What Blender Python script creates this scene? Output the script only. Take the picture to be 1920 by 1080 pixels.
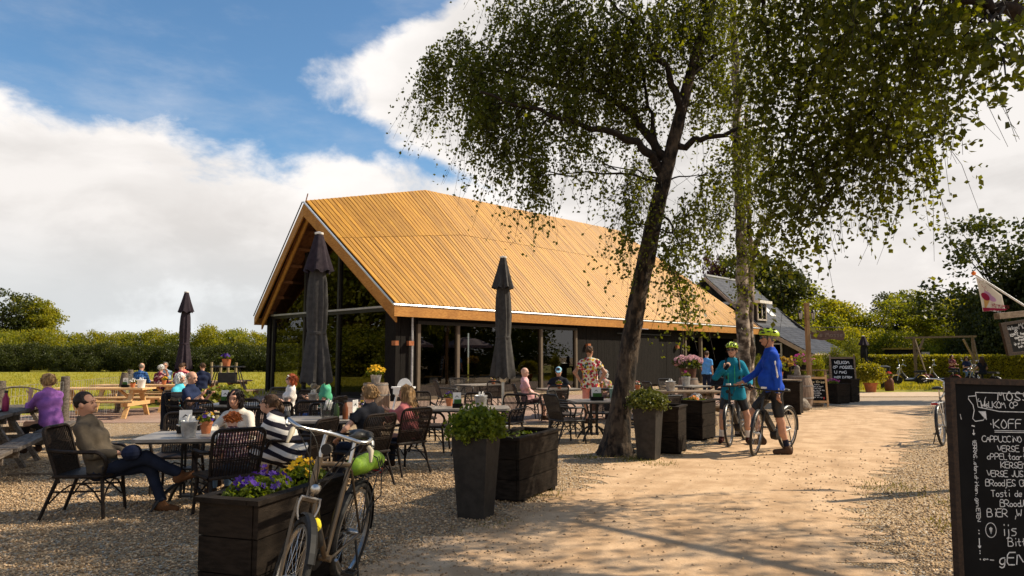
import bpy, bmesh, math, random
import numpy as np
from mathutils import Vector, Matrix, Euler
for _o in list(bpy.data.objects): bpy.data.objects.remove(_o, do_unlink=True)
S = bpy.context.scene
COL = S.collection
R = math.radians
random.seed(7); RNG = np.random.default_rng(7)

# ---------------------------------------------------------------- camera
PITCH = math.atan(126/1300); CAMZ = 1.6
cam = bpy.data.cameras.new('camera'); cam.sensor_width = 36; cam.lens = 36*1300/1920
cam.clip_start = .05; cam.clip_end = 2000
camo = bpy.data.objects.new('camera', cam); COL.objects.link(camo)
camo.location = (0, 0, CAMZ); camo.rotation_euler = (math.pi/2+PITCH, 0, 0); S.camera = camo

# ---------------------------------------------------------------- light
SUN = Vector((.72, .14, .655)).normalized()
sl = bpy.data.lights.new('sun', 'SUN'); sl.energy = 5.0; sl.angle = R(.55); sl.color = (1, .86, .66)
slo = bpy.data.objects.new('sun', sl); COL.objects.link(slo)
slo.rotation_euler = SUN.to_track_quat('Z', 'Y').to_euler()
S.view_settings.view_transform = 'Standard'; S.view_settings.look = 'None'
S.view_settings.exposure = 0.46; S.view_settings.gamma = 1; S.view_settings.use_curve_mapping = False
S.cycles.max_bounces = 6; S.cycles.diffuse_bounces = 3; S.cycles.glossy_bounces = 3
S.cycles.transparent_max_bounces = 12; S.cycles.use_denoising = True

class NT:
    """small helper for node trees"""
    def __init__(s, nt): s.nt = nt; s.n = nt.nodes; s.l = nt.links
    def new(s, t, **kw):
        n = s.n.new(t)
        for k, v in kw.items():
            if k[0] == '_': s.put(n.inputs[k[1:].replace('_', ' ')], v)
            else: setattr(n, k, v)
        return n
    def put(s, inp, v):
        if hasattr(v, 'is_output') or isinstance(v, bpy.types.NodeSocket): s.l.new(v, inp)
        else: inp.default_value = v
    def m(s, op, a, b=0.0, c=None, clamp=False):
        n = s.n.new('ShaderNodeMath'); n.operation = op; n.use_clamp = clamp
        s.put(n.inputs[0], a); s.put(n.inputs[1], b)
        if c is not None: s.put(n.inputs[2], c)
        return n.outputs[0]
    def step(s, x, lo, hi, a=0.0, b=1.0):
        n = s.n.new('ShaderNodeMapRange'); n.interpolation_type = 'SMOOTHSTEP'
        for i, v in enumerate((x, lo, hi, a, b)): s.put(n.inputs[i], v)
        return n.outputs[0]
    def mix(s, f, a, b, blend='MIX'):
        n = s.n.new('ShaderNodeMix'); n.data_type = 'RGBA'; n.blend_type = blend
        s.put(n.inputs[0], f)
        for i, v in ((6, a), (7, b)):
            s.put(n.inputs[i], v if not isinstance(v, tuple) else (*v[:3], 1))
        return n.outputs[2]
    def noise(s, vec, scale, detail=4, rough=.55, dist=0):
        n = s.n.new('ShaderNodeTexNoise'); s.put(n.inputs['Vector'], vec)
        n.inputs['Scale'].default_value = scale; n.inputs['Detail'].default_value = detail
        n.inputs['Roughness'].default_value = rough; n.inputs['Distortion'].default_value = dist
        return n.outputs[0]
    def vmul(s, vec, sc, off=(0, 0, 0)):
        n = s.n.new('ShaderNodeMapping'); s.put(n.inputs[0], vec)
        n.inputs['Scale'].default_value = sc; n.inputs['Location'].default_value = off
        return n.outputs[0]

W = bpy.data.worlds.new('World'); S.world = W; W.use_nodes = True
def build_world():
    t = NT(W.node_tree); t.n.clear()
    out = t.new('ShaderNodeOutputWorld')
    sky = t.new('ShaderNodeTexSky', sky_type='NISHITA'); sky.sun_disc = False
    sky.sun_elevation = math.asin(SUN.z); sky.sun_rotation = math.atan2(SUN.x, SUN.y)
    sky.air_density = 1.0; sky.dust_density = .6; sky.ozone_density = 2.2
    d = t.new('ShaderNodeTexCoord').outputs['Generated']
    sx = t.new('ShaderNodeSeparateXYZ'); t.put(sx.inputs[0], d)
    x, y, z = sx.outputs
    az = t.m('ARCTAN2', x, y); el = t.m('ARCSINE', z)
    n1 = t.noise(t.vmul(d, (1, 1, 1.5), (3.1, 1.7, .2)), 6.5, 10, .58, .2)
    n2 = t.noise(t.vmul(d, (1, 1, 2.2), (7.3, .4, 2.6)), 5.0, 8, .55, .3)
    n3 = t.noise(t.vmul(d, (1, 1, 3.5), (1.3, 5.4, .6)), 3.0, 6, .55)
    nn = t.m('SUBTRACT', n1, .5)
    # a bank of cumulus low on the left, another filling the right; open blue between and above
    eltop = t.m('MULTIPLY_ADD', az, -.10, .240)
    fA = t.m('SUBTRACT', eltop, el)
    azb = t.m('ADD', -.250, t.m('ADD', t.m('MULTIPLY', t.m('MAXIMUM', t.m('SUBTRACT', el, .40), 0), 1.6), t.m('MULTIPLY', t.m('MAXIMUM', t.m('SUBTRACT', .335, el), 0), 2.2)))
    fB = t.m('MINIMUM', t.m('SUBTRACT', az, azb), t.m('MULTIPLY', t.m('SUBTRACT', .60, el), .8))
    f = t.m('ADD', t.m('MULTIPLY', t.m('MINIMUM', t.m('MAXIMUM', fA, fB), .14), 5.0), t.m('MULTIPLY', nn, 1.25))
    mask = t.step(f, -.13, .15)
    thin = t.m('MULTIPLY', t.step(t.noise(t.vmul(d, (1, 1, 3), (.7, 2.2, 4)), 2.4, 7, .6), .5, .8), .35)
    mask = t.m('MAXIMUM', mask, thin)
    lum = t.step(t.m('ADD', t.m('MULTIPLY', n2, .6), t.m('MULTIPLY', n1, .4)), .38, .60, .74, .95)
    lum = t.m('ADD', lum, t.m('MULTIPLY', t.step(f, .05, .5, .14, 0), 1.0))
    low = t.step(el, .19, .04)
    right = t.step(az, -.15, .40)
    puff = t.step(t.m('ADD', t.m('MULTIPLY', n1, .8), t.m('MULTIPLY', n3, .5)), .64, .76)
    lum2 = t.m('ADD', t.m('ADD', .73, t.m('MULTIPLY', puff, .17)), t.m('MULTIPLY', right, .14))
    hazec = t.mix(right, (.94, .985, 1.01), (1.03, .975, .935))
    hz = t.new('ShaderNodeVectorMath', operation='SCALE'); t.put(hz.inputs[0], hazec); t.put(hz.inputs[3], lum2)
    cl = t.new('ShaderNodeVectorMath', operation='SCALE'); t.put(cl.inputs[0], (1.0, .955, .92)); t.put(cl.inputs[3], lum)
    ccol = t.mix(t.m('MULTIPLY', low, .85), cl.outputs[0], hz.outputs[0])
    mask = t.m('MAXIMUM', mask, low)
    bg1 = t.new('ShaderNodeBackground'); t.put(bg1.inputs[0], t.mix(1.0, sky.outputs[0], (.78, 1.02, 1.10), 'MULTIPLY')); bg1.inputs[1].default_value = .102
    bg2 = t.new('ShaderNodeBackground'); t.put(bg2.inputs[0], ccol); bg2.inputs[1].default_value = .73
    mx = t.new('ShaderNodeMixShader'); t.put(mx.inputs[0], mask)
    t.put(mx.inputs[1], bg1.outputs[0]); t.put(mx.inputs[2], bg2.outputs[0])
    t.put(out.inputs[0], mx.outputs[0])
build_world()
# ---------------------------------------------------------------- helpers: where things stand
CP, SP = math.cos(PITCH), math.sin(PITCH)
def ray(u, v):
    x = (u-960)/1300; y = (540-v)/1300
    return Vector((x, CP-y*SP, SP+y*CP))
def G(u, v, z=0.0):            # point at height z on a sight line
    d = ray(u, v); t = (z-CAMZ)/d.z
    return Vector((d.x*t, d.y*t, z))
def A(u, v, Y):                # point at distance Y on a sight line
    d = ray(u, v); t = Y/d.y
    return Vector((d.x*t, Y, CAMZ+d.z*t))
def hd(dx, dy): return math.atan2(-dx, dy)     # turn local +Y to that heading
V3 = Vector

# ---------------------------------------------------------------- materials
MATS = {}
def M(name, c1, c2=None, rough=.75, scale=6, detail=5, stretch=(1, 1, 1), bump=0, bscale=40, bdetail=3,
      spec=.3, metal=0, rand=0, island=0, lo=.35, hi=.65, trans=0, c3=None, s3=1.5, amt3=.5):
    """principled material: two noise-mixed tones, optional third large-scale tone, bump, per-object / per-piece variation"""
    if name in MATS: return MATS[name]
    m = bpy.data.materials.new(name); m.use_nodes = True; MATS[name] = m
    t = NT(m.node_tree); b = t.n['Principled BSDF']
    b.inputs['Roughness'].default_value = rough; b.inputs['Specular IOR Level'].default_value = spec
    b.inputs['Metallic'].default_value = metal
    co = t.new('ShaderNodeTexCoord').outputs['Object']
    if c2 is None: c2 = tuple(min(1, c*1.25+.004) for c in c1)
    n = t.noise(t.vmul(co, stretch), scale, detail, .6)
    f = t.step(n, lo, hi)
    col = t.mix(f, c1, c2)
    if c3:
        n3 = t.noise(t.vmul(co, (1, 1, 1), (4, 2, 1)), s3, 3, .55)
        col = t.mix(t.m('MULTIPLY', t.step(n3, .42, .68), amt3), col, c3)
    rv = None
    if rand: rv = (t.new('ShaderNodeObjectInfo').outputs['Random'], rand)
    if island: rv = (t.new('ShaderNodeNewGeometry').outputs['Random Per Island'], island)
    if rv:
        h = t.new('ShaderNodeHueSaturation'); t.put(h.inputs['Color'], col)
        t.put(h.inputs['Value'], t.m('MULTIPLY_ADD', rv[0], 2*rv[1], 1-rv[1]))
        col = h.outputs[0]
    t.put(b.inputs['Base Color'], col)
    if bump:
        bn = t.noise(t.vmul(co, stretch), bscale, bdetail, .6)
        bp = t.new('ShaderNodeBump'); bp.inputs['Strength'].default_value = min(1, bump); bp.inputs['Distance'].default_value = .01*max(1, bump)
        t.put(bp.inputs['Height'], bn); t.put(b.inputs['Normal'], bp.outputs[0])
    if trans:
        tr = t.new('ShaderNodeBsdfTranslucent'); t.put(tr.inputs[0], t.mix(.5, col, tuple(min(1, c*2.2) for c in c2)))
        mx = t.new('ShaderNodeMixShader'); mx.inputs[0].default_value = trans
        t.put(mx.inputs[1], b.outputs[0]); t.put(mx.inputs[2], tr.outputs[0])
        t.put(t.n['Material Output'].inputs[0], mx.outputs[0])
    return m
def LEAF(name, c1, c2, c3=None, trans=.35, rough=.5, spec=.3):
    """leaf material, tone varies from leaf to leaf and between boughs"""
    if name in MATS: return MATS[name]
    m = bpy.data.materials.new(name); m.use_nodes = True; MATS[name] = m
    t = NT(m.node_tree); b = t.n['Principled BSDF']
    r = t.new('ShaderNodeNewGeometry').outputs['Random Per Island']
    col = t.mix(r, c1, c2)
    co = t.new('ShaderNodeTexCoord').outputs['Object']
    if c3: col = t.mix(t.step(t.noise(co, .9, 3), .45, .62), col, c3)
    t.put(b.inputs['Base Color'], col); b.inputs['Roughness'].default_value = rough
    b.inputs['Specular IOR Level'].default_value = spec
    tr = t.new('ShaderNodeBsdfTranslucent'); t.put(tr.inputs[0], t.mix(1.0, col, (1.9, 1.75, .55), 'MULTIPLY'))
    mx = t.new('ShaderNodeMixShader'); mx.inputs[0].default_value = trans
    t.put(mx.inputs[1], b.outputs[0]); t.put(mx.inputs[2], tr.outputs[0])
    t.put(t.n['Material Output'].inputs[0], mx.outputs[0])
    return m
def GLASS(name, tint=(.5, .52, .48), ior=1.5, refl=1.0):
    if name in MATS: return MATS[name]
    m = bpy.data.materials.new(name); m.use_nodes = True; MATS[name] = m
    t = NT(m.node_tree); t.n.remove(t.n['Principled BSDF'])
    tr = t.new('ShaderNodeBsdfTransparent'); tr.inputs[0].default_value = (*tint, 1)
    gl = t.new('ShaderNodeBsdfGlossy'); gl.inputs['Roughness'].default_value = .0; gl.inputs[0].default_value = (refl, refl, refl, 1)
    ge = t.new('ShaderNodeNewGeometry'); dt = t.new('ShaderNodeVectorMath', operation='DOT_PRODUCT'); t.put(dt.inputs[0], ge.outputs['Incoming']); t.put(dt.inputs[1], ge.outputs['Normal'])
    r0 = ((ior-1)/(ior+1))**2; c = t.m('POWER', t.m('SUBTRACT', 1.0, t.m('ABSOLUTE', dt.outputs['Value'])), 5.0)
    mx = t.new('ShaderNodeMixShader'); t.put(mx.inputs[0], t.m('MULTIPLY_ADD', c, 1-r0, r0))
    t.put(mx.inputs[1], tr.outputs[0]); t.put(mx.inputs[2], gl.outputs[0])
    t.put(t.n['Material Output'].inputs[0], mx.outputs[0])
    return m
def PAT(name, kind, cols, scale=1.0, rough=.85, axis=2, off=0.0):
    """printed cloth: stripes, plaid, flowers, dots"""
    if name in MATS: return MATS[name]
    m = bpy.data.materials.new(name); m.use_nodes = True; MATS[name] = m
    t = NT(m.node_tree); b = t.n['Principled BSDF']; b.inputs['Roughness'].default_value = rough
    b.inputs['Specular IOR Level'].default_value = .15
    co = t.new('ShaderNodeTexCoord').outputs['Object']
    sx = t.new('ShaderNodeSeparateXYZ'); t.put(sx.inputs[0], co)
    def band(a, duty, sc=scale, ph=0.):
        return t.m('LESS_THAN', t.m('FRACT', t.m('ADD', t.m('MULTIPLY', a, sc), ph)), duty)
    if kind == 'stripe': col = t.mix(band(t.m('ADD', sx.outputs[2], t.m('MULTIPLY', sx.outputs[1], off)), .5), cols[0], cols[1])
    elif kind == 'plaid':
        col = t.mix(t.m('MULTIPLY', band(sx.outputs[0], .35), .6), cols[0], cols[1])
        col = t.mix(t.m('MULTIPLY', band(sx.outputs[2], .35), .6), col, cols[1])
        col = t.mix(t.m('MULTIPLY', band(sx.outputs[0], .12, scale, .4), .7), col, cols[2])
        col = t.mix(t.m('MULTIPLY', band(sx.outputs[2], .12, scale, .4), .7), col, cols[2])
    else:
        col = cols[0]
        for i, c in enumerate(cols[1:]):
            v = t.new('ShaderNodeTexVoronoi'); t.put(v.inputs['Vector'], t.vmul(co, (1, 1, 1), (i*3.1, i*1.7, i*.9)))
            v.inputs['Scale'].default_value = scale*(1+.13*i); v.inputs['Randomness'].default_value = .85 if kind == 'flower' else .25
            thr = (.36 if kind == 'flower' else .30)
            dd = v.outputs['Distance']
            if kind == 'flower': dd = t.m('ADD', dd, t.m('MULTIPLY', t.m('SUBTRACT', t.noise(co, scale*4, 2), .5), .5))
            col = t.mix(t.m('LESS_THAN', dd, thr), col, c)
    t.put(b.inputs['Base Color'], col if not isinstance(col, tuple) else (*col, 1))
    return m

# ---------------------------------------------------------------- mesh building
class MB:
    def __init__(s): s.v = []; s.f = []
    def add(s, vs, fs):
        o = len(s.v); s.v += [tuple(v) for v in vs]; s.f += [tuple(i+o for i in f) for f in fs]; return s
    def box(s, c, d, rot=None, taper=1.0):
        hx, hy, hz = d[0]/2, d[1]/2, d[2]/2; vs = []
        for z, k in ((-hz, 1), (hz, taper)):
            for x, y in ((-hx, -hy), (hx, -hy), (hx, hy), (-hx, hy)): vs.append(Vector((x*k, y*k, z)))
        if rot is not None:
            q = rot if isinstance(rot, Matrix) else Euler(rot).to_matrix()
            vs = [q @ v for v in vs]
        c = Vector(c); vs = [v+c for v in vs]
        return s.add(vs, [(0, 3, 2, 1), (4, 5, 6, 7), (0, 1, 5, 4), (1, 2, 6, 5), (2, 3, 7, 6), (3, 0, 4, 7)])
    def bar(s, p, q, w, h, up=(0, 0, 1)):       # rectangular bar from p to q, w across, h along 'up'
        p, q = Vector(p), Vector(q); d = (q-p).normalized(); up = Vector(up)
        r = d.cross(up)
        if r.length < 1e-4: r = d.cross(Vector((1, 0, 0)))
        r.normalize(); u = r.cross(d)
        r *= w/2; u *= h/2
        vs = [e+a*r+b*u for e in (p, q) for a, b in ((-1, -1), (1, -1), (1, 1), (-1, 1))]
        return s.add(vs, [(0, 1, 2, 3), (7, 6, 5, 4), (0, 4, 5, 1), (1, 5, 6, 2), (2, 6, 7, 3), (3, 7, 4, 0)])
    def tube(s, pts, r, n=6, caps=True):
        pts = [Vector(p) for p in pts]; k = len(pts)
        rs = list(r) if hasattr(r, '__len__') else [r]*k
        o = len(s.v); ref = None
        for i, p in enumerate(pts):
            d = (pts[min(i+1, k-1)]-pts[max(i-1, 0)])
            if d.length < 1e-9: d = Vector((0, 0, 1))
            d.normalize()
            if ref is None: ref = d.orthogonal().normalized()
            else:
                ref = ref-d*ref.dot(d)
                if ref.length < 1e-5: ref = d.orthogonal()
                ref.normalize()
            b = d.cross(ref)
            for j in range(n):
                a = 2*math.pi*j/n; s.v.append(tuple(p+(ref*math.cos(a)+b*math.sin(a))*rs[i]))
        for i in range(k-1):
            for j in range(n):
                j2 = (j+1) % n; s.f.append((o+i*n+j, o+i*n+j2, o+(i+1)*n+j2, o+(i+1)*n+j))
        if caps:
            s.f.append(tuple(o+j for j in reversed(range(n)))); s.f.append(tuple(o+(k-1)*n+j for j in range(n)))
        return s
    def lathe(s, prof, c=(0, 0, 0), n=16, rot=None, sq=None, cap=True):   # prof: (r, z) bottom to top
        o = len(s.v); c = Vector(c)
        for r, z in prof:
            for j in range(n):
                a = 2*math.pi*j/n; v = Vector((r*math.cos(a), r*math.sin(a)*(sq or 1), z))
                if rot is not None: v = rot @ v
                s.v.append(tuple(v+c))
        for i in range(len(prof)-1):
            for j in range(n):
                j2 = (j+1) % n; s.f.append((o+i*n+j, o+i*n+j2, o+(i+1)*n+j2, o+(i+1)*n+j))
        if cap:
            if prof[0][0] > 1e-4: s.f.append(tuple(o+j for j in reversed(range(n))))
            if prof[-1][0] > 1e-4: s.f.append(tuple(o+(len(prof)-1)*n+j for j in range(n)))
        return s
    def ell(s, c, r, n=10, m=6, rot=None):
        return s.lathe([(max(1e-5, math.sin(math.pi*i/m)), -math.cos(math.pi*i/m)) for i in range(m+1)], (0, 0, 0), n)._tr(c, r, rot, n*(m+1))
    def _tr(s, c, r, rot, k):
        c = Vector(c)
        for i in range(len(s.v)-k, len(s.v)):
            v = Vector((s.v[i][0]*r[0], s.v[i][1]*r[1], s.v[i][2]*r[2]))
            if rot is not None: v = rot @ v
            s.v[i] = tuple(v+c)
        return s
    def poly(s, pts, n=None): return s.add(pts, [tuple(range(len(pts)))])
    def prism(s, pts, d):        # closed outline swept by vector d
        k = len(pts); d = Vector(d); a = [Vector(p) for p in pts]
        return s.add(a+[p+d for p in a], [tuple(reversed(range(k))), tuple(range(k, 2*k))]+[(i, (i+1) % k, (i+1) % k+k, i+k) for i in range(k)])
def mesh_np(name, v, f, mat=None, smooth=False):
    """fast mesh from arrays; f is (n,3) or (n,4)"""
    me = bpy.data.meshes.new(name); v = np.asarray(v, dtype=np.float32); f = np.asarray(f, dtype=np.int32)
    k = f.shape[1]
    me.vertices.add(len(v)); me.vertices.foreach_set('co', v.ravel())
    me.loops.add(f.size); me.loops.foreach_set('vertex_index', f.ravel())
    me.polygons.add(len(f)); me.polygons.foreach_set('loop_start', np.arange(0, f.size, k, dtype=np.int32))
    if smooth: me.polygons.foreach_set('use_smooth', np.ones(len(f), dtype=bool))
    me.update(calc_edges=True)
    if mat: me.materials.append(mat)
    return me
def smooth_by_angle(me, ang=40):
    me.polygons.foreach_set('use_smooth', [True]*len(me.polygons))
    try: me.set_sharp_from_angle(angle=R(ang))
    except Exception: pass
def link(name, me, parent=None):
    o = bpy.data.objects.new(name, me); COL.objects.link(o)
    if parent is not None: o.parent = parent
    return o
def obj(name, mb, mat, parent=None, label=None, kind=None, sm=None):
    me = bpy.data.meshes.new(name); me.from_pydata(mb.v, [], mb.f); me.update()
    me.materials.append(mat)
    if sm: smooth_by_angle(me, sm)
    o = link(name, me, parent)
    if label: o['label'] = label
    if kind: o['kind'] = kind
    return o
def tag(o, label, cat, group=None):
    o['label'] = label; o['category'] = cat
    if group: o['group'] = group
    return o
def thing(name, label, cat, loc=(0, 0, 0), rz=0, group=None):
    o = bpy.data.objects.new(name, None); COL.objects.link(o); o.empty_display_size = .1
    o.location = loc if len(loc) == 3 else (*loc, 0); o.rotation_euler = (0, 0, rz)
    return tag(o, label, cat, group)
def struct(name, mb, mat, parent=None):
    o = obj(name, mb, mat, parent)
    if parent is None: o['kind'] = 'structure'
    return o
def copy_tree(o, parent=None):
    c = o.copy(); COL.objects.link(c)
    if parent is not None: c.parent = parent
    for ch in list(o.children): copy_tree(ch, c)
    return c
class Proto:
    """first placing moves the prototype itself, later ones copy it with its parts"""
    def __init__(s, root): s.root = root; s.used = False
    def at(s, loc, rz=0, label=None, group=None, sc=None):
        o = copy_tree(s.root) if s.used else s.root
        s.used = True
        o.location = loc if len(loc) == 3 else (loc[0], loc[1], 0); o.rotation_euler = (0, 0, rz)
        if sc: o.scale = (sc, sc, sc) if not hasattr(sc, '__len__') else sc
        if label: o['label'] = label
        if group: o['group'] = group
        return o
def frame(pts, r, n=6): return MB().tube(pts, r, n)
def bez(p0, p1, p2, n=8):
    p0, p1, p2 = Vector(p0), Vector(p1), Vector(p2)
    return [p0*(1-t)**2+p1*2*t*(1-t)+p2*t*t for t in [i/n for i in range(n+1)]]
def rpoly(pts, r=.06, n=4):   # round the corners of an open polyline
    pts = [Vector(p) for p in pts]; out = [pts[0]]
    for i in range(1, len(pts)-1):
        a, b, c = pts[i-1], pts[i], pts[i+1]
        ra = min(r, (a-b).length*.45, (c-b).length*.45)
        out += bez(b+(a-b).normalized()*ra, b, b+(c-b).normalized()*ra, n)
    return out+[pts[-1]]
def leaves_np(c, size, rng, aspect=.62, up=.0, jit=.35):
    """one diamond leaf per centre: returns verts, quads"""
    n = len(c); d = rng.normal(size=(n, 3)); d[:, 2] += up; d /= np.linalg.norm(d, axis=1)[:, None]
    e = rng.normal(size=(n, 3)); e -= d*(e*d).sum(1)[:, None]; e /= np.linalg.norm(e, axis=1)[:, None]
    s = (size*(1+jit*(rng.random(n)*2-1)))[:, None]
    g = np.cross(d, e)
    v = np.stack([c-d*s*.5, c+e*s*.5*aspect-d*s*.05+g*s*.08, c+d*s*.5, c-e*s*.5*aspect-d*s*.05+g*s*.08], 1).reshape(-1, 3)
    return v, np.arange(4*n).reshape(-1, 4)

# ---------------------------------------------------------------- shared materials
m_black = M('black_stained_wood', (.006, .005, .0045), (.014, .012, .010), .8, 3, spec=.12, stretch=(14, 14, 1.2), bump=.5, bscale=20, rand=.2)
m_planter = M('dark_planter_wood', (.008, .0065, .005), (.022, .017, .013), .85, 4, spec=.1, stretch=(2, 2, 9), bump=.6, bscale=30, rand=.18, c3=(.035, .025, .018), amt3=.35)
m_zinc_dark = M('dark_fibre_clay', (.026, .023, .020), (.040, .035, .030), .75, 9, spec=.12, bump=.15, bscale=60)
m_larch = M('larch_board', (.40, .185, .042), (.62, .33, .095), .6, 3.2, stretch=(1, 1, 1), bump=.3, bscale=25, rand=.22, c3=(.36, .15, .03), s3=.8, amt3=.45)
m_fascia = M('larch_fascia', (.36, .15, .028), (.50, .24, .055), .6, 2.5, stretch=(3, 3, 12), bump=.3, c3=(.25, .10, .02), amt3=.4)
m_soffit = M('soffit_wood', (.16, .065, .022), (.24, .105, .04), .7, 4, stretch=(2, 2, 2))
m_alu = M('white_metal_trim', (.70, .70, .70), (.78, .78, .77), .35, 4, metal=.6)
m_steel = M('steel', (.45, .45, .45), (.6, .6, .58), .32, 9, metal=1)
m_zinc = M('zinc', (.34, .34, .34), (.55, .55, .54), .45, 14, metal=.7)
m_iron = M('black_iron', (.012, .012, .012), (.022, .021, .020), .45, 12)
m_winframe = M('taupe_window_frame', (.11, .085, .06), (.13, .10, .07), .5, 5)
m_darkframe = M('charcoal_window_frame', (.015, .013, .012), (.022, .02, .018), .45, 5)
m_glass = GLASS('window_glass', (.30, .30, .25), 1.8)
m_rattan = M('dark_rattan', (.007, .005, .004), (.024, .015, .010), .55, 30, spec=.2, bump=.5, bscale=140, rand=.15)
m_rattan2 = M('grey_brown_weave', (.018, .013, .011), (.048, .036, .028), .55, 60, bump=.6, bscale=160, rand=.15)
m_tabletop = M('grey_table_top', (.20, .18, .155), (.30, .27, .235), .42, 5, stretch=(1, 6, 1), rand=.1, bump=.1)
m_newwood = M('new_pine', (.52, .30, .12), (.68, .43, .20), .6, 5, stretch=(1.2, 9, 9), bump=.2, rand=.14)
m_oldwood = M('weathered_wood', (.070, .056, .044), (.17, .14, .112), .8, 4, stretch=(1.2, 9, 9), bump=.7, bscale=24, rand=.2)
m_oldwood2 = M('weathered_brown_wood', (.16, .11, .07), (.27, .20, .135), .8, 4, stretch=(1.2, 9, 9), bump=.6, bscale=24, rand=.2)
m_bark = M('birch_bark_rough', (.007, .005, .004), (.075, .052, .034), .9, 9, stretch=(1.5, 1.5, .6), bump=3.5, bscale=11, bdetail=7, lo=.42, hi=.68, c3=(.17, .125, .085), s3=4, amt3=.35)
m_birch = M('birch_bark_pale', (.055, .040, .030), (.42, .34, .27), .85, 3.6, stretch=(1.2, 1.2, 1.6), bump=1.4, bscale=14, lo=.40, hi=.60, c3=(.03, .022, .018), s3=2.2, amt3=.75)
m_twig = M('dark_twig', (.012, .008, .006), (.028, .019, .013), .9, 12)
m_soil = M('potting_soil', (.016, .011, .008), (.035, .025, .018), .95, 30, bump=1)
m_terra = M('terracotta', (.38, .12, .045), (.50, .18, .075), .75, 9, bump=.15)
m_white = M('white_plastic', (.75, .74, .72), (.82, .81, .79), .4, 3)
m_paper = M('white_paper', (.74, .73, .70), (.80, .79, .77), .7, 3)
m_chalk = M('chalk_line', (.50, .52, .53), (.70, .71, .71), .9, 60)
m_slate = M('chalkboard_black', (.003, .0032, .0038), (.006, .0063, .007), .75, 4, c3=(.010, .0105, .0115), amt3=.5, spec=.12)
m_boardframe = M('brown_board_frame', (.018, .010, .006), (.045, .024, .013), .65, 5, stretch=(9, 1, 9), bump=.3)
m_rubber = M('tyre_rubber', (.012, .012, .011), (.03, .028, .025), .8, 30, bump=.4, bscale=120)
m_parasol = M('grey_parasol_cloth', (.040, .038, .037), (.060, .056, .054), .9, 12, bump=.2, bscale=200)
m_parasold = M('plum_parasol_cloth', (.020, .014, .020), (.032, .022, .030), .9, 12, bump=.2, bscale=200)
m_stave = M('barrel_oak', (.15, .105, .075), (.27, .20, .15), .8, 5, stretch=(8, 8, .8), bump=.5, bscale=20)
m_hoop = M('barrel_hoop', (.20, .18, .165), (.30, .28, .26), .55, 12, metal=.5)
m_rock = M('field_stone', (.16, .13, .10), (.30, .26, .21), .9, 6, bump=1, bscale=14)
g_birch = LEAF('birch_leaf', (.045, .060, .004), (.115, .128, .010), (.075, .09, .006), .48)
g_big = LEAF('broad_leaf', (.040, .054, .004), (.125, .135, .010), (.065, .078, .005), .5)
g_forest = LEAF('wood_leaf', (.075, .10, .008), (.17, .19, .016), (.21, .21, .016), .5)
g_olive = LEAF('olive_leaf', (.11, .13, .010), (.23, .23, .018), (.27, .25, .02), .5)
g_dark = LEAF('deep_green_leaf', (.022, .032, .005), (.060, .072, .009), (.035, .045, .006), .3)
g_copper = LEAF('copper_leaf', (.035, .008, .010), (.075, .016, .016), None, .25)
g_hedge = LEAF('hedge_leaf', (.11, .12, .008), (.28, .25, .018), (.22, .20, .014), .5)
g_herb = LEAF('herb_leaf', (.06, .095, .008), (.17, .20, .018), (.10, .14, .010), .42)
g_pale = LEAF('garden_leaf', (.08, .11, .014), (.20, .20, .026), None, .3)
# ================================================================ ground
def mat_gravel():
    m = bpy.data.materials.new('gravel_ground'); m.use_nodes = True
    t = NT(m.node_tree); b = t.n['Principled BSDF']; b.inputs['Roughness'].default_value = .9; b.inputs['Specular IOR Level'].default_value = .15
    co = t.new('ShaderNodeTexCoord').outputs['Object']
    v = t.new('ShaderNodeTexVoronoi'); t.put(v.inputs['Vector'], co); v.inputs['Scale'].default_value = 52
    vs = t.new('ShaderNodeSeparateColor'); t.put(vs.inputs[0], v.outputs['Color'])
    col = t.mix(vs.outputs[0], (.23, .145, .072), (.60, .42, .235))
    col = t.mix(t.step(vs.outputs[1], .80, .92), col, (.62, .55, .45))
    col = t.mix(t.step(vs.outputs[2], .86, .95), col, (.12, .085, .06))
    col = t.mix(t.m('MULTIPLY', t.step(t.noise(co, .55, 5, .6), .45, .7), .45), col, (.30, .215, .135))
    n2 = t.noise(co, 1.3, 4); col = t.mix(t.m('MULTIPLY', t.step(n2, .56, .75), .25), col, (.17, .12, .08))
    t.put(b.inputs['Base Color'], col)
    bp = t.new('ShaderNodeBump'); bp.inputs['Strength'].default_value = 1; bp.inputs['Distance'].default_value = .022; bp.invert = True
    t.put(bp.inputs['Height'], t.m('ADD', v.outputs['Distance'], t.m('MULTIPLY', t.noise(co, 9, 4), .5)))
    t.put(b.inputs['Normal'], bp.outputs[0]); return m
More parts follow.
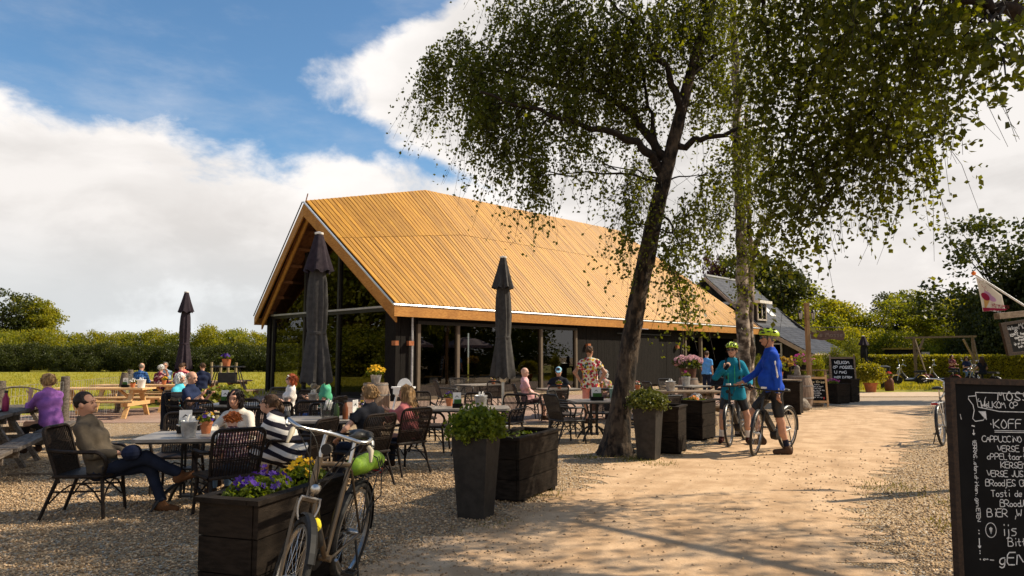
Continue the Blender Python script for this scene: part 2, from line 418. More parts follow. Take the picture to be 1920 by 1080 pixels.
def mat_sand():
    m = bpy.data.materials.new('sand_path'); m.use_nodes = True
    t = NT(m.node_tree); b = t.n['Principled BSDF']; b.inputs['Roughness'].default_value = .92; b.inputs['Specular IOR Level'].default_value = .12
    co = t.new('ShaderNodeTexCoord').outputs['Object']
    n = t.noise(co, 2.2, 7, .62); col = t.mix(t.step(n, .35, .66), (.45, .29, .165), (.66, .46, .285))
    rt = t.new('ShaderNodeMapping'); t.put(rt.inputs[0], co); rt.inputs['Rotation'].default_value = (0, 0, R(27)); tr_ = t.noise(t.vmul(rt.outputs[0], (2.2, .16, 1)), 1.5, 5, .6)
    col = t.mix(t.m('MULTIPLY', t.step(tr_, .50, .68), .45), col, (.34, .22, .125)); col = t.mix(t.m('MULTIPLY', t.step(tr_, .46, .34), .4), col, (.70, .50, .32))
    f = t.noise(co, 90, 2, .6); col = t.mix(t.m('MULTIPLY', t.step(f, .40, .62), .5), col, (.44, .30, .18))
    col = t.mix(t.m('MULTIPLY', t.step(t.noise(t.vmul(co, (1, .25, 1)), 1.0, 4), .52, .7), .35), col, (.36, .235, .14))
    v = t.new('ShaderNodeTexVoronoi'); t.put(v.inputs['Vector'], co); v.inputs['Scale'].default_value = 16; v.inputs['Randomness'].default_value = 1
    col = t.mix(t.m('MULTIPLY', t.m('LESS_THAN', v.outputs['Distance'], .085), .7), col, (.15, .10, .065))
    t.put(b.inputs['Base Color'], col)
    bp = t.new('ShaderNodeBump'); bp.inputs['Strength'].default_value = .7; bp.inputs['Distance'].default_value = .02
    t.put(bp.inputs['Height'], t.m('ADD', t.m('MULTIPLY', t.noise(co, 60, 4, .65), .35), t.m('ADD', n, t.m('MULTIPLY', t.noise(co, 11, 3), .5))))
    t.put(b.inputs['Normal'], bp.outputs[0]); return m
def mat_pavers():
    m = bpy.data.materials.new('clay_pavers'); m.use_nodes = True
    t = NT(m.node_tree); b = t.n['Principled BSDF']; b.inputs['Roughness'].default_value = .85
    co = t.new('ShaderNodeTexCoord').outputs['Object']
    br = t.new('ShaderNodeTexBrick'); t.put(br.inputs[0], t.vmul(co, (1, 1, 1))); br.inputs['Scale'].default_value = 5
    for i, c in ((1, (.30, .175, .12)), (2, (.42, .27, .20)), (3, (.15, .105, .075))): br.inputs[i].default_value = (*c, 1)
    br.inputs['Mortar Size'].default_value = .03
    col = t.mix(t.m('MULTIPLY', t.step(t.noise(co, 1.2, 4), .4, .7), .4), br.outputs[0], (.40, .30, .22))
    t.put(b.inputs['Base Color'], col)
    bp = t.new('ShaderNodeBump'); bp.inputs['Strength'].default_value = .5; bp.inputs['Distance'].default_value = .01; bp.invert = True
    t.put(bp.inputs['Height'], br.outputs[1]); t.put(b.inputs['Normal'], bp.outputs[0]); return m
m_gravel, m_sand, m_paver = mat_gravel(), mat_sand(), mat_pavers()
m_field = M('meadow_grass_ground', (.20, .20, .016), (.30, .27, .026), .95, 1.2, bump=1, bscale=30, c3=(.36, .30, .04), s3=.22, amt3=.6)
m_road = M('grey_gravel_road', (.32, .24, .165), (.44, .345, .245), .95, 40, bump=.8, bscale=70)
m_pale = M('pale_sand_strip', (.46, .34, .23), (.56, .43, .30), .95, 6)

def ragged(pts, amp=.12, step=.35, seed=1):
    rng = random.Random(seed); out = []; n = len(pts)
    for i in range(n):
        a, b = Vector(pts[i]).to_2d(), Vector(pts[(i+1) % n]).to_2d(); L = (b-a).length; k = max(1, int(L/step))
        nrm = Vector((-(b-a).y, (b-a).x))/max(L, 1e-6)
        for j in range(k):
            p = a+(b-a)*(j/k)+nrm*rng.gauss(0, amp); out.append(p)
    return out
def sheet(name, pts, z, mat, amp=.12, step=.35, seed=1):
    p = ragged(pts, amp, step, seed); bm = bmesh.new()
    vs = [bm.verts.new((q.x, q.y, z)) for q in p]; f = bm.faces.new(vs)
    bmesh.ops.triangulate(bm, faces=[f]); bmesh.ops.recalc_face_normals(bm, faces=bm.faces)
    me = bpy.data.meshes.new(name); bm.to_mesh(me); bm.free()
    if me.polygons[0].normal.z < 0: me.flip_normals()
    me.materials.append(mat); o = link(name, me); o['kind'] = 'structure'; return o
struct('ground', MB().poly([(-400, -60, 0), (400, -60, 0), (400, 500, 0), (-400, 500, 0)]), m_gravel)
path_l = [(560, 1180), (700, 1060), (870, 985), (1050, 915), (1160, 868), (1340, 838), (1500, 775), (1600, 757)]
path_r = [(1740, 757), (1730, 790), (1690, 850), (1620, 920), (1640, 1000), (1700, 1180)]
sheet('path', [G(*p) for p in path_l]+[G(*p) for p in path_r], .004, m_sand, .20, .16, 3)
sheet('road', [G(1520, 760), G(1560, 746), G(2000, 744), (26, 15, 0), G(1760, 762)], .008, m_road, .08, .5, 5)
sheet('lane', [G(1560, 744), G(1600, 736), (40, 31.5, 0), (40, 27.5, 0)], .012, m_pale, .06, .6, 6)
sheet('lawn', [G(1560, 736), (12.5, 36, 0), (13, 60, 0), (80, 60, 0), (80, 31.6, 0)], .006, m_field, .1, .6, 7)
sheet('meadow', [(-9.5, 22.5, 0), (-13.5, 18.2, 0), (-13, 12.5, 0), (-9.9, 10.2, 0), (-9.2, 5, 0), (-60, 5, 0), (-110, 60, 0), (-110, 130, 0), (20, 130, 0), (4, 52, 0), (-8.5, 38, 0), (-10.9, 33.0, 0)], .006, m_field, .18, .5, 8)
sheet('terrace', [(-13.0, 19.4, 0), (-12.4, 16.7, 0), (-3, 16.5, 0), (.6, 16.6, 0), (3.6, 18.4, 0), (15.0, 31.5, 0), (13, 34.8, 0), (-3.4, 24.6, 0), (-9.4, 30.2, 0), (-11.2, 31.5, 0), (-9.8, 22.6, 0)], .010, m_paver, .04, .6, 9)

def pebbles():
    """loose gravel stones over the near ground"""
    rng = np.random.default_rng(3)
    def scatter(n, x0, x1, y0, y1, keep=1.0):
        y = y0+(y1-y0)*rng.random(n)**1.5; x = (x0+(x1-x0)*rng.random(n))
        return np.stack([x*(.75+.25*y/y1*1.6), y], 1)
    P = np.concatenate([scatter(62000, -7.2, .4, 3.9, 10.5), scatter(9000, -1, 4.2, 3.9, 10.5), scatter(9000, 3.2, 6.5, 5, 12)])
    # fewer on the trodden sand
    lx = np.interp(P[:, 1], [4.04, 5.3, 6.5, 8.35, 10.3, 12.1], [-1.6, -1.0, -.44, .58, 1.58, 3.5])
    rx = np.interp(P[:, 1], [4, 6.2, 8.2, 11.3, 16], [3.0, 3.2, 4.2, 6.4, 9.5])
    inside = (P[:, 0] > lx+rng.normal(0, .22, len(P))) & (P[:, 0] < rx-rng.normal(0, .25, len(P)))
    P = P[~inside | (rng.random(len(P)) < .12)]
    n = len(P); s = .0065+.0105*rng.random(n)**1.6; s *= .75+.05*P[:, 1]
    base = np.array([(1, 0, 0), (0, 1, 0), (-1, 0, 0), (0, -1, 0), (.15, .1, 1), (-.1, 0, -.6)], float)
    ang = rng.random(n)*6.283; ca, sa = np.cos(ang), np.sin(ang)
    sx, sy, sz = s*(.8+.5*rng.random(n)), s*(.6+.4*rng.random(n)), s*(.45+.4*rng.random(n))
    v = base[None]*np.stack([sx, sy, sz], 1)[:, None]; v = v+rng.normal(0, .12, v.shape)*s[:, None, None]
    x = v[..., 0]*ca[:, None]-v[..., 1]*sa[:, None]+P[:, :1]; y = v[..., 0]*sa[:, None]+v[..., 1]*ca[:, None]+P[:, 1:]
    z = v[..., 2]+(sz*.35)[:, None]+.003
    f = np.array([(0, 1, 4), (1, 2, 4), (2, 3, 4), (3, 0, 4), (1, 0, 5), (2, 1, 5), (3, 2, 5), (0, 3, 5)])
    F = (np.arange(n)[:, None, None]*6+f[None]).reshape(-1, 3)
    m = M('pebble', (.27, .175, .095), (.58, .42, .255), .85, 20, island=.45)
    o = link('gravel', mesh_np('gravel', np.stack([x, y, z], -1).reshape(-1, 3), F, m)); o['kind'] = 'stuff'
    o['label'] = 'loose pale gravel stones beside the sand path'
pebbles()
def grass_blades(name, P, h, mat, seed=2):
    rng = np.random.default_rng(seed); n = len(P); a = rng.random(n)*6.283
    hh = h*(.5+rng.random(n)); w = hh*.14; lean = rng.normal(0, .35, (n, 2))*hh[:, None]
    b0 = np.stack([P[:, 0]-np.cos(a)*w, P[:, 1]-np.sin(a)*w, np.zeros(n)], 1); b1 = np.stack([P[:, 0]+np.cos(a)*w, P[:, 1]+np.sin(a)*w, np.zeros(n)], 1)
    tp = np.stack([P[:, 0]+lean[:, 0], P[:, 1]+lean[:, 1], hh], 1)
    o = link(name, mesh_np(name, np.stack([b0, b1, tp], 1).reshape(-1, 3), np.arange(3*n).reshape(-1, 3), mat)); o['kind'] = 'stuff'; return o
g_grass = LEAF('grass_blade', (.17, .18, .014), (.32, .29, .026), (.38, .32, .04), .4)
_r = np.random.default_rng(11)
def _mead(n):
    y = 13+50*_r.random(n)**1.6; x = -y*(.30+.62*_r.random(n)); k = (x < -9.6-(y-12)*.0) & ((x < -13.4) | (y > 23)) ; return np.stack([x, y], 1)[k]
o = grass_blades('grass', _mead(52000), .11, g_grass); o['label'] = 'sunlit meadow grass behind the picnic tables'
y = 31.8+12*_r.random(9000); x = y*(.46+.28*_r.random(9000))
o = grass_blades('grass', np.stack([x, y], 1), .12, g_grass, 4); o['label'] = 'rough lawn grass under the parked scooters'
cl = []
for (cx, cy, rr, k) in [(4.35, 6.6, .5, 500), (4.2, 5.6, .5, 400), (5.0, 7.6, .5, 400), (1.9, 10.95, .35, 420), (1.25, 11.1, .3, 160), (.42, 8.1, .3, 130), (-.2, 6.75, .25, 60), (4.6, 8.6, .5, 250), (2.2, 10.4, .3, 120)]:
    cl.append(_r.normal(0, 1, (k, 2))*rr*.5+np.array([cx, cy]))
o = grass_blades('grass', np.concatenate(cl), .035, LEAF('sparse_grass_blade', (.09, .10, .016), (.20, .16, .04), None, .3), 5); o['label'] = 'sparse grass tufts in the gravel by the tree foot'

# ================================================================ the timber pavilion
BA = Vector((.687, .727, 0)).normalized(); BB = Vector((-BA.y, BA.x, 0)); E0 = Vector((-4.07, 23.7, 0)); BW = 10.0; BL = 29.3
def B(s, w, z): return E0+BA*s+BB*w+Vector((0, 0, z))
Z0, Z1 = 2.93, 3.33               # eave underside / top
RIDGE = [(-.65, 7.55), (5.45, 9.05), (20.8, 9.2), (26.6, 7.55)]
def ridge(s):
    for (a, za), (b, zb) in zip(RIDGE, RIDGE[1:]):
        if s <= b: return za+(zb-za)*(s-a)/(b-a)
    return RIDGE[-1][1]
def pavilion():
    root = thing('pavilion', 'black timber cafe pavilion with glazed gable and golden slatted roof', 'building')
    # roof deck under the boards: two ruled slopes
    n = 60; top = MB(); und = MB()
    for side in (0, 1):
        for mbx, dz in ((top, -.10), (und, -.38)):
            vs = []; fs = []
            for i in range(n+1):
                t = i/n; se = BL*t; sr = -.65+(26.6+.65)*t
                if mbx is und: se = .15+(BL-.3)*t; sr = -.5+(26.45+.5)*t
                w0 = 0 if side == 0 else BW
                e = B(se, w0+(.1 if side == 0 else -.1)*(mbx is und), Z1+dz); r_ = B(sr, BW/2, ridge(sr)+dz)
                for k in range(5): vs.append(e.lerp(r_, k/4))
            for i in range(n):
                for k in range(4):
                    a = i*5+k; q = (a, a+5, a+6, a+1)
                    fs.append(q)
            mbx.add(vs, fs)
    obj('roof_deck', top, M('roof_membrane', (.012, .011, .01), (.02, .018, .016), .9), root)
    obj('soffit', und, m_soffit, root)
    # slatted larch boards, two courses on the visible slope
    m = bpy.data.materials.new('larch_roof_board'); m.use_nodes = True; t = NT(m.node_tree); bs = t.n['Principled BSDF']; bs.inputs['Roughness'].default_value = .55
    rnd = t.new('ShaderNodeObjectInfo').outputs['Random']; co = t.new('ShaderNodeTexCoord').outputs['Object']
    cm = t.new('ShaderNodeCombineXYZ'); t.put(cm.inputs[0], t.m('MULTIPLY', rnd, 97.0)); t.put(cm.inputs[1], t.m('MULTIPLY', rnd, 31.0))
    va = t.new('ShaderNodeVectorMath', operation='ADD'); t.put(va.inputs[0], t.vmul(co, (1.6, 2.2, .2))); t.put(va.inputs[1], cm.outputs[0])
    g = t.noise(va.outputs[0], 1.6, 5, .6); gr = t.noise(t.vmul(va.outputs[0], (9, .6, 1)), 2.4, 3, .5)
    col = t.mix(t.step(g, .38, .64), (.33, .148, .007), (.47, .235, .015))
    col = t.mix(t.m('MULTIPLY', t.step(gr, .45, .65), .22), col, (.36, .155, .022))
    tone = t.step(rnd, 0, 1, .84, 1.14); hs = t.new('ShaderNodeHueSaturation'); t.put(hs.inputs['Color'], col); t.put(hs.inputs['Value'], tone)
    t.put(bs.inputs['Base Color'], hs.outputs[0])
    unit = bpy.data.meshes.new('roof_board'); q = MB().box((0, 0, 0), (1, 1, 1)); unit.from_pydata(q.v, [], q.f); unit.materials.append(m)
    nb = 146
    for k in range(nb):
        t0 = (k+.5)/nb; se = .12+(BL-.24)*t0; sr = -.56+(26.5+.56)*t0
        e = B(se, -.02, Z1+.03); r_ = B(sr, BW/2-.02, ridge(sr)+.05)
        # fall of the slope at this board
        t1 = t0+.004; e2 = B(.12+(BL-.24)*t1, -.02, Z1+.03); s2 = -.56+27.06*t1; r2 = B(s2, BW/2-.02, ridge(s2)+.05)
        for a, bq in ((.006, .604), (.607, .999)):
            p0, p1 = e.lerp(r_, a), e.lerp(r_, bq); d = p1-p0; mid = (p0+p1)/2
            wdir = (e2.lerp(r2, (a+bq)/2)-mid); wdir -= d.normalized()*wdir.dot(d.normalized()); wdir.normalize()
            nrm = wdir.cross(d.normalized())
            o = link('roof_board', unit, root); wd = .158+random.uniform(-.006, .004)
            mx = Matrix((wdir*wd, d, nrm*.045)).transposed().to_4x4(); mx.translation = mid+nrm*(random.uniform(-.005, .005)); o.matrix_local = mx
    lb = MB()
    for k in range(nb):
        t0 = (k+.5)/nb; p0 = B(.12+(BL-.24)*t0, BW+.02, Z1+.03); sr = -.56+27.06*t0
        lb.bar(p0, B(sr, BW/2+.02, ridge(sr)+.05), .148, .045, (0, .4, 1))
    obj('far_slope_boards', lb, m_larch, root, kind='stuff')
    # fascias, trim
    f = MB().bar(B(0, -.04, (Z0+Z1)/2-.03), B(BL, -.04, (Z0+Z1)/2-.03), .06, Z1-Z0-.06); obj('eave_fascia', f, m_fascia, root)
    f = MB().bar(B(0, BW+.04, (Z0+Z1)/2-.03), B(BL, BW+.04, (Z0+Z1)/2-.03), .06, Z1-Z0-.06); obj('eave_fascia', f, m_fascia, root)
    ap = B(-.65, BW/2, RIDGE[0][1])
    def verge(w0, s_off, hgt, drop, th, nm, mat):
        pts = []; e = B(s_off, w0, Z1-drop); a = B(-.65+s_off, BW/2, RIDGE[0][1]-drop-.02)
        o_ = [e, a, a-Vector((0, 0, hgt*1.32)), e-Vector((0, 0, hgt))]
        return obj(nm, MB().prism(o_, BA*th), mat, root)
    for w0 in (-.04, BW+.04):
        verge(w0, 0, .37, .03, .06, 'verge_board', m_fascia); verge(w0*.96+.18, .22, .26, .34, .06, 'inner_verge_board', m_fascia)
    obj('metal_edge', MB().tube([ap+Vector((0, 0, .02)), B(-.03, -.07, Z1+.0), B(BL, -.07, Z1+.0)], .04, 6, True), m_alu, root)
    obj('metal_edge', MB().tube([ap+Vector((0, 0, .03))+BB*.1, B(-.03, BW+.07, Z1+.0)], .025, 6), M('dark_trim', (.02, .02, .02), None, .5), root)
    obj('finial', MB().bar(ap+Vector((0.05, 0.05, -.05)), ap+Vector((.16, 0, .35)), .03, .03), m_soffit, root)
    # soffit rafters seen under the far verge
    for k in range(6):
        t0 = .12+k*.15; e = B(.3, BW-.2, Z1-.36).lerp(B(-.35, BW/2, 7.05), t0)
        obj('rafter', MB().bar(e, e+BA*1.0, .07, .12), m_soffit, root)
    # glazed gable
    gs = .5; wl, wr = 9.65, .35
    def zr(w): return Z1-.42+(ridge(.5)-Z1-.2)*(1-abs(w-BW/2)/(BW/2))
    def post(w, z1, wd=.12, s=gs, nm='mullion', mat=m_darkframe, dp=.14): return obj(nm, MB().bar(B(s, w, 0.02), B(s, w, z1), wd, dp, BA), mat, root)
    post(wl-.14, zr(wl-.14)-.05, .28, nm='corner_post', mat=m_black, dp=.2); post(wr+.32, zr(.7)-.12, .62, nm='corner_post', mat=m_black, dp=.2)
    for w in (4.1, 6.6): post(w, zr(w), .13)
    post(.95, zr(.95)-.1, .09); post(9.2, zr(9.2)-.1, .09)
    obj('transom', MB().bar(B(gs-.08, .66, 3.33), B(gs-.08, 9.35, 3.33), .05, .07), M('pale_transom', (.35, .34, .32), None, .4), root)
    obj('transom', MB().bar(B(gs, .66, 3.23), B(gs, 9.35, 3.23), .13, .12), m_darkframe, root)
    for a, bq in ((.99, 4.03), (4.17, 6.53), (6.67, 9.15)):
        p = obj('window_pane', MB().poly([B(gs+.02, a, .08), B(gs+.02, bq, .08), B(gs+.02, bq, 3.17), B(gs+.02, a, 3.17)]), m_glass, root)
        obj('gable_pane', MB().poly([B(gs+.02, a, 3.29), B(gs+.02, bq, 3.29), B(gs+.02, bq, max(3.3, zr(bq)))]+([B(gs+.02, BW/2, zr(BW/2))] if a < BW/2 < bq else [])+[B(gs+.02, a, max(3.3, zr(a)))]), m_glass, root)
    obj('sill', MB().bar(B(gs, .66, .04), B(gs, 9.35, .04), .16, .08), m_darkframe, root)
    # long side: glazing then black cladding
    ws = .36; zt = 2.72
    ms = [1.4, 3.3, 5.7, 8.1, 10.5]
    for s in ms: obj('window_frame', MB().bar(B(s, ws, .05), B(s, ws, zt), .13, .14, BA.cross(Vector((0, 0, 1)))), m_winframe, root)
    for z, h in ((zt+.05, .12), (.06, .12)): obj('window_frame', MB().bar(B(1.33, ws, z), B(10.57, ws, z), .14, h), m_winframe if z < 1 else m_darkframe, root)
    for a, bq in zip(ms, ms[1:]): obj('window_pane', MB().poly([B(a+.07, ws+.02, .12), B(bq-.07, ws+.02, .12), B(bq-.07, ws+.02, zt-.01), B(a+.07, ws+.02, zt-.01)]), m_glass, root)
    obj('wall', MB().bar(B(.62, ws+.03, 1.47), B(1.30, ws+.03, 1.47), .06, 2.9), m_black, root)
    obj('wall', MB().bar(B(1.34, ws+.03, 2.88), B(10.56, ws+.03, 2.88), .05, .18), m_black, root)
    cl = MB(); s = 10.6
    while s < 20.2: cl.box(B(s+.07, ws+random.uniform(-.006, .006), 1.48), (.132, .05, 2.92), Matrix((BA, BB, Vector((0, 0, 1)))).transposed()); s += .14
    s = 26.6
    while s < 28.6: cl.box(B(s+.07, ws, 1.48), (.132, .05, 2.92), Matrix((BA, BB, Vector((0, 0, 1)))).transposed()); s += .14
    obj('cladding', cl, m_black, root, kind='stuff')
    dr = MB(); s = 14.6
    while s < 17.4: dr.box(B(s+.07, ws-.10, 1.35), (.134, .05, 2.5), Matrix((BA, BB, Vector((0, 0, 1)))).transposed()); s += .14
    d = obj('sliding_door', dr, m_black, root); obj('door_rail', MB().bar(B(13.6, ws-.13, 2.66), B(18.6, ws-.13, 2.66), .05, .06), m_iron, d)
    # serving hatch / open doorway
    for s in (20.3, 22.1, 26.5): obj('door_post', MB().bar(B(s, ws, .02), B(s, ws, 2.6), .16, .16, BA.cross(Vector((0, 0, 1)))), m_winframe, root)
    obj('wall', MB().bar(B(20.2, ws, 2.77), B(26.6, ws, 2.77), .08, .34), m_black, root)
    obj('downpipe', MB().tube([B(1.05, .26, 0.03), B(1.05, .26, Z0+.02)], .045, 8), m_zinc, root, sm=60)
    obj('downpipe', MB().tube([B(19.9, .24, 1.3), B(19.9, .24, Z0+.02)], .04, 8), m_winframe, root, sm=60)
    obj('downpipe', MB().tube([B(28.9, .2, 0.03), B(28.9, .2, Z0+.02)], .05, 8), m_zinc, root, sm=60)
    # inside
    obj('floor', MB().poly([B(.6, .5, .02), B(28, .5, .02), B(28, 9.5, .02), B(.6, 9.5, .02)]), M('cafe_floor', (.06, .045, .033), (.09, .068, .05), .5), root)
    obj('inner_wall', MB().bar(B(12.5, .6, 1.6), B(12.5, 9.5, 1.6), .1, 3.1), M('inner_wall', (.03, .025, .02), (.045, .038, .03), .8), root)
    for a, bq in ((3.3, 12.4), (12.6, 28.3)): obj('wall', MB().bar(B(a, 9.6, 1.47), B(bq, 9.6, 1.47), .08, 2.9), m_black, root)
    obj('wall', MB().bar(B(28.6, .4, 1.6), B(28.6, 9.6, 1.6), .1, 3.1), m_black, root)
    obj('wall', MB().bar(B(.6, 9.6, 2.6), B(3.25, 9.6, 2.6), .08, .9), m_black, root)
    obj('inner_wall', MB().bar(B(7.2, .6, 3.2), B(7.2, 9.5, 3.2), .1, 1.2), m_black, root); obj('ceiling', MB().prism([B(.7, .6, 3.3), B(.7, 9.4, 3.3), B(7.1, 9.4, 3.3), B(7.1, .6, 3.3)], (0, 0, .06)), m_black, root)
    for s in (.7, 2.0, 3.2): obj('window_frame', MB().bar(B(s, 9.6, .02), B(s, 9.6, 2.9), .12, .12, BA.cross(Vector((0, 0, 1)))), m_darkframe, root)
    obj('counter', MB().box(B(23.6, 2.4, .55), (4.4, .7, 1.1), Matrix((BA, BB, Vector((0, 0, 1)))).transposed()), M('counter_front', (.05, .04, .03), None, .6), root)
    cop = M('copper', (.45, .16, .07), (.55, .22, .11), .4, 8, metal=.6)
    for p, nrm in ((B(gs-.15, .32, 2.02), BA), (B(.95, ws-.12, 2.02), BB), (B(11.3, ws-.12, 2.05), BB), (B(19.3, ws-.12, 2.05), BB)):
        obj('wall_lamp', MB().box(p, (.22, .14, .16), Matrix((BA.cross(Vector((0, 0, 1))) if nrm is BA else BA, nrm, Vector((0, 0, 1)))).transposed()), cop, root)
    return root
pavilion()

# ================================================================ tiled barn house behind
def house():
    root = thing('barn_house', 'dark barn house with grey tiled roof and white dormer behind the pavilion', 'building')
    Q = Vector((23.0, 48.0, 0)); L = 7.0; HW = 6.75
    def H(l, w, z): return Q-BA*l+BB*w+Vector((0, 0, z))
    prof = [(-.35, 1.62), (3.06, 3.5), (HW, 7.0)]
    wave = MB(); n_l = 56
    # pantiles: rows that overlap, each course slightly proud
    courses = []
    for (w0, z0), (w1, z1) in zip(prof, prof[1:]):
        k = 13 if w1 < 4 else 15
        for i in range(k): courses.append(((w0+(w1-w0)*i/k, z0+(z1-z0)*i/k), (w0+(w1-w0)*(i+1.12)/k, z0+(z1-z0)*(i+1.12)/k)))
    for (a, za), (b_, zb) in courses:
        vs = []; m_ = n_l*3
        for j in range(m_+1):
            l = L*j/m_; dz = .028*math.cos(2*math.pi*j/3)+.01
            vs += [H(l, a, za+dz+.055), H(l, b_, zb+dz+.012)]
        wave.add(vs, [(2*j, 2*j+2, 2*j+3, 2*j+1) for j in range(m_)])
    obj('roof_tiles', wave, M('grey_pantile', (.17, .17, .175), (.25, .25, .255), .5, 2.5, spec=.4), root, kind='stuff')
    bk = MB().poly([H(-.1, HW, 6.95), H(L, HW, 6.95), H(L, 2*HW+.3, 1.6), H(-.1, 2*HW+.3, 1.6)]); obj('roof', bk, M('grey_pantile', (.05,)*3), root)
    und = MB()
    for (a, za), (b_, zb) in zip(prof, prof[1:]): und.poly([H(0.02, a, za-.06), H(L-.02, a, za-.06), H(L-.02, b_, zb-.06), H(.02, b_, zb-.06)])
    obj('roof_underside', und, m_soffit, root)
    vb = M('pinkish_barge_board', (.42, .30, .22), (.50, .37, .28), .6, 3)
    for l in (L+.02, -.04):
        for (a, za), (b_, zb) in zip(prof, prof[1:]): obj('barge_board', MB().prism([H(l, a, za), H(l, b_, zb), H(l, b_, zb-.26), H(l, a, za-.26)], BA*-.05), vb, root)
    obj('gutter', MB().tube([H(-.1, -.45, 1.62), H(L+.05, -.45, 1.62)], .075, 8), vb, root, sm=60)
    obj('downpipe', MB().tube(rpoly([H(.3, -.42, 1.58), H(.3, -.1, 1.25), H(.3, .12, .95), H(.3, .12, .02)], .1), .05, 6), vb, root)
    obj('ridge_tiles', MB().tube([H(-.05, HW, 7.08), H(L, HW, 7.08)], .11, 8), M('ridge_tile', (.22, .22, .22), (.30, .30, .29), .5), root)
    wl = M('barn_wall', (.013, .011, .010), (.024, .020, .018), .8, 4, stretch=(6, 6, .6))
    obj('wall', MB().prism([H(L-.35, .35, 0), H(L-.35, 2*HW-.3, 0), H(L-.35, 2*HW-.3, 1.6), H(L-.35, HW, 6.8), H(L-.35, 3.06, 3.35), H(L-.35, .35, 1.78)], BA*.12), wl, root)
    obj('wall', MB().bar(H(.2, .35, .85), H(L-.5, .35, .85), .12, 1.7), wl, root)
    obj('wall', MB().prism([H(.25, .35, 0), H(.25, 2*HW-.3, 0), H(.25, HW, 6.7), H(.25, .35, 1.7)], BA*.1), wl, root)
    # gable window with white posts
    wf = M('cream_window_frame', (.42, .36, .30), None, .5)
    f = MB(); l = L-.20
    for w in (1.62, 2.62): f.bar(H(l+.15, w, .05), H(l+.15, w, 2.32), .09, .09, BA)
    for z in (2.32, 1.66): f.bar(H(l+.15, 1.57, z), H(l+.15, 2.67, z), .08, .09)
    w_ = obj('window', f, wf, root); obj('pane', MB().poly([H(l-.0, 1.66, .1), H(l-.0, 2.58, .1), H(l-.0, 2.58, 2.28), H(l-.0, 1.66, 2.28)]), GLASS('dark_window_glass', (.12, .12, .12), 1.5), w_)
    # dormer
    c0, c1 = 5.4, 6.8    # along the ridge
    d = obj('dormer', MB().box(H((c0+c1)/2, 4.3, 4.35), (c1-c0, 2.2, 1.3), Matrix((BA, BB, Vector((0, 0, 1)))).transposed()), wl, root)
    obj('dormer_roof', MB().box(H((c0+c1)/2, 4.2, 5.08), (c1-c0+.5, 2.7, .18), Matrix((BA, BB, Vector((0, 0, 1)))).transposed()), M('white_fascia', (.62, .58, .53), None, .5), d)
    fr = MB()
    for l in (c0+.06, (c0+c1)/2, c1-.06): fr.bar(H(l, 3.17, 3.9), H(l, 3.17, 4.98), .1, .07, BB)
    fr.bar(H(c0, 3.17, 3.92), H(c1, 3.17, 3.92), .07, .1); obj('dormer_window', fr, wf, d)
    obj('pane', MB().poly([H(c0+.1, 3.18, 3.95), H(c1-.1, 3.18, 3.95), H(c1-.1, 3.18, 4.97), H(c0+.1, 3.18, 4.97)]), GLASS('dark_window_glass'), d)
    # skylight on the upper slope
    def sl_(l, w, up): return H(l, w, 3.5+(w-3.06)*(3.5/3.69)+up)
    s_ = obj('skylight', MB().prism([sl_(2.3, 3.8, .04), sl_(3.1, 3.8, .04), sl_(3.1, 4.9, .04), sl_(2.3, 4.9, .04)], (0, 0, .12)), M('zinc', (.34,)*3), root)
    obj('pane', MB().poly([sl_(2.38, 3.9, .17), sl_(3.02, 3.9, .17), sl_(3.02, 4.8, .17), sl_(2.38, 4.8, .17)]), M('sky_pane', (.55, .60, .62), (.62, .66, .68), .08, 2, spec=1.0), s_)
house()
# ================================================================ trees
def crown_np(clumps, rng, lsize, L=(.5, 1.1), droop=1.0, nl=(9, 14), axis=(0, 0), out=.5, twigr=.004):
    """clumps: (centre, radii, strands). Returns leaf arrays and a twig MB of hanging sprays"""
    C = []; tw = MB()
    for c, r, ns in clumps:
        c = np.array(c); r = np.array(r)
        for k in range(ns):
            d = rng.normal(size=3); d /= np.linalg.norm(d); p = c+d*r*rng.random()**.45
            h = np.array([p[0]-axis[0], p[1]-axis[1], 0]); hn = np.linalg.norm(h); h = h/hn if hn > .01 else np.array([1., 0, 0])
            h = h*out+np.append(rng.normal(0, .6, 2), .25*rng.random())
            ln = L[0]+(L[1]-L[0])*rng.random(); m = rng.integers(*nl)
            t = np.sort(rng.random(m))[:, None]
            q = p+h*ln*.55*t+np.array([0, 0, -1.])*ln*droop*t**1.6
            C.append(q+rng.normal(0, lsize*.42, q.shape))
            if k % 3 == 0:
                ts = (0, .5, 1.0)
                tw.tube([tuple(p+h*ln*.55*x+np.array([0, 0, -1.])*ln*droop*x**1.6) for x in ts], [twigr, twigr*.8, twigr*.5], 3, False)
    return np.concatenate(C), tw
def limb(mb, pts, r0, r1, n=8):
    k = len(pts); mb.tube(pts, [r0+(r1-r0)*(i/(k-1))**.8 for i in range(k)], n); return mb
def wob(pts, amp, rng, sub=3):
    out = []
    for a, b in zip(pts, pts[1:]):
        for i in range(sub): out.append(a.lerp(b, i/sub)+Vector(rng.normal(0, amp, 3))*(0 if (i == 0 and not out) else 1))
    return out+[pts[-1]]
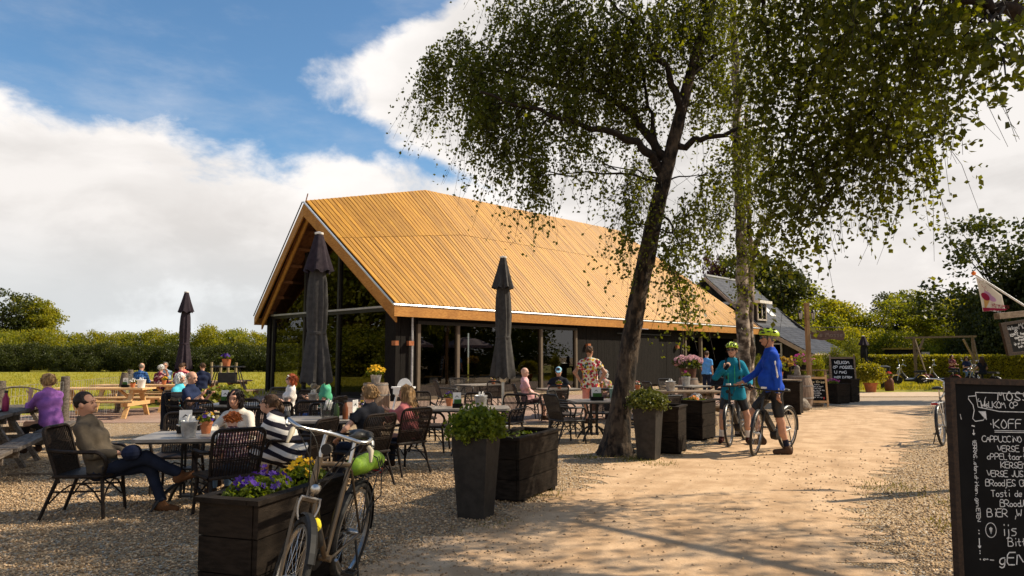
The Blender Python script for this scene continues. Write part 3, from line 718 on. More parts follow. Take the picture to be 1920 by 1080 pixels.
def reach(mb, src, clumps, rng, r=.03):
    """branches from the nearest limb point to each leaf clump"""
    for c, rr, ns in clumps:
        c = Vector(c); s = min(src, key=lambda p: (p-c).length+max(0, p.z-c.z)*1.5)
        d = (c-s).length
        if d < .1: continue
        mid = s.lerp(c, .5)+Vector((0, 0, .12*d)); limb(mb, wob(bez(s, mid, c, 4), .02, rng, 2), r*min(1, .4+d*.3), .006, 5)
        for _ in range(3):
            e = c+Vector(rng.normal(0, .7, 3))*Vector(rr).length*.5; limb(mb, bez(s.lerp(c, .7), c+Vector((0, 0, .1)), e, 3), r*.35, .003, 4)
def px_clumps(lst, k=1.0, dmul=1.3):
    out = []
    for u, v, ru, rv, Y, ns in lst:
        c = A(u, v, Y); s = Y/1300
        out.append((tuple(c), (ru*s, (ru+rv)*.5*s*dmul, rv*s), int(ns*k)))
    return out
def build_birch():
    rng = np.random.default_rng(21); Y = 11.4
    root = thing('birch_tree', 'leaning rough barked birch with wide spreading crown at the edge of the path', 'tree', tuple(G(1155, 850)))
    O = Vector(root.location)
    T = [A(u, v, Y) for u, v in [(1154, 858), (1156, 825), (1164, 770), (1173, 710), (1182, 640), (1195, 560), (1212, 480), (1229, 400), (1244, 340), (1258, 285), (1275, 220), (1292, 150), (1310, 85), (1332, 20), (1348, -60), (1355, -180), (1340, -300)]]
    rs = [.30, .225, .180, .160, .150, .145, .142, .135, .125, .115, .10, .09, .078, .065, .05, .035, .015]
    # trunk: rings with fissured, uneven bark and root flare
    mb = MB(); n = 22; rings = []
    for i in range(len(T)-1):
        sub = 5 if i < 9 else 3
        for k in range(sub): rings.append((T[i].lerp(T[i+1], k/sub), rs[i]+(rs[i+1]-rs[i])*k/sub))
    o = 0; ph = rng.random(9)*6.28
    for j, (p, r) in enumerate(rings):
        for a in range(n):
            th = 2*math.pi*a/n; z = p.z
            f = 1+.06*math.sin(3*th+ph[0]+z*1.1)+.05*math.sin(7*th+ph[1]+z*2.3)+rng.normal(0, .035)
            if z < .55: f += (.55-z)*.55*max(0, math.sin(4*th+ph[2]))
            mb.v.append(tuple(p+Vector((math.cos(th), math.sin(th), 0))*r*f-O))
    for j in range(len(rings)-1):
        for a in range(n): a2 = (a+1) % n; mb.f.append((j*n+a, j*n+a2, (j+1)*n+a2, (j+1)*n+a))
    obj('trunk', mb, m_bark, root, sm=50)
    limbs = [([(1246, 335), (1222, 288), (1196, 264), (1130, 245), (1060, 225), (985, 200), (900, 172)], 11.4, 10.7, .095),
             ([(1252, 300), (1215, 250), (1178, 205), (1120, 170), (1040, 160), (950, 138), (870, 118), (825, 128)], 11.4, 12.2, .085),
             ([(1262, 280), (1300, 266), (1340, 256), (1400, 238), (1455, 222)], 11.4, 10.9, .075),
             ([(1278, 215), (1266, 170), (1248, 128), (1215, 75), (1160, 15), (1100, -60)], 11.4, 11.0, .08),
             ([(1300, 135), (1330, 116), (1372, 82), (1420, 20)], 11.4, 11.8, .06),
             ([(1235, 310), (1224, 240), (1214, 180), (1190, 100), (1150, 40)], 11.4, 12.0, .05),
             ([(1236, 395), (1262, 425), (1272, 460), (1262, 500)], 11.3, 11.0, .025),
             ([(1330, 25), (1290, -60), (1230, -140), (1150, -220)], 11.4, 11.2, .06)]
    br = MB(); src = []
    for pts, y0, y1, r in limbs:
        P = [A(u, v, y0+(y1-y0)*i/(len(pts)-1)) for i, (u, v) in enumerate(pts)]; P = wob(P, .025, rng, 3); src += P[4:]
        limb(br, P, r, r*.22)
    src += T[8:]
    cl = px_clumps([(815, 120, 22, 40, 12.2, 60), (822, 165, 16, 30, 12.2, 26), (862, 85, 40, 40, 12, 85), (890, 140, 50, 55, 11.6, 120), (940, 105, 62, 45, 12, 130), (905, 205, 36, 50, 11.2, 70),
        (960, 190, 58, 48, 11.2, 130), (945, 255, 30, 40, 11.2, 46), (1000, 262, 40, 56, 11.1, 90), (1012, 330, 22, 42, 11.1, 42), (1000, 60, 60, 40, 11.6, 110), (955, 20, 40, 25, 11.8, 40), (1050, 20, 70, 50, 11.5, 120),
        (1060, 105, 75, 65, 11.5, 190), (1070, 190, 62, 38, 11.0, 100), (1090, 255, 30, 30, 11, 26), (1130, 60, 75, 70, 11.2, 180), (1150, 150, 60, 60, 11.7, 130), (1200, 40, 80, 60, 11.2, 170), (1205, 120, 55, 50, 11.8, 90),
        (1200, 210, 45, 40, 11.8, 40), (1270, 30, 70, 60, 11.6, 140), (1330, 60, 60, 70, 11.6, 130), (1340, 150, 40, 45, 11.6, 50), (1300, 190, 35, 35, 11.9, 22),
        (1190, 345, 28, 60, 11.0, 50), (1180, 420, 22, 60, 11.0, 34), (1290, 400, 32, 60, 11.1, 46), (1262, 460, 28, 60, 10.9, 44), (1278, 530, 18, 40, 10.9, 22), (1285, 585, 6, 18, 10.9, 5), (1330, 330, 40, 50, 11.2, 40), (1385, 270, 40, 40, 11, 50), (1120, 310, 18, 40, 11.2, 12),
        (1000, -80, 110, 70, 11.6, 120), (1120, -110, 110, 80, 11.3, 140), (1250, -110, 110, 80, 11.4, 150), (1340, -60, 80, 80, 11.6, 120), (1220, -240, 120, 80, 11.4, 120), (1330, -260, 90, 80, 11.5, 90)], 1.38)
    reach(br, src, cl, rng, .03)
    for v in range(len(br.v)): br.v[v] = tuple(Vector(br.v[v])-O)
    obj('limbs', br, m_twig, root, sm=60)
    C, tw = crown_np(cl, rng, .066, (.4, 1.2), 1.2, (10, 17), (2.4, 11.4), .2)
    tw.v = [tuple(Vector(v)-O) for v in tw.v]
    # bare dead sprays under the crown
    for _ in range(70):
        p = A(1195+rng.normal(0, 26), 290+rng.random()*60, 11.1+rng.normal(0, .2)); l = .3+.6*rng.random()
        tw.tube([p-O, p-O+Vector((rng.normal(0, .15), rng.normal(0, .1), -l*.5)), p-O+Vector((rng.normal(0, .3), rng.normal(0, .2), -l))], [.004, .003, .002], 3, False)
    obj('twigs', tw, m_twig, root, kind='stuff')
    v, f = leaves_np(C-np.array(O), .063, rng, .70, up=-.6)
    link('crown', mesh_np('crown', v, f, g_birch), root)['kind'] = 'stuff'
build_birch()

def build_birch2():
    rng = np.random.default_rng(5); Y = 14.0
    root = thing('birch_tree', 'pale barked upright birch with twin stem behind the two cyclists', 'tree', tuple(G(1394, 666+2080/14.0)))
    O = Vector(root.location)
    def stem(pts, r0, r1, mat, nm):
        P = wob([A(u, v, Y+dy) for u, v, dy in pts], .018, rng, 5); mb = MB(); limb(mb, P, r0, r1, 14)
        mb.v = [tuple(Vector(v)*1-O+Vector(rng.normal(0, .008, 3))) for v in mb.v]; obj(nm, mb, mat, root, sm=60); return P
    P1 = stem([(1393, 816, 0), (1394, 740, 0), (1395, 660, 0), (1394, 560, 0), (1391, 470, 0), (1387, 380, 0), (1383, 290, 0), (1380, 200, 0), (1377, 110, 0), (1373, 10, 0), (1370, -100, 0)], .165, .055, m_birch, 'trunk')
    P2 = stem([(1408, 800, .1), (1410, 720, .1), (1409, 640, .1), (1408, 540, .1), (1407, 470, .05), (1404, 380, .05), (1403, 300, .05), (1400, 200, .1)], .085, .03, m_birch, 'second_stem')
    P3 = stem([(1407, 500, .05), (1418, 455, .1), (1434, 425, .2), (1453, 390, .3)], .075, .035, m_bark, 'limb')
    P4 = stem([(1406, 375, .05), (1420, 335, .1), (1450, 300, .2)], .04, .015, m_bark, 'limb')
    cl = px_clumps([(1395, 330, 36, 50, 13.8, 60), (1360, 380, 40, 50, 13.7, 60), (1335, 400, 30, 40, 13.6, 26), (1395, 470, 26, 50, 13.6, 40), (1420, 420, 26, 40, 13.7, 30), (1385, 540, 14, 30, 13.6, 10), 
        (1410, 260, 50, 60, 13.8, 70), (1370, 180, 50, 60, 14, 60), (1410, 110, 70, 60, 14, 100), (1460, 330, 40, 50, 13.8, 60), (1350, 20, 80, 60, 14, 90), (1440, 20, 80, 60, 14, 90), (1400, -80, 120, 70, 14, 110)])
    br = MB(); reach(br, P1[14:]+P3+P4, cl, rng, .025); br.v = [tuple(Vector(v)-O) for v in br.v]; obj('limbs', br, m_twig, root, kind='stuff')
    C, tw = crown_np(cl, rng, .06, (.35, .9), 1.1, (9, 14), (4.6, 14)); tw.v = [tuple(Vector(v)-O) for v in tw.v]; obj('twigs', tw, m_twig, root, kind='stuff')
    v, f = leaves_np(C-np.array(O), .062, rng, .70, up=-.6); link('crown', mesh_np('crown', v, f, g_birch), root)['kind'] = 'stuff'
build_birch2()

def build_overhang():
    rng = np.random.default_rng(9)
    root = thing('shade_tree', 'large broad leaved tree hanging in from the right with dark boughs over the path', 'tree', (9.3, 5.0, 0))
    O = Vector(root.location); mb = MB()
    limb(mb, wob([O+Vector(p) for p in ((0, 0, -.05), (-.05, 0, .8), (-.1, .05, 2), (-.25, .1, 3.4), (-.4, .1, 4.8), (-.6, .1, 6.5), (-.6, .2, 8.5))], .03, rng, 3), .34, .12, 14)
    src = []; lm = MB()
    for pts, r in (([tuple(O+Vector((-.3, .1, 3.9))), tuple(A(1990, 55, 6.3)), tuple(A(1900, 18, 5.9)), tuple(A(1840, 3, 5.8)), tuple(A(1770, -25, 5.9)), tuple(A(1680, -70, 6.4))], .10),
                   ([tuple(O+Vector((-.4, .1, 4.6))), tuple(A(1880, -140, 7)), tuple(A(1740, -90, 7.3)), tuple(A(1640, 0, 7.6)), tuple(A(1560, 90, 7.9)), tuple(A(1500, 180, 8.0))], .09),
                   ([tuple(O+Vector((-.45, .1, 5.4))), tuple(A(1800, -160, 7.8)), tuple(A(1720, -20, 8)), tuple(A(1700, 120, 8)), tuple(A(1690, 240, 8.1))], .08),
                   ([tuple(O+Vector((-.5, .1, 6))), tuple(A(1660, -260, 7.6)), tuple(A(1500, -160, 7.8)), tuple(A(1420, -20, 8)), tuple(A(1440, 100, 8))], .08),
                   ([tuple(O+Vector((-.5, .2, 5))), (6.5, 9.5, 6.4), (5.0, 11.2, 6.8)], .08)):
        P = wob([Vector(p) for p in pts], .03, rng, 4); limb(lm, P, r, r*.2); src += P[4:]
    cl = px_clumps([(1440, 60, 60, 60, 8, 90), (1450, 150, 60, 60, 8, 95), (1480, 240, 60, 60, 8, 90), (1520, 30, 70, 60, 7.6, 100), (1540, 130, 70, 70, 7.8, 130), (1570, 230, 70, 60, 8, 120), (1500, 320, 45, 50, 8, 55), (1560, 320, 50, 45, 8.3, 60),
        (1620, 60, 70, 70, 7.3, 120), (1630, 170, 60, 70, 7.6, 120), (1650, 270, 55, 55, 8, 90), (1700, 60, 60, 70, 6.8, 100), (1700, 170, 60, 60, 7.6, 110), (1715, 260, 45, 50, 8, 60), (1765, 200, 30, 50, 8, 34), (1730, 320, 20, 45, 8.1, 22), (1660, 345, 16, 40, 8.1, 14),
        (1480, 385, 30, 36, 8, 24), (1535, 395, 24, 30, 8.0, 18), (1498, 440, 10, 28, 8, 7), (1440, 360, 24, 40, 8.1, 20), (1760, 60, 50, 60, 6.4, 60), (1800, 70, 36, 40, 6, 40), (1600, 10, 60, 40, 6.6, 70)], .66, 1.2)
    cl += px_clumps([(1560, -90, 140, 70, 7.6, 130), (1700, -90, 120, 70, 7, 120), (1820, -60, 80, 50, 6, 60), (1450, -100, 120, 70, 8, 110), (1640, -230, 180, 100, 7.4, 150)], 1, 1.3)
    cl += [((5.2, 11.0, 6.9), (1.0, 1.0, .8), 60), ((6.6, 9.2, 7.0), (1.1, 1.1, .9), 90), ((3.6, 6.2, 7.0), (1.2, 1.0, .8), 100), ((2.6, 7.4, 7.6), (1.1, 1.0, .8), 80), ((7.2, 7.6, 7.4), (1.2, 1.2, 1), 90), ((7.0, 5.0, 6.2), (1.2, 1.0, .9), 80), ((5.6, 4.2, 6.4), (1.0, 1.0, .8), 55), ((8.6, 8.6, 6.6), (1.2, 1.2, 1), 80), ((4.6, 8.6, 8.0), (1.2, 1.2, .8), 80)]
    cl += [(c_, (1.0, .9, .6), 95) for c_ in ((7.4, 6.3, 6.4), (8.8, 7.4, 6.2), (7.4, 8.2, 7.2), (9.6, 6.2, 6.8), (6.2, 5.6, 6.6), (8.2, 5.4, 5.8), (3.6, 7.4, 6.6), (2.4, 6.3, 6.5), (4.6, 6.4, 7.0), (5.8, 7.2, 7.6), (2.2, 8.4, 7.8), (1.2, 7.2, 7.0))]  # leaf clumps added out of view to cast dappled shade on the foreground
    big = px_clumps([(1862, 100, 26, 40, 5.2, 9), (1900, 60, 30, 50, 5, 12), (1840, 55, 24, 30, 5.4, 8), (1885, 140, 12, 24, 5, 3), (1780, 25, 40, 24, 5.8, 14), (1915, 110, 10, 40, 5.1, 5)], 1)
    reach(lm, src, cl+big, rng, .024)
    for m_, nm in ((mb, 'trunk'), (lm, 'limbs')):
        m_.v = [tuple(Vector(v)-O) for v in m_.v]; obj(nm, m_, m_twig if nm == 'limbs' else m_bark, root, sm=60)
    C, tw = crown_np(cl, rng, .07, (.35, 1.0), 1.3, (10, 16), (8, 7), .3); tw.v = [tuple(Vector(v)-O) for v in tw.v]; obj('twigs', tw, m_twig, root, kind='stuff')
    v, f = leaves_np(C-np.array(O), .066, rng, .76, up=-.5)
    C2, tw2 = crown_np(big, rng, .05, (.22, .4), 1.0, (7, 10), (8, 7)); v2, f2 = leaves_np(C2-np.array(O), .074, rng, .76, up=-.5)
    link('crown', mesh_np('crown', np.concatenate([v, v2]), np.concatenate([f, f2+len(v)]), g_big), root)['kind'] = 'stuff'
build_overhang()

# ---- woodland kinds: crowns made of many leaf clumps on limbs
def crown_mesh(seed, H, Rr, nclump, per, lsize, base=.22, flat=1.0, mat=None):
    rng = np.random.default_rng(seed); C = []; cc = []
    lobes = [(rng.normal(0, .45, 2)*Rr*.8, H*(base+.2+.55*rng.random()), Rr*(.38+.3*rng.random())) for _ in range(9)]
    for k in range(nclump):
        lx, lz, lr = lobes[rng.integers(len(lobes))]
        d = rng.normal(size=3); d /= np.linalg.norm(d)
        p = np.array([lx[0], lx[1], lz])+d*np.array([lr, lr, lr*.8*flat])*(.72+.35*rng.random())
        p[2] = min(max(p[2], H*max(base, .02)*.6), H); cc.append(p)
        n = int(per*(.6+.8*rng.random())); C.append(p+np.clip(rng.normal(0, 1, (n, 3)), -1.7, 1.7)*np.array([.30, .30, .2])*Rr*.34)
    C = np.concatenate(C); C = C[C[:, 2] > .05]
    v, f = leaves_np(C, lsize, rng, .75, up=.5)
    mb = MB(); limb(mb, wob([Vector((0, 0, -.1)), Vector((.05*Rr, 0, H*.35)), Vector((0, .05*Rr, H*.75))], .04*Rr*.3, rng, 3), Rr*.06, Rr*.015, 8)
    for p in cc[::5]:
        z0 = H*(.15+.35*rng.random()); limb(mb, bez((0, 0, z0), (p[0]*.4, p[1]*.4, z0+(p[2]-z0)*.6), tuple(p), 4), Rr*.022, Rr*.004, 4)
    return mesh_np('crown', v, f, mat), mb
class TreeKind:
    def __init__(s, mats, *a, **k):
        me, s.mb = crown_mesh(*a, **k); s.meshes = []
        for m in mats: q = me.copy(); q.materials.clear(); q.materials.append(m); s.meshes.append(q)
        s.tm = bpy.data.meshes.new('trunk'); s.tm.from_pydata(s.mb.v, [], s.mb.f); s.tm.materials.append(m_twig); s.H = a[1]; s.Rr = a[2]
    def at(s, name, label, cat, x, y, h, r, mi=0, rz=0, group=None):
        root = thing(name, label, cat, (x, y, 0), rz, group); root.scale = (r/s.Rr, r/s.Rr, h/s.H)
        link('trunk', s.tm, root); link('crown', s.meshes[mi], root)['kind'] = 'stuff'; return root
K1 = TreeKind([g_forest, g_dark, g_olive, g_copper], 31, 9, 3.6, 230, 46, .26)
K2 = TreeKind([g_forest, g_dark, g_olive, g_copper], 32, 9, 3.6, 260, 40, .24, base=.15)
K3 = TreeKind([g_olive, g_forest, g_dark], 33, 4.6, 3.0, 300, 40, .17, base=-.14, flat=.9)
K4 = TreeKind([g_pale, g_olive, g_hedge], 34, 2.0, 1.2, 150, 40, .085, base=.05)
def px_tree(kind, nm, label, u, topv, wpx, Y, mi, group=None, cat='tree'):
    c = A(u, topv, Y); return kind.at(nm, label, cat, c.x, Y, c.z*1.03, wpx/2*Y/1300, mi, random.random()*6.28, group)
ORD = ['leftmost']+[w+' from the left,' for w in 'second third fourth fifth sixth seventh eighth ninth tenth eleventh twelfth thirteenth fourteenth fifteenth'.split()]
# left: two tall trees, then the flowering hedgerow shrub by shrub
px_tree(K2, 'broadleaf_tree', 'tall dense green tree at the far left beyond the meadow', 8, 556, 130, 84, 1+0)
px_tree(K1, 'broadleaf_tree', 'loose olive tree with gappy crown beyond the meadow, right of the tall dense one', 72, 566, 100, 86, 2)
us = [(-40, 600), (20, 612), (78, 604), (132, 616), (186, 610), (238, 612), (290, 606), (340, 612), (392, 598), (440, 606), (486, 612), (540, 606), (600, 610), (660, 604), (720, 608)]
for i, (u, tv) in enumerate(us):
    px_tree(K3, 'hedgerow_shrub', ORD[i]+' tall yellowish shrub of the hedgerow behind the meadow fence', u, tv, 84+random.random()*20, 74+random.random()*6, i % 2, 'shrubs of the hedgerow behind the meadow', 'shrub')
for i in range(14):
    px_tree(K3, 'hedgerow_shrub', ORD[i]+' low dark shrub at the foot of the meadow hedgerow', -30+i*44, 642-(i % 3)*4, 70, 68, 2, 'low shrubs at the foot of the hedgerow', 'shrub')
# right: wood behind the lane
for i, (k, u, tv, w, Y, mi, lab) in enumerate([
    (K1, 1440, 492, 190, 62, 1, 'high round dark green tree rising behind the barn house roof'), (K2, 1400, 500, 120, 66, 0, 'bright green tree behind the pale birch trunk'), (K2, 1500, 540, 150, 60, 0, 'green tree sloping down behind the lamp post'),
    (K1, 1560, 566, 130, 64, 2, 'olive tree behind the hanging wooden sign'), (K2, 1625, 574, 120, 62, 0, 'mid green tree behind the far black parasol'), (K1, 1690, 560, 110, 66, 1, 'dark green tree behind the pergola, left half'), (K2, 1745, 552, 120, 62, 0, 'green tree behind the pergola beside the big dark tree'),
    (K1, 1800, 560, 140, 64, 2, 'olive tree behind the parked cars'), (K2, 1900, 560, 140, 64, 0, 'green tree far behind the hanging chalkboard')]):
    px_tree(k, 'woodland_tree', lab, u, tv, w, Y, mi, 'trees of the wood behind the lane')
for i, (u, tv, w, Y, mi) in enumerate([(1545, 610, 90, 52, 1), (1600, 600, 110, 54, 0), (1660, 606, 110, 53, 1), (1720, 620, 100, 54, 0), (1770, 616, 100, 53, 1), (1500, 622, 80, 53, 2)]):
    px_tree(K3, 'woodland_shrub', ['yellowish shrub right of the barn house eave', 'green shrub behind the far black parasol', 'yellowish shrub above the garden shed', 'green shrub inside the pergola frame', 'yellowish shrub behind the right pergola post', 'dark shrub peeping over the barn house eave'][i]+' at the wood edge', u, tv, w, Y, mi, 'shrubs at the wood edge', 'shrub')
px_tree(K1, 'copper_tree', 'dark red copper leaved tree peeping over the barn house ridge', 1349, 494, 70, 66, 3)
px_tree(K2, 'broadleaf_tree', 'big dark tree at the right edge behind the flag', 1885, 436, 250, 53, 1)
px_tree(K1, 'broadleaf_tree', 'dark tree half cut off beyond the hanging chalkboard', 1975, 470, 200, 50, 1)
px_tree(K1, 'broadleaf_tree', 'tree whose pale drooping spray enters halfway down the right picture edge', 2000, 130, 150, 25, 0)
for (x, y, h, r, lab) in [(-34, 26, 13, 5.2, 'tall tree left of the picnic tables, nearest the gable'), (-37, 32, 14, 5.6, 'broad tree left of the meadow mirrored in the gable glass'), (-43, 39, 15, 5.8, 'far tree left of the meadow beyond the mirrored one'), (-44, 32, 16, 6, 'tall tree behind the mirrored one left of the meadow'), (-28.5, 20, 12, 4.6, 'near tree left of the weathered picnic tables'),
        (29, 20, 12, 5, 'tree right of the path mirrored in the side glass'), (33, 26, 13, 5.5, 'broad tree right of the lane mirrored in the side glass'), (37, 32, 13, 5.5, 'far tree beyond the right hand lawn'), (27, 14, 11, 4.5, 'tree close to the right hand shade tree'), (38, 23, 15, 6, 'tall tree behind the ones right of the lane')]:
    (K1 if int(y) % 2 else K2).at('broadleaf_tree', lab, 'tree', x, y, h, r, 0, random.random()*6)
for (u, tv, w, Y, lab) in [(1830, 575, 110, 50, 'dark bush at the foot of the big dark tree, left side'), (1875, 560, 130, 49, 'dark bush under the flag'), (1940, 540, 150, 48, 'dark bush behind the hanging chalkboard'), (1845, 520, 140, 51, 'dark upper bush before the big dark tree')]:
    px_tree(K3, 'dark_bush', lab, u, tv, w, Y, 2, 'dark bushes at the right edge', 'bush')
for (x, y, lab) in [(-29, 24, 'bush under the trees left of the picnic tables'), (-33, 30, 'bush under the mirrored tree left of the meadow'), (-38, 36, 'bush under the far tree left of the meadow'), (27, 24, 'bush right of the lane under the trees'), (31, 30, 'bush right of the lawn under the trees')]:
    K3.at('broadleaf_bush', lab, 'bush', x, y, 4.5, 4.2, 1, x)
# garden greens along the barn house
for u, tv, w, Y, mi, lab in [(1422, 672, 26, 24, 0, 'bright green shrub behind the blue cyclist'), (1500, 664, 34, 34, 0, 'bright yellow green bush under the barn house gable'), (1530, 668, 30, 32, 1, 'olive bush at the foot of the lamp post'), (1560, 655, 60, 38, 0, 'golden leaved bush at the corner of the barn house'), (1596, 640, 46, 42, 0, 'golden leaved bush beside the far black parasol'), (1605, 668, 40, 36, 1, 'green bush left of the clipped hedge')]:
    px_tree(K4, 'garden_shrub', lab, u, tv, w, Y, mi, None, 'shrub')
def hedge():
    root = thing('clipped_hedge', 'clipped beech hedge with yellow green leaves behind the parked scooters', 'hedge', (0, 0, 0)); rng = np.random.default_rng(4)
    a, b = G(1640, 713), G(2060, 712); d = b-a; L = d.length; n = 26000
    t = rng.random(n); face = rng.random(n); z = np.where(face < .7, rng.random(n)*1.6, 1.6-.12*rng.random(n)); off = np.where(face < .7, rng.normal(0, .07, n), rng.random(n)*1.0)
    nrm = np.array([-d.y, d.x])/L
    C = np.stack([a.x+d.x*t+nrm[0]*off, a.y+d.y*t+nrm[1]*off, z+rng.normal(0, .03, n)], 1)
    v, f = leaves_np(C, .11, rng, .7); link('foliage', mesh_np('foliage', v, f, g_hedge), root)['kind'] = 'stuff'
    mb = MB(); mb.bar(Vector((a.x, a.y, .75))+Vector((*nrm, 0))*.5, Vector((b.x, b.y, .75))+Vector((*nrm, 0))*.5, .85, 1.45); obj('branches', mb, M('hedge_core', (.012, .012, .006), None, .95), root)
hedge()
# ================================================================ terrace furniture
def make_chair(label, m_weave, m_fr):
    r = thing('rattan_armchair', label, 'chair')
    # back: bent hoop with upright strands and woven bands
    bl, bt = (-.20, .40), (-.36, .90)
    def bp(x, t): return (x*(1+.05*t), bl[0]+(bt[0]-bl[0])*t-.03*(1-(x/.24)**2)*t, bl[1]+(bt[1]-bl[1])*t)
    hoop = rpoly([bp(-.225, -.1), bp(-.24, .97), bp(.24, .97), bp(.225, -.1)], .09, 5)
    obj('back_frame', MB().tube(hoop, .017, 6), m_fr, r, sm=60)
    w = MB()
    for k in range(17):
        x = -.205+.41*k/16
        w.tube([bp(x, .02), bp(x, .5), bp(x, .955)], .0075, 4, False)
    for t in (.03, .36, .40, .64, .68, .93):
        w.tube([bp(-.22+.44*i/6, t) for i in range(7)], .009, 4, False)
    for i in range(12):
        t = .06+.28*i/11; w.tube([bp(-.21+.42*j/4, t) for j in range(5)], .006, 3, False)
    obj('woven_back', w, m_weave, r, kind='stuff')
    s = MB(); n = 6; pts = [(-.24, -.22), (.24, -.22), (.27, .18), (.22, .25), (-.22, .25), (-.27, .18)]
    s.prism([(x, y, .405) for x, y in pts], (0, 0, .028)); obj('seat', s, m_weave, r)
    obj('seat_frame', MB().tube([(x*1.02, y*1.02, .415) for x, y in pts+pts[:1]], .018, 6, False), m_fr, r, sm=60)
    for sx in (-1, 1):
        obj('leg', MB().tube([(sx*.225, .215, .42), (sx*.25, .255, 0)], [.019, .016], 6), m_fr, r, sm=60)
        obj('leg', MB().tube([(sx*.215, -.19, .42), (sx*.24, -.34, 0)], [.019, .016], 6), m_fr, r, sm=60)
        arm = rpoly([bp(sx*.25, .55), (sx*.285, -.12, .655), (sx*.285, .20, .655), (sx*.26, .27, .56), (sx*.235, .22, .40)], .10, 4)
        obj('arm', MB().tube(arm, .019, 6), m_fr, r, sm=60)
        br = MB().tube(bez((sx*.235, .22, .16), (sx*.1, -.03, .52), (sx*.235, -.26, .16), 6), .009, 5)
        br.tube([(sx*.238, .225, .27), (sx*.232, -.235, .27)], .009, 5); obj('brace', br, m_fr, r)
    obj('brace', MB().tube(bez((-.235, .235, .16), (0, .235, .55), (.235, .235, .16), 6), .009, 5), m_fr, r)
    return r
CH = Proto(make_chair('dark rattan armchair', m_rattan, m_rattan))
CH2 = Proto(make_chair('grey brown woven armchair', m_rattan2, m_iron))
GC = 'armchairs around the terrace tables'
def chair(x, y, dx, dy, label, kind=0): return (CH2 if kind else CH).at((x, y, 0), hd(dx, dy), label, GC)

def make_table(label, w, d):
    r = thing('terrace_table', label, 'table')
    def rr(a, b, z, c=.06): return [(-a+c, -b, z), (a-c, -b, z), (a, -b+c, z), (a, b-c, z), (a-c, b, z), (-a+c, b, z), (-a, b-c, z), (-a, -b+c, z)]
    obj('table_top', MB().prism(rr(w/2, d/2, .722), (0, 0, .030)), m_tabletop, r)
    obj('edge_band', MB().prism(rr(w/2-.03, d/2-.03, .700), (0, 0, .020)), m_iron, r)
    p = MB()
    for sx in (-1, 1):
        for sy in (-1, 1): p.tube([(sx*.055, sy*.055, .10), (sx*.055, sy*.055, .70)], .014, 6)
    for z in (.12, .40): p.box((0, 0, z), (.15, .15, .02))
    obj('pedestal', p, m_iron, r, sm=40)
    for k in range(4):
        a = math.pi/4+k*math.pi/2; c, s = math.cos(a), math.sin(a)
        obj('foot', MB().tube(bez((c*.05, s*.05, .26), (c*.22, s*.22, .26), (c*.38, s*.38, .012), 6), [.02]*6+[.014], 6), m_iron, r, sm=60)
    return r
TB = Proto(make_table('grey terrace table', .92, .82)); TBL = Proto(make_table('grey terrace table', 1.35, .80))
GT = 'pedestal tables on the terrace'
def table(x, y, rz, label, big=0): return (TBL if big else TB).at((x, y, 0), rz, label, GT)

def make_picnic(label, mat, L=2.0):
    r = thing('picnic_table', label, 'picnic table')
    for k in range(5): obj('top_plank', MB().box((0, -.30+.15*k, .735), (L, .142, .045)), mat, r)
    for sy in (-1, 1):
        for k in range(2): obj('bench_plank', MB().box((0, sy*(.66+.145*k), .435), (L, .138, .045)), mat, r)
    for sx in (-1, 1):
        x = sx*(L/2-.32)
        for sy in (-1, 1): obj('leg', MB().bar((x, sy*.20, .71), (x, sy*.62, 0), .055, .11, (1, 0, 0)), mat, r)
        obj('cross_beam', MB().box((x+sx*.056, 0, .36), (.05, 1.68, .10)), mat, r)
        obj('top_batten', MB().box((x+sx*.056, 0, .665), (.05, .72, .09)), mat, r)
        obj('brace', MB().bar((x-sx*.03, 0, .37), (x-sx*.45, 0, .70), .05, .08, (0, 1, 0)), mat, r)
    return r
PN, PO, PB = Proto(make_picnic('x', m_newwood, 2.45)), Proto(make_picnic('x', m_oldwood, 1.95)), Proto(make_picnic('x', m_oldwood2, 2.0))
GPN = 'picnic tables'
PN.at((-10.7, 18.25), R(2), 'light new pine picnic table in front, with white flower pot and bucket', GPN)
PN.at((-10.75, 20.2), R(1), 'light new pine picnic table behind the front one, with yellow flower pot', GPN)
PN.at((-11.0, 23.25), R(0), 'light pine picnic table where the group of five sits', GPN)
dax = hd(-.39, .92)+math.pi/2
PO.at((-8.06, 11.15), dax, 'grey weathered picnic table where the man in purple sits', GPN)
PO.at((-7.28, 9.25), dax, 'grey weathered picnic table cut off at the left edge, nearer than the purple shirt', GPN)
PO.at((-6.5, 7.35), dax, 'nearest grey weathered picnic table, only one bench corner in view', GPN)
PB.at((3.95, 16.7), R(3), 'brown weathered picnic table behind the leafy planter, with zinc bucket', GPN)
PB.at((-9.6, 23.2), R(70), 'dark picnic table by the meadow posts, behind the man in navy', GPN)

# ---- near group
table(-3.45, 7.55, R(8), 'nearest grey table with bucket and menu card, man with crossed legs beside it')
chair(-4.28, 7.18, 1, .12, 'dark rattan armchair under the man with crossed legs')
chair(-3.98, 8.45, .25, -.97, 'empty dark rattan armchair behind the nearest table')
chair(-2.86, 7.12, -.62, .78, 'dark rattan armchair of the red haired child, back to us')
chair(-2.42, 8.05, -.95, .25, 'dark rattan armchair under the woman in striped dress')
chair(-3.45, 9.15, .1, -1, 'dark rattan armchair under the woman in cream cardigan')
table(-2.45, 9.5, R(6), 'grey table with clear bucket between the striped dress and the blond boy', 1)
chair(-1.86, 8.75, -.80, .60, 'dark rattan armchair under the blond boy, back to us')
chair(-1.52, 9.72, -.72, .70, 'dark rattan armchair under the long haired girl, back to us')
chair(-3.0, 10.6, .3, -1, 'dark rattan armchair behind the clear bucket, left of the parasol pole')
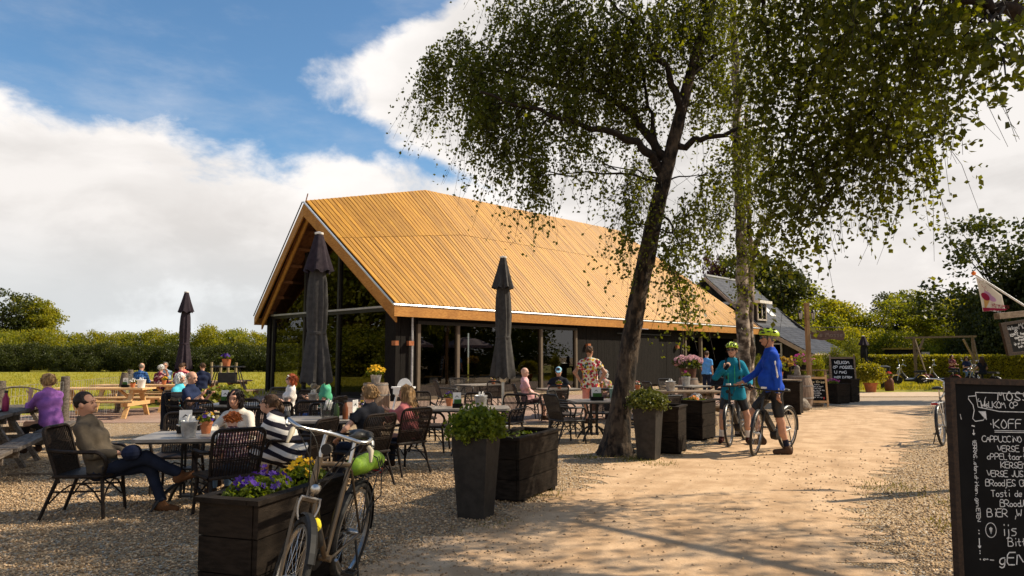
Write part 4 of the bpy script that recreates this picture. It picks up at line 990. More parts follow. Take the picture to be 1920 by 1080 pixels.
chair(-2.72, 10.1, .1, -1, 'empty dark rattan armchair facing us, just behind the clear bucket')
chair(-1.35, 11.9, .98, -.1, 'dark rattan armchair behind the long hair, facing the middle table')
table(-.72, 11.5, R(4), 'grey table with menu card behind the bushy round planter', 1)
chair(-.62, 13.0, .05, -1, 'dark armchair behind the middle table with menu card')
chair(-.12, 12.5, -.55, -.85, 'dark armchair beside the middle parasol pole, facing the menu card table')
chair(-1.75, 13.4, .3, -1, 'dark empty armchair by the white high chair')
# ---- couple with camera, redhead
table(-4.65, 12.3, R(-6), 'pale table between the couple and the red haired woman', 1)
chair(-6.1, 13.2, .85, -.5, 'dark rattan armchair under the bald man, black jacket on its back')
chair(-6.6, 14.1, .85, -.5, 'dark rattan armchair under the white haired woman in teal')
chair(-4.95, 11.5, .15, 1, 'dark rattan armchair seen from behind, left of the ponytail')
chair(-4.4, 11.75, -.1, 1, 'dark rattan armchair seen from behind, right above the ponytail')
chair(-3.75, 10.9, -.5, .85, 'dark rattan armchair behind the striped dress, back to us')
chair(-5.0, 15.2, .3, -1, 'brown rattan armchair with full woven back beside the red haired woman', 1)
chair(-4.35, 14.0, -.5, -.85, 'dark armchair under the red haired woman with sunglasses')
chair(-3.3, 12.2, -.9, .2, 'dark rattan armchair just right of the big parasol')
# ---- by the facade
table(-.95, 20.6, R(40), 'grey table with yellow flower pot close to the glass side', 1)
chair(-1.85, 20.0, .9, .3, 'brown woven armchair side on, left of the facade table', 1)
chair(-1.55, 21.5, .5, -.9, 'light edged woven armchair facing us by the glass side', 1)
chair(-.55, 19.7, -.3, .9, 'woven armchair with bent arms in front of the facade table', 1)
chair(.38, 17.4, .96, .15, 'dark woven armchair under the bald man in pink', 1)
chair(1.02, 16.9, -.25, .95, 'dark woven armchair with brown bag hung on its back', 1)
table(1.2, 18.0, R(30), 'grey table where the man in light blue cap sits')
chair(1.25, 18.9, -.05, -1, 'dark woven armchair under the man in light blue cap', 1)
table(1.55, 13.3, R(6), 'grey table with white napkin holder, left of the leaning trunk')
chair(1.0, 12.9, .85, .45, 'big dark woven armchair in the sun, back to us, beside the leaning trunk', 1)
chair(1.12, 14.2, .75, -.3, 'dark woven armchair behind the big one, facing the napkin table', 1)
chair(2.2, 13.2, -.92, .2, 'dark woven armchair half hidden behind the leaning trunk', 1)
chair(1.85, 14.6, -.2, -1, 'woven armchair behind the napkin table, near the floral shirt', 1)
table(2.9, 17.2, R(20), 'grey table of the reading man in dark shirt')
chair(3.15, 18.2, -.1, -1, 'woven armchair under the reading man in dark shirt', 1)
chair(2.2, 18.0, .2, -1, 'woven armchair under the white haired person with sunglasses', 1)
chair(2.6, 12.6, -.6, .8, 'dark woven armchair between the trunk and the leafy planter', 1)
table(5.0, 19.6, R(35), 'grey table with pink flower pot in front of the open hatch')
chair(3.95, 19.0, .9, .3, 'dark woven armchair side on, left of the hydrangea barrel', 1)
chair(4.75, 20.9, .3, -1, 'light woven armchair facing us under the pink hydrangea', 1)
chair(5.75, 18.9, -.4, .9, 'dark woven armchair just left of the woman cyclist', 1)

# ---- parasols, folded
def make_parasol(label, m_cloth, m_top, H=3.82):
    r = thing('folded_parasol', label, 'parasol')
    obj('pole', MB().lathe([(.035, 0), (.035, H-.05)], n=10), m_steel, r, sm=40)
    b = MB()
    for a in (0, 1): b.box((0, 0, .055+.0*a), (1.0, .10, .05), (0, 0, R(45+90*a))) if a == 0 else b.box((0, 0, .11), (1.0, .10, .05), (0, 0, R(135)))
    obj('base', b, m_zinc, r)
    obj('hub', MB().lathe([(.05, 1.0), (.085, 1.04), (.085, 1.14), (.05, 1.18)], n=10), m_steel, r, sm=40)
    c = MB(); n = 40; rings = [(1.10, .245, .9), (1.16, .25, .85), (1.5, .215, .6), (1.95, .165, .35), (2.02, .155, .3), (2.10, .165, .35), (2.5, .175, .5), (2.9, .155, .5), (3.2, .12, .4)]
    for z, rad, wv in rings:
        for j in range(n):
            a = 2*math.pi*j/n; q = rad*(1+.22*wv*math.sin(8*a+z*.5)+.12*wv*math.sin(13*a+1.3-z))
            c.v.append((q*math.cos(a), q*math.sin(a), z+(.04*math.sin(8*a)*wv if z < 1.12 else 0)))
    for i in range(len(rings)-1):
        for j in range(n): j2 = (j+1) % n; c.f.append((i*n+j, i*n+j2, (i+1)*n+j2, (i+1)*n+j))
    obj('canopy', c, m_cloth, r, sm=70)
    t = MB(); rings = [(3.10, .235, 1), (3.14, .225, .9), (3.45, .15, .6), (3.72, .085, .4), (3.80, .07, 0)]
    for z, rad, wv in rings:
        for j in range(n):
            a = 2*math.pi*j/n; q = rad*(1+.18*wv*math.sin(8*a)+.10*wv*math.sin(11*a)); t.v.append((q*math.cos(a), q*math.sin(a), z+(.03*math.sin(8*a) if wv == 1 else 0)))
    for i in range(len(rings)-1):
        for j in range(n): j2 = (j+1) % n; t.f.append((i*n+j, i*n+j2, (i+1)*n+j2, (i+1)*n+j))
    obj('top_flap', t, m_top, r, sm=70)
    obj('tie_strap', MB().lathe([(.164, 1.96), (.172, 1.97), (.172, 2.01), (.164, 2.02)], n=24, cap=False), m_cloth, r)
    obj('cap', MB().lathe([(.075, 3.79), (.08, 3.80), (.08, 3.825), (.03, 3.84)], n=14), m_white, r, sm=40)
    return r
p = make_parasol('big folded grey parasol with plum top in front of the glazed gable', m_parasol, m_parasold); p.location = (-3.52, 12.5, 0); p['group'] = 'folded parasols on the terrace'
p = copy_tree(p); p.location = (-.2, 15.6, 0); p.rotation_euler = (0, 0, 1); p['label'] = 'sunlit folded grey parasol beside the bald man in pink'
for ch in p.children:
    if ch.name.startswith('top_flap'): ch.data = ch.data.copy(); ch.data.materials[0] = m_parasol
p = make_parasol('folded dark plum parasol by the meadow behind the picnic tables', m_parasold, m_parasold); p.location = (-11.45, 24.3, 0); p['group'] = 'folded parasols on the terrace'
p = make_parasol('small black folded parasol far off in front of the wood', M('black_cloth', (.008, .008, .009), None, .9), m_parasold); p.location = tuple(A(1622, 700, 36).to_2d())+(0,); p.scale = (1, 1, .68); p['group'] = 'folded parasols on the terrace'
def open_parasol(x, y, lab):
    r = thing('open_parasol', lab, 'parasol', (x, y, 0), R(20)); cl = M('mauve_parasol_cloth', (.30, .22, .24), (.36, .27, .29), .85)
    obj('pole', MB().lathe([(.035, 0), (.035, 3.0)], n=8), m_steel, r); obj('base', MB().box((0, 0, .05), (.9, .9, .1)), m_zinc, r)
    c = MB(); c.lathe([(2.1, 2.15), (2.1, 2.35), (1.1, 2.78), (.05, 3.02)], n=8, cap=False); obj('canopy', c, cl, r)
open_parasol(21.5, 22.2, 'open mauve parasol mirrored in the long glass side'); open_parasol(25.5, 26.5, 'second open mauve parasol mirrored in the glass side')

# ---- planters
def foliage_ball(name, c, r, n, ls, mat, parent, seed=1, up=.4, shell=.75):
    rng = np.random.default_rng(seed); k = max(8, n//14); d = rng.normal(size=(k, 3)); d /= np.linalg.norm(d, axis=1)[:, None]
    d[:, 2] = np.where(d[:, 2] < -.25, -d[:, 2], d[:, 2]); cc = d*np.array(r)*(shell+(1.06-shell)*rng.random(k))[:, None]
    P = cc[rng.integers(k, size=n)]+rng.normal(0, 1, (n, 3))*np.array(r)*.12+np.array(c)
    v, f = leaves_np(P, ls, rng, .8, up=up); o = link(name, mesh_np(name, v, f, mat), parent); o['kind'] = 'stuff'; return o
def flowers(name, c, r, n, size, mat, parent, seed=1, kind=None):
    """little five petal blossoms facing up and out"""
    rng = random.Random(seed); mb = MB()
    for _ in range(n):
        a, q = rng.random()*6.28, math.sqrt(rng.random()); p = Vector((c[0]+r[0]*q*math.cos(a), c[1]+r[1]*q*math.sin(a), c[2]+r[2]*(1-q*q)*.9+rng.gauss(0, r[2]*.18)))
        nr = Vector((math.cos(a)*q+rng.gauss(0, .4), math.sin(a)*q-.3+rng.gauss(0, .4), .9)).normalized(); u = nr.orthogonal().normalized(); w = nr.cross(u)
        s = size*(.75+.5*rng.random()); o = len(mb.v); mb.v.append(tuple(p))
        for j in range(10):
            b = 2*math.pi*j/10+a; q2 = s*(1 if j % 2 == 0 else .62); mb.v.append(tuple(p+(u*math.cos(b)+w*math.sin(b))*q2+nr*s*(.25 if j % 2 == 0 else .05)))
        mb.f += [(o, o+1+j, o+1+(j+1) % 10) for j in range(10)]
    return obj(name, mb, mat, parent, kind=kind or 'stuff')
m_fy = M('yellow_petal', (.70, .36, .008), (.85, .50, .02), .6, island=.15, trans=.25)
m_fp = M('violet_petal', (.03, .008, .12), (.075, .022, .27), .6, island=.25, trans=.25)
m_fw = M('white_petal', (.70, .66, .60), (.82, .80, .74), .6, trans=.25); m_fr = M('red_petal', (.55, .03, .04), (.75, .08, .07), .6, island=.2, trans=.25)
m_fo = M('orange_petal', (.75, .20, .03), (.85, .30, .06), .6, trans=.25); m_fm = M('magenta_petal', (.36, .03, .17), (.55, .07, .28), .6, island=.2, trans=.25)
m_fk = M('pink_petal', (.62, .30, .34), (.78, .46, .48), .7, 30, island=.15, trans=.2)
def tall_planter(loc, rz, label, mat_leaf, seed, hh=.79):
    r = thing('tall_planter', label, 'planter', loc, rz); b, t = .138, .188; h = hh
    def ring(k, z): return [(-k, -k, z), (k, -k, z), (k, k, z), (-k, k, z)]
    mb = MB(); rg = ring(b, 0)+ring(t, h)+ring(t-.03, h)+ring(t-.045, h-.08)
    mb.add(rg, [(3, 2, 1, 0)]+[(i, (i+1) % 4, 4+(i+1) % 4, 4+i) for i in range(4)]+[(4+i, 4+(i+1) % 4, 8+(i+1) % 4, 8+i) for i in range(4)]+[(8+i, 8+(i+1) % 4, 12+(i+1) % 4, 12+i) for i in range(4)])
    obj('pot', mb, m_zinc_dark, r); obj('soil', MB().poly(ring(t-.045, h-.07)), m_soil, r)
    foliage_ball('plant', (0, 0, h+.04), (.285, .285, .22), 4600, .040, mat_leaf, r, seed, .4, .6)
    st = MB()
    for k in range(24): a = k*2.4; st.tube(bez((0, 0, h-.08), (.08*math.cos(a), .08*math.sin(a), h+.12), (.27*math.cos(a), .27*math.sin(a), h+.10+.08*math.sin(k)), 3), .004, 3)
    obj('stems', st, M('green_stem', (.06, .09, .015), None, .7), r, kind='stuff'); return r
GP = 'tall tapered planters'
tall_planter((-.36, 7.1, 0), R(-20), 'tall dark tapered planter with bushy green herb, nearest the middle', g_herb, 1)['group'] = GP
tall_planter((2.12, 10.95, 0), R(-29), 'tall dark tapered planter with leafy bush beside the leaning trunk', LEAF('bush_leaf', (.05, .065, .012), (.13, .14, .024), (.09, .10, .015), .3), 2)['group'] = GP
def box_planter(loc, rz, label, L, Wd, h, rows=3, flare=.03, vert=False):
    """planked box: long side along local +x, with rim boards, corner posts and feet"""
    r = thing('box_planter', label, 'planter', loc, rz, 'black planked box planters'); ph = h/rows
    q = lambda z: 1+flare*(z/h)*2
    for k in range(rows):
        z = (k+.5)*ph+.03; w_, l_ = Wd*q(z), L*q(z)
        tl = flare*.9
        for sy in (-1, 1): obj('plank', MB().box((0, sy*(w_/2), z), (l_, .035, ph-.008), (sy*-tl*1.0, 0, 0)), m_planter, r)
        for sx in (-1, 1): obj('plank', MB().box((sx*(l_/2-.012), 0, z), (.035, w_-.045, ph-.008), (0, sx*tl, 0)), m_planter, r)
    zt = h+.035
    for sy in (-1, 1): obj('rim_board', MB().box((0, sy*(Wd*q(h)/2-.005), zt), (L*q(h)+.06, .085, .03)), m_planter, r)
    for sx in (-1, 1): obj('rim_board', MB().box((sx*(L*q(h)/2-.01), 0, zt), (.085, Wd*q(h)-.10, .03)), m_planter, r)
    for sx in (-1, 1): obj('foot', MB().box((sx*(L/2-.12), 0, .02), (.09, Wd+.06, .04)), m_planter, r)
    obj('soil', MB().box((0, 0, h-.06), (L*q(h)-.08, Wd*q(h)-.08, .03)), m_soil, r); return r
r = box_planter((.10, 8.22, 0), R(63), 'big black planked box planter behind the bushy round planter', 1.02, .44, .66)
flowers('sprouts', (0, 0, .66), (.4, .14, .05), 60, .02, g_herb, r, 3)
d1 = Vector((.30, .95)); ang = math.atan2(d1.y, d1.x)
r = box_planter((-1.62, 4.92, 0), ang, 'black box planter of violet and yellow pansies behind the touring bicycle', .98, .40, .66, flare=.012)
foliage_ball('pansy_leaves', (-.20, 0, .69), (.24, .15, .09), 1500, .035, g_herb, r, 5); foliage_ball('pansy_leaves', (.26, 0, .69), (.20, .14, .09), 1100, .035, g_herb, r, 6)
flowers('violet_pansies', (-.20, 0, .745), (.25, .16, .085), 52, .025, m_fp, r, 2); flowers('yellow_pansies', (.28, 0, .755), (.17, .13, .085), 42, .026, m_fy, r, 4)
r = box_planter((2.62, 11.75, 0), R(65), 'black slatted box planter right behind the leafy tapered planter', .62, .40, .72)
r = box_planter((3.55, 13.6, 0), R(52), 'black box planter with orange and white flowers left of the woman cyclist', .62, .5, .70)
foliage_ball('flower_leaves', (0, 0, .72), (.24, .18, .06), 500, .04, g_herb, r, 7); flowers('white_flowers', (.12, .02, .78), (.14, .13, .07), 26, .03, m_fw, r, 3); flowers('orange_flowers', (-.16, -.04, .76), (.10, .10, .05), 18, .03, m_fo, r, 5)
r = box_planter((7.72, 19.4, 0), R(62), 'black slatted box planter just right of the blue cyclist', .8, .5, .84)
r = box_planter((10.75, 23.3, 0), R(35), 'black box planter with magenta flowers between the two small chalkboards', .75, .55, .62)
foliage_ball('flower_leaves', (-.1, 0, .66), (.26, .2, .09), 400, .05, g_herb, r, 8); flowers('magenta_flowers', (-.1, 0, .74), (.26, .2, .09), 50, .03, m_fm, r, 6)
r = box_planter((11.55, 24.1, 0), R(40), 'empty black box planter under the Welkom chalkboard', .6, .5, .74)

# ---- barrels
def barrel(loc, label, h=.92, rm=.33):
    r = thing('wine_barrel', label, 'barrel', loc, random.random()*3); prof = [(rm*(.80+.2*math.sin(math.pi*i/8)), h*i/8) for i in range(9)]
    mb = MB(); n = 28
    for rad, z in prof:
        for j in range(n): a = 2*math.pi*j/n; q = rad*(1 if j % 2 else .985); mb.v.append((q*math.cos(a), q*math.sin(a), z))
    for i in range(8):
        for j in range(n): mb.f.append((i*n+j, i*n+(j+1) % n, (i+1)*n+(j+1) % n, (i+1)*n+j))
    obj('staves', mb, m_stave, r); obj('lid', MB().lathe([(rm*.79, h-.03), (rm*.79, h-.015), (.001, h-.015)], n=24), m_stave, r)
    for t in (.04, .32, .68, .955):
        rad = rm*(.80+.2*math.sin(math.pi*t))+.006; obj('hoop', MB().lathe([(rad*.99, h*t-.022), (rad+.002, h*t-.02), (rad+.002, h*t+.02), (rad*.985, h*t+.022)], n=28, cap=False), m_hoop, r, sm=40)
    return r
def pot(loc, label, prof, mat, leaf, lr, n, ls, fl=(), cat='flower pot', name='flower_pot', grp=None):
    r = thing(name, label, cat, loc, random.random()*6, grp); z = prof[-1][1]
    obj('pot', MB().lathe(prof+[(prof[-1][0]*.88, z), (prof[-1][0]*.84, z*.9)], n=16, cap=True), mat, r, sm=40)
    if leaf: foliage_ball('plant', (0, 0, z+lr[2]*.4), lr, n, ls, leaf, r, int(loc[0]*10) % 50+3)
    for i, (mat_f, c, rr, k, s) in enumerate(fl): flowers('flowers', (c[0], c[1], z+c[2]), rr, k, s, mat_f, r, i+int(loc[1]*7))
    return r
barrel((-3.35, 17.2, 0), 'oak barrel under the pot of yellow pansies by the building corner', .93, .36)
tp = [(.085, 0), (.10, .02), (.13, .17), (.14, .20)]
pot((-3.35, 17.2, .916), 'grey pot of yellow pansies on the barrel by the building corner', tp, m_zinc, g_herb, (.2, .2, .10), 400, .05, [(m_fy, (0, 0, .10), (.22, .22, .13), 90, .038)])
barrel((5.55, 22.0, 0), 'oak barrel carrying the pink hydrangea tub', .9, .34)
r = pot((5.55, 22.0, .886), 'brown tub of big pink hydrangea heads on the barrel', [(.22, 0), (.26, .28), (.27, .30)], M('brown_tub', (.07, .03, .02), (.11, .05, .03), .7), g_dark, (.46, .46, .22), 500, .11)
rng_ = random.Random(5)
for k in range(15):
    a = k*2.4; q = .40*math.sqrt((k+.5)/15); c = Vector((q*math.cos(a), q*math.sin(a), .62-.6*q*q+rng_.gauss(0, .03))); P = np.random.default_rng(k).normal(size=(150, 3)); P /= np.linalg.norm(P, axis=1)[:, None]
    v, f = leaves_np(P*.105+np.array(c), .05, np.random.default_rng(k+9), .9); link('hydrangea_head', mesh_np('hydrangea_head', v, f, m_fk), r)
barrel((8.75, 21.3, 0), 'dark weathered barrel behind the light framed chalkboard', 1.0, .40)
pot((8.7, 21.3, .985), 'stone owl shaped ornament on the weathered barrel', [(.09, 0), (.10, .07), (.075, .15), (.085, .22), (.06, .28), (.02, .31)], m_rock, None, 0, 0, 0, cat='ornament', name='garden_ornament')
# pots and things on tables
GPOT = 'small flower pots on the tables'
tc = [(.045, 0), (.062, .10), (.068, .10), (.07, .125)]
def tpot(x, y, z, label, fl, leafn=160): return pot((x, y, z), label, tc, m_terra, g_herb, (.085, .085, .05), leafn, .03, [(m, (0, 0, .04), (.085, .085, .06), k, .022) for m, k in fl], grp=GPOT)
tpot(-3.33, 7.66, .753, 'terracotta pot of yellow and violet flowers on the nearest table', [(m_fy, 9), (m_fp, 8), (m_fw, 6)])
tpot(-2.05, 9.72, .753, 'terracotta pot of violet pansies on the clear bucket table', [(m_fp, 12), (m_fy, 8), (m_fw, 8)])
tpot(-9.95, 18.35, .76, 'terracotta pot of white flowers on the front pine picnic table', [(m_fw, 34)], 300)
tpot(-10.0, 20.1, .76, 'terracotta pot of yellow flowers on the second pine picnic table', [(m_fy, 34)])
tpot(-.55, 20.5, .753, 'terracotta pot of yellow and pink flowers on the facade table', [(m_fy, 16), (m_fw, 8), (m_fk, 5)])
tpot(1.2, 17.75, .753, 'terracotta pot of violet pansies before the man in light blue cap', [(m_fp, 14), (m_fy, 8)])
tpot(-1.05, 11.75, .753, 'small pot of violet pansies behind the menu card on the middle table', [(m_fp, 12), (m_fw, 4)])
tpot(3.05, 17.0, .753, 'terracotta pot with red flower before the reading man', [(m_fr, 8), (m_fw, 8)])
tpot(2.2, 17.4, .753, 'terracotta pot of pink and yellow flowers before the white haired person', [(m_fk, 14), (m_fy, 10)])
def bucket(x, y, z, label, mat=None, s=1.0):
    r = thing('bucket', label, 'bucket', (x, y, z), random.random()*6, 'cutlery buckets on the tables')
    obj('pail', MB().lathe([(.065*s, 0), (.085*s, .155*s), (.09*s, .16*s), (.088*s, .168*s), (.08*s, .155*s), (.062*s, .02)], n=18), mat or m_zinc, r, sm=40)
    for q in (-1, 1): obj('handle', MB().tube(rpoly([(q*.084*s, -.03, .12*s), (q*.115*s, -.03, .13*s), (q*.115*s, .03, .13*s), (q*.084*s, .03, .12*s)], .015, 3), .005, 4), m_steel, r)
    n = MB()
    for k in range(7): a = k*.9; n.box((.035*math.cos(a), .035*math.sin(a), .14*s+.02*(k % 3)), (.03, .006, .11), (.25*math.sin(a), .25*math.cos(a), a))
    obj('napkins', n, m_paper, r, kind='stuff')
bucket(-3.36, 7.32, .753, 'zinc cutlery bucket on the nearest table')
bucket(-2.45, 9.35, .753, 'clear bucket of water on the table behind the striped dress', GLASS('clear_plastic', (.75, .75, .74), 1.4), 1.25)
bucket(-.50, 11.3, .753, 'zinc cutlery bucket on the middle table, right of the menu card', None, 1.2)
bucket(-9.62, 18.15, .76, 'white cutlery bucket on the front pine picnic table', m_paper, 1.25); bucket(-9.35, 20.15, .76, 'white cutlery bucket on the second pine picnic table', m_paper, 1.2)
bucket(3.75, 16.55, .76, 'zinc bucket on the brown picnic table', None, 1.35); bucket(4.85, 19.5, .753, 'zinc bucket planted with a pink flower', None, 1.5)
bucket(1.95, 13.25, .753, 'pale green tinted bucket beside the trunk', M('pale_green_enamel', (.20, .30, .24), None, .4), 1.3); bucket(-3.55, 12.5, .753, 'zinc bucket beside the red haired woman')
foliage_ball('plant', (0, 0, .26), (.13, .13, .10), 200, .05, g_pale, bpy.data.objects['bucket.006'], 3); flowers('flowers', (0, 0, .34), (.07, .07, .06), 12, .035, m_fm, bpy.data.objects['bucket.006'], 3)
def menu(x, y, z, rz, label, s=1.0, green=0):
    r = thing('menu_holder', label, 'menu holder', (x, y, z), rz, 'menu holders on the tables')
    obj('tray', MB().box((0, 0, .035), (.16*s, .12*s, .07)), m_black, r)
    c = MB().box((-.01, .02, .15), (.13*s, .004, .19)); card = obj('card', c, m_paper, r)
    obj('logo', MB().prism([(-.045, .0165, .165), (-.01, .0165, .20), (.025, .0165, .165), (.015, .0165, .165), (-.01, .0165, .185), (-.035, .0165, .165)], (0, -.002, 0)), m_iron, card)
    obj('leaflet', MB().box((.0, -.03, .09), (.12*s, .004, .10), (.2, 0, 0)), M('green_leaflet', (.03, .10, .02), (.05, .14, .03), .6), r)
menu(-3.58, 7.72, .753, R(15), 'menu holder with white logo card on the nearest table')
menu(-.88, 11.35, .753, R(10), 'menu holder with white card on the middle table'); menu(-2.1, 9.5, .753, R(70), 'narrow menu holder with folded white card beside the clear bucket')
menu(1.6, 13.2, .753, R(5), 'black holder of pale napkins on the table beside the trunk', 1.4); menu(-10.2, 18.45, .76, 0, 'menu holder with white cards beside the white flower pot'); menu(-4.95, 12.1, .753, 0, 'white menu card among the glasses by the geraniums')
def bottle(x, y, z, label, mat, s=1.0, cat='bottle'):
    r = thing('bottle', label, cat, (x, y, z)); obj('body', MB().lathe([(.036*s, 0), (.038*s, .02), (.038*s, .15*s), (.02*s, .19*s), (.016*s, .22*s)], n=12), mat, r, sm=40); obj('cap', MB().lathe([(.02*s, .22*s), (.02*s, .25*s)], n=10), m_iron, r); return r
bottle(-7.62, 10.55, .76, 'plum red drinking bottle on the weathered picnic table', M('plum_metal', (.16, .012, .05), None, .3, metal=.4), 1.25); bottle(-2.22, 9.35, .753, 'brown sauce bottle beside the violet pansy pot', M('sauce_brown', (.14, .04, .012), None, .3)); bottle(-2.32, 9.28, .753, 'dark green bottle beside the sauce bottle', M('bottle_green', (.02, .04, .012), None, .2))
def tray():
    r = thing('serving_tray', 'dark serving tray with cups on the weathered picnic table', 'tray', (-7.75, 10.35, .758), dax); obj('tray', MB().box((0, 0, .012), (.46, .34, .024)), m_iron, r)
    for k in range(3): obj('cup', MB().lathe([(.025, .024), (.04, .09), (.036, .09), (.02, .03)], (-.12+.12*k, .05*(k % 2), 0), 10), m_white, r)
    obj('napkin', MB().box((.1, -.1, .028), (.13, .10, .006)), m_paper, r); t = thing('dark_mug', 'tall dark mug at the left edge of the weathered picnic table', 'mug', (-7.95, 10.0, .758)); obj('body', MB().lathe([(.05, 0), (.05, .20), (.045, .20), (.045, .02)], n=12), m_iron, t)
tray()
def glass(x, y, z, lab):
    t = thing('drinking_glass', lab, 'glass', (x, y, z), 0, 'drinking glasses'); obj('body', MB().lathe([(.028, 0), (.036, .12), (.034, .12), (.026, .008)], n=12), GLASS('clear_plastic'), t)
glass(-2.62, 9.7, .753, 'clear drinking glass behind the clear bucket'); glass(-4.75, 12.25, .753, 'clear drinking glass near the geraniums'); glass(-3.9, 12.1, .753, 'clear drinking glass before the red haired woman'); glass(-1.85, 9.4, .753, 'clear drinking glass before the blond boy')
# ---- high chair
def high_chair():
    r = thing('high_chair', 'white plastic high chair by the building corner', 'high chair', (-2.62, 17.0, 0), hd(.1, -1))
    obj('seat', MB().box((0, 0, .54), (.34, .32, .05)), m_white, r); mb = MB(); n = 12
    pts = [(.17*math.cos(math.pi*i/n), 0, .26*math.sin(math.pi*i/n)) for i in range(n+1)]
    mb.prism([(x, -.15, .62+z) for x, y, z in reversed(pts)], (0, -.03, 0)); mb.box((0, -.165, .585), (.34, .03, .08)); obj('backrest', mb, m_white, r)
    for sx in (-1, 1): obj('side', MB().box((sx*.17, 0, .62), (.03, .30, .15)), m_white, r)
    obj('tray', MB().prism([(-.24, .10, .69), (-.24, .33, .69), (-.18, .38, .69), (.18, .38, .69), (.24, .33, .69), (.24, .10, .69)], (0, 0, .03)), m_white, r)
    obj('tray_lip', MB().box((0, .365, .64), (.40, .02, .12)), m_white, r)
    for sx in (-1, 1):
        for sy in (-1, 1): obj('leg', MB().tube([(sx*.15, sy*.13, .55), (sx*.27, sy*.27, 0)], .017, 6), m_alu, r, sm=60)
high_chair(); bpy.data.objects['high_chair'].scale = (1.18,)*3
# ---- geranium tub and plant stand by the meadow
r = pot((-6.85, 16.6, 0), 'wide tub of green geraniums with red blooms near the couple', [(.30, 0), (.36, .42), (.38, .46)], m_black, g_pale, (.55, .5, .26), 1500, .10, [(m_fr, (.15, -.1, .30), (.25, .2, .10), 22, .06), (m_fk, (.25, -.15, .2), (.15, .15, .08), 10, .06)], cat='planter', name='geranium_tub')
def plant_stand():
    r = thing('plant_stand', 'black iron plant stand by the gable with a flower pot on top', 'plant stand', (-8.55, 21.0, 0), R(8)); 
    for z, w in ((1.25, .95), (.80, .6)): obj('shelf', MB().box((0, 0, z), (w, .34, .035)), m_iron, r)
    for sx in (-1, 1):
        for sy in (-1, 1): obj('leg', MB().tube([(sx*.3, sy*.12, 1.24), (sx*.62, sy*.24, 0)], .016, 5), m_iron, r)
    obj('box', MB().box((.0, 0, .95), (.5, .26, .26)), m_iron, r)
plant_stand(); tpt = pot((-8.6, 21.0, 1.27), 'terracotta pot of violet flowers on the iron plant stand', [(.10, 0), (.13, .2), (.14, .22)], m_terra, g_herb, (.2, .2, .08), 150, .05, [(m_fp, (0, 0, .06), (.18, .18, .08), 24, .035)], grp=None)
# stick, low timber edge, stones
t = thing('fallen_branch', 'thin fallen branch lying on the gravel at the left', 'branch', tuple(G(70, 892))); mb = MB(); limb(mb, [Vector(p) for p in ((-.36, -.05, .02), (-.1, .0, .025), (.12, .03, .02), (.36, .0, .025))], .022, .010, 6); mb.tube([(.1, .03, .02), (.22, .12, .03)], .007, 4); obj('wood', mb, m_oldwood2, t)
def rock(x, y, r_, lab, seed):
    rng = random.Random(seed); bm = bmesh.new(); bmesh.ops.create_icosphere(bm, subdivisions=3, radius=1)
    for v in bm.verts: v.co *= 1+.12*math.sin(v.co.x*3+seed)+.1*math.sin(v.co.y*4+v.co.z*2+seed)+rng.gauss(0, .02); v.co = Vector((v.co.x*r_[0], v.co.y*r_[1], v.co.z*r_[2]+r_[2]*.7))
    me = bpy.data.meshes.new('boulder'); bm.to_mesh(me); bm.free(); me.materials.append(m_rock); o = link('boulder', me); o.location = (x, y, 0); o.rotation_euler = (0, 0, seed); tag(o, lab, 'boulder', 'field stones by the path')
rock(8.45, 20.5, (.27, .23, .19), 'big round field stone left of the light framed chalkboard', 1); rock(8.0, 19.9, (.2, .17, .13), 'smaller pale field stone before the big round one', 2); rock(9.6, 22.2, (.3, .26, .2), 'field stone hidden behind the light framed chalkboard', 4)
# side table (weathered) right of blue cyclist
t = thing('side_table', 'small weathered wooden side table behind the blue cyclist', 'table', (7.95, 20.3, 0), R(35))
for k in range(4): obj('plank', MB().box((0, -.21+.14*k, .88), (.75, .13, .035)), m_oldwood2, t)
for sx in (-1, 1):
    for sy in (-1, 1): obj('leg', MB().box((sx*.32, sy*.2, .43), (.06, .06, .86)), m_oldwood2, t)
pot((7.7, 20.2, .90), 'clay pot of red flowers on the weathered side table', [(.10, 0), (.14, .2), (.15, .22)], m_terra, g_pale, (.24, .24, .2), 300, .07, [(m_fr, (0, 0, .2), (.16, .16, .12), 14, .04)])
# inside the cafe
for s, w in ((3, 2.2), (6, 2.4), (9, 2.2)):
    p = B(s, w, .02); t = thing('cafe_table', 'wooden table inside the cafe, pane %s of the glass side' % {3: 'one', 6: 'three', 9: 'four'}[s], 'table', tuple(p), math.atan2(BA.y, BA.x), 'tables inside the cafe')
    obj('table_top', MB().box((0, 0, .74), (1.5, .8, .04)), m_newwood, t)
    for sx in (-1, 1): obj('leg', MB().box((sx*.6, 0, .36), (.08, .6, .72)), m_iron, t)
for i, (s, w, a) in enumerate(((2.2, 1.6, 10), (3.8, 1.5, -15), (5.2, 1.7, 20), (6.8, 1.6, 0), (8.6, 1.5, 12))):
    CH2.at(tuple(B(s, w, .02)), math.atan2(BA.y, BA.x)+R(a), ['dark chair', 'second dark chair', 'dark chair in the middle', 'fourth dark chair', 'last dark chair'][i]+' along the glass inside the cafe, counted from the corner', 'chairs inside the cafe')
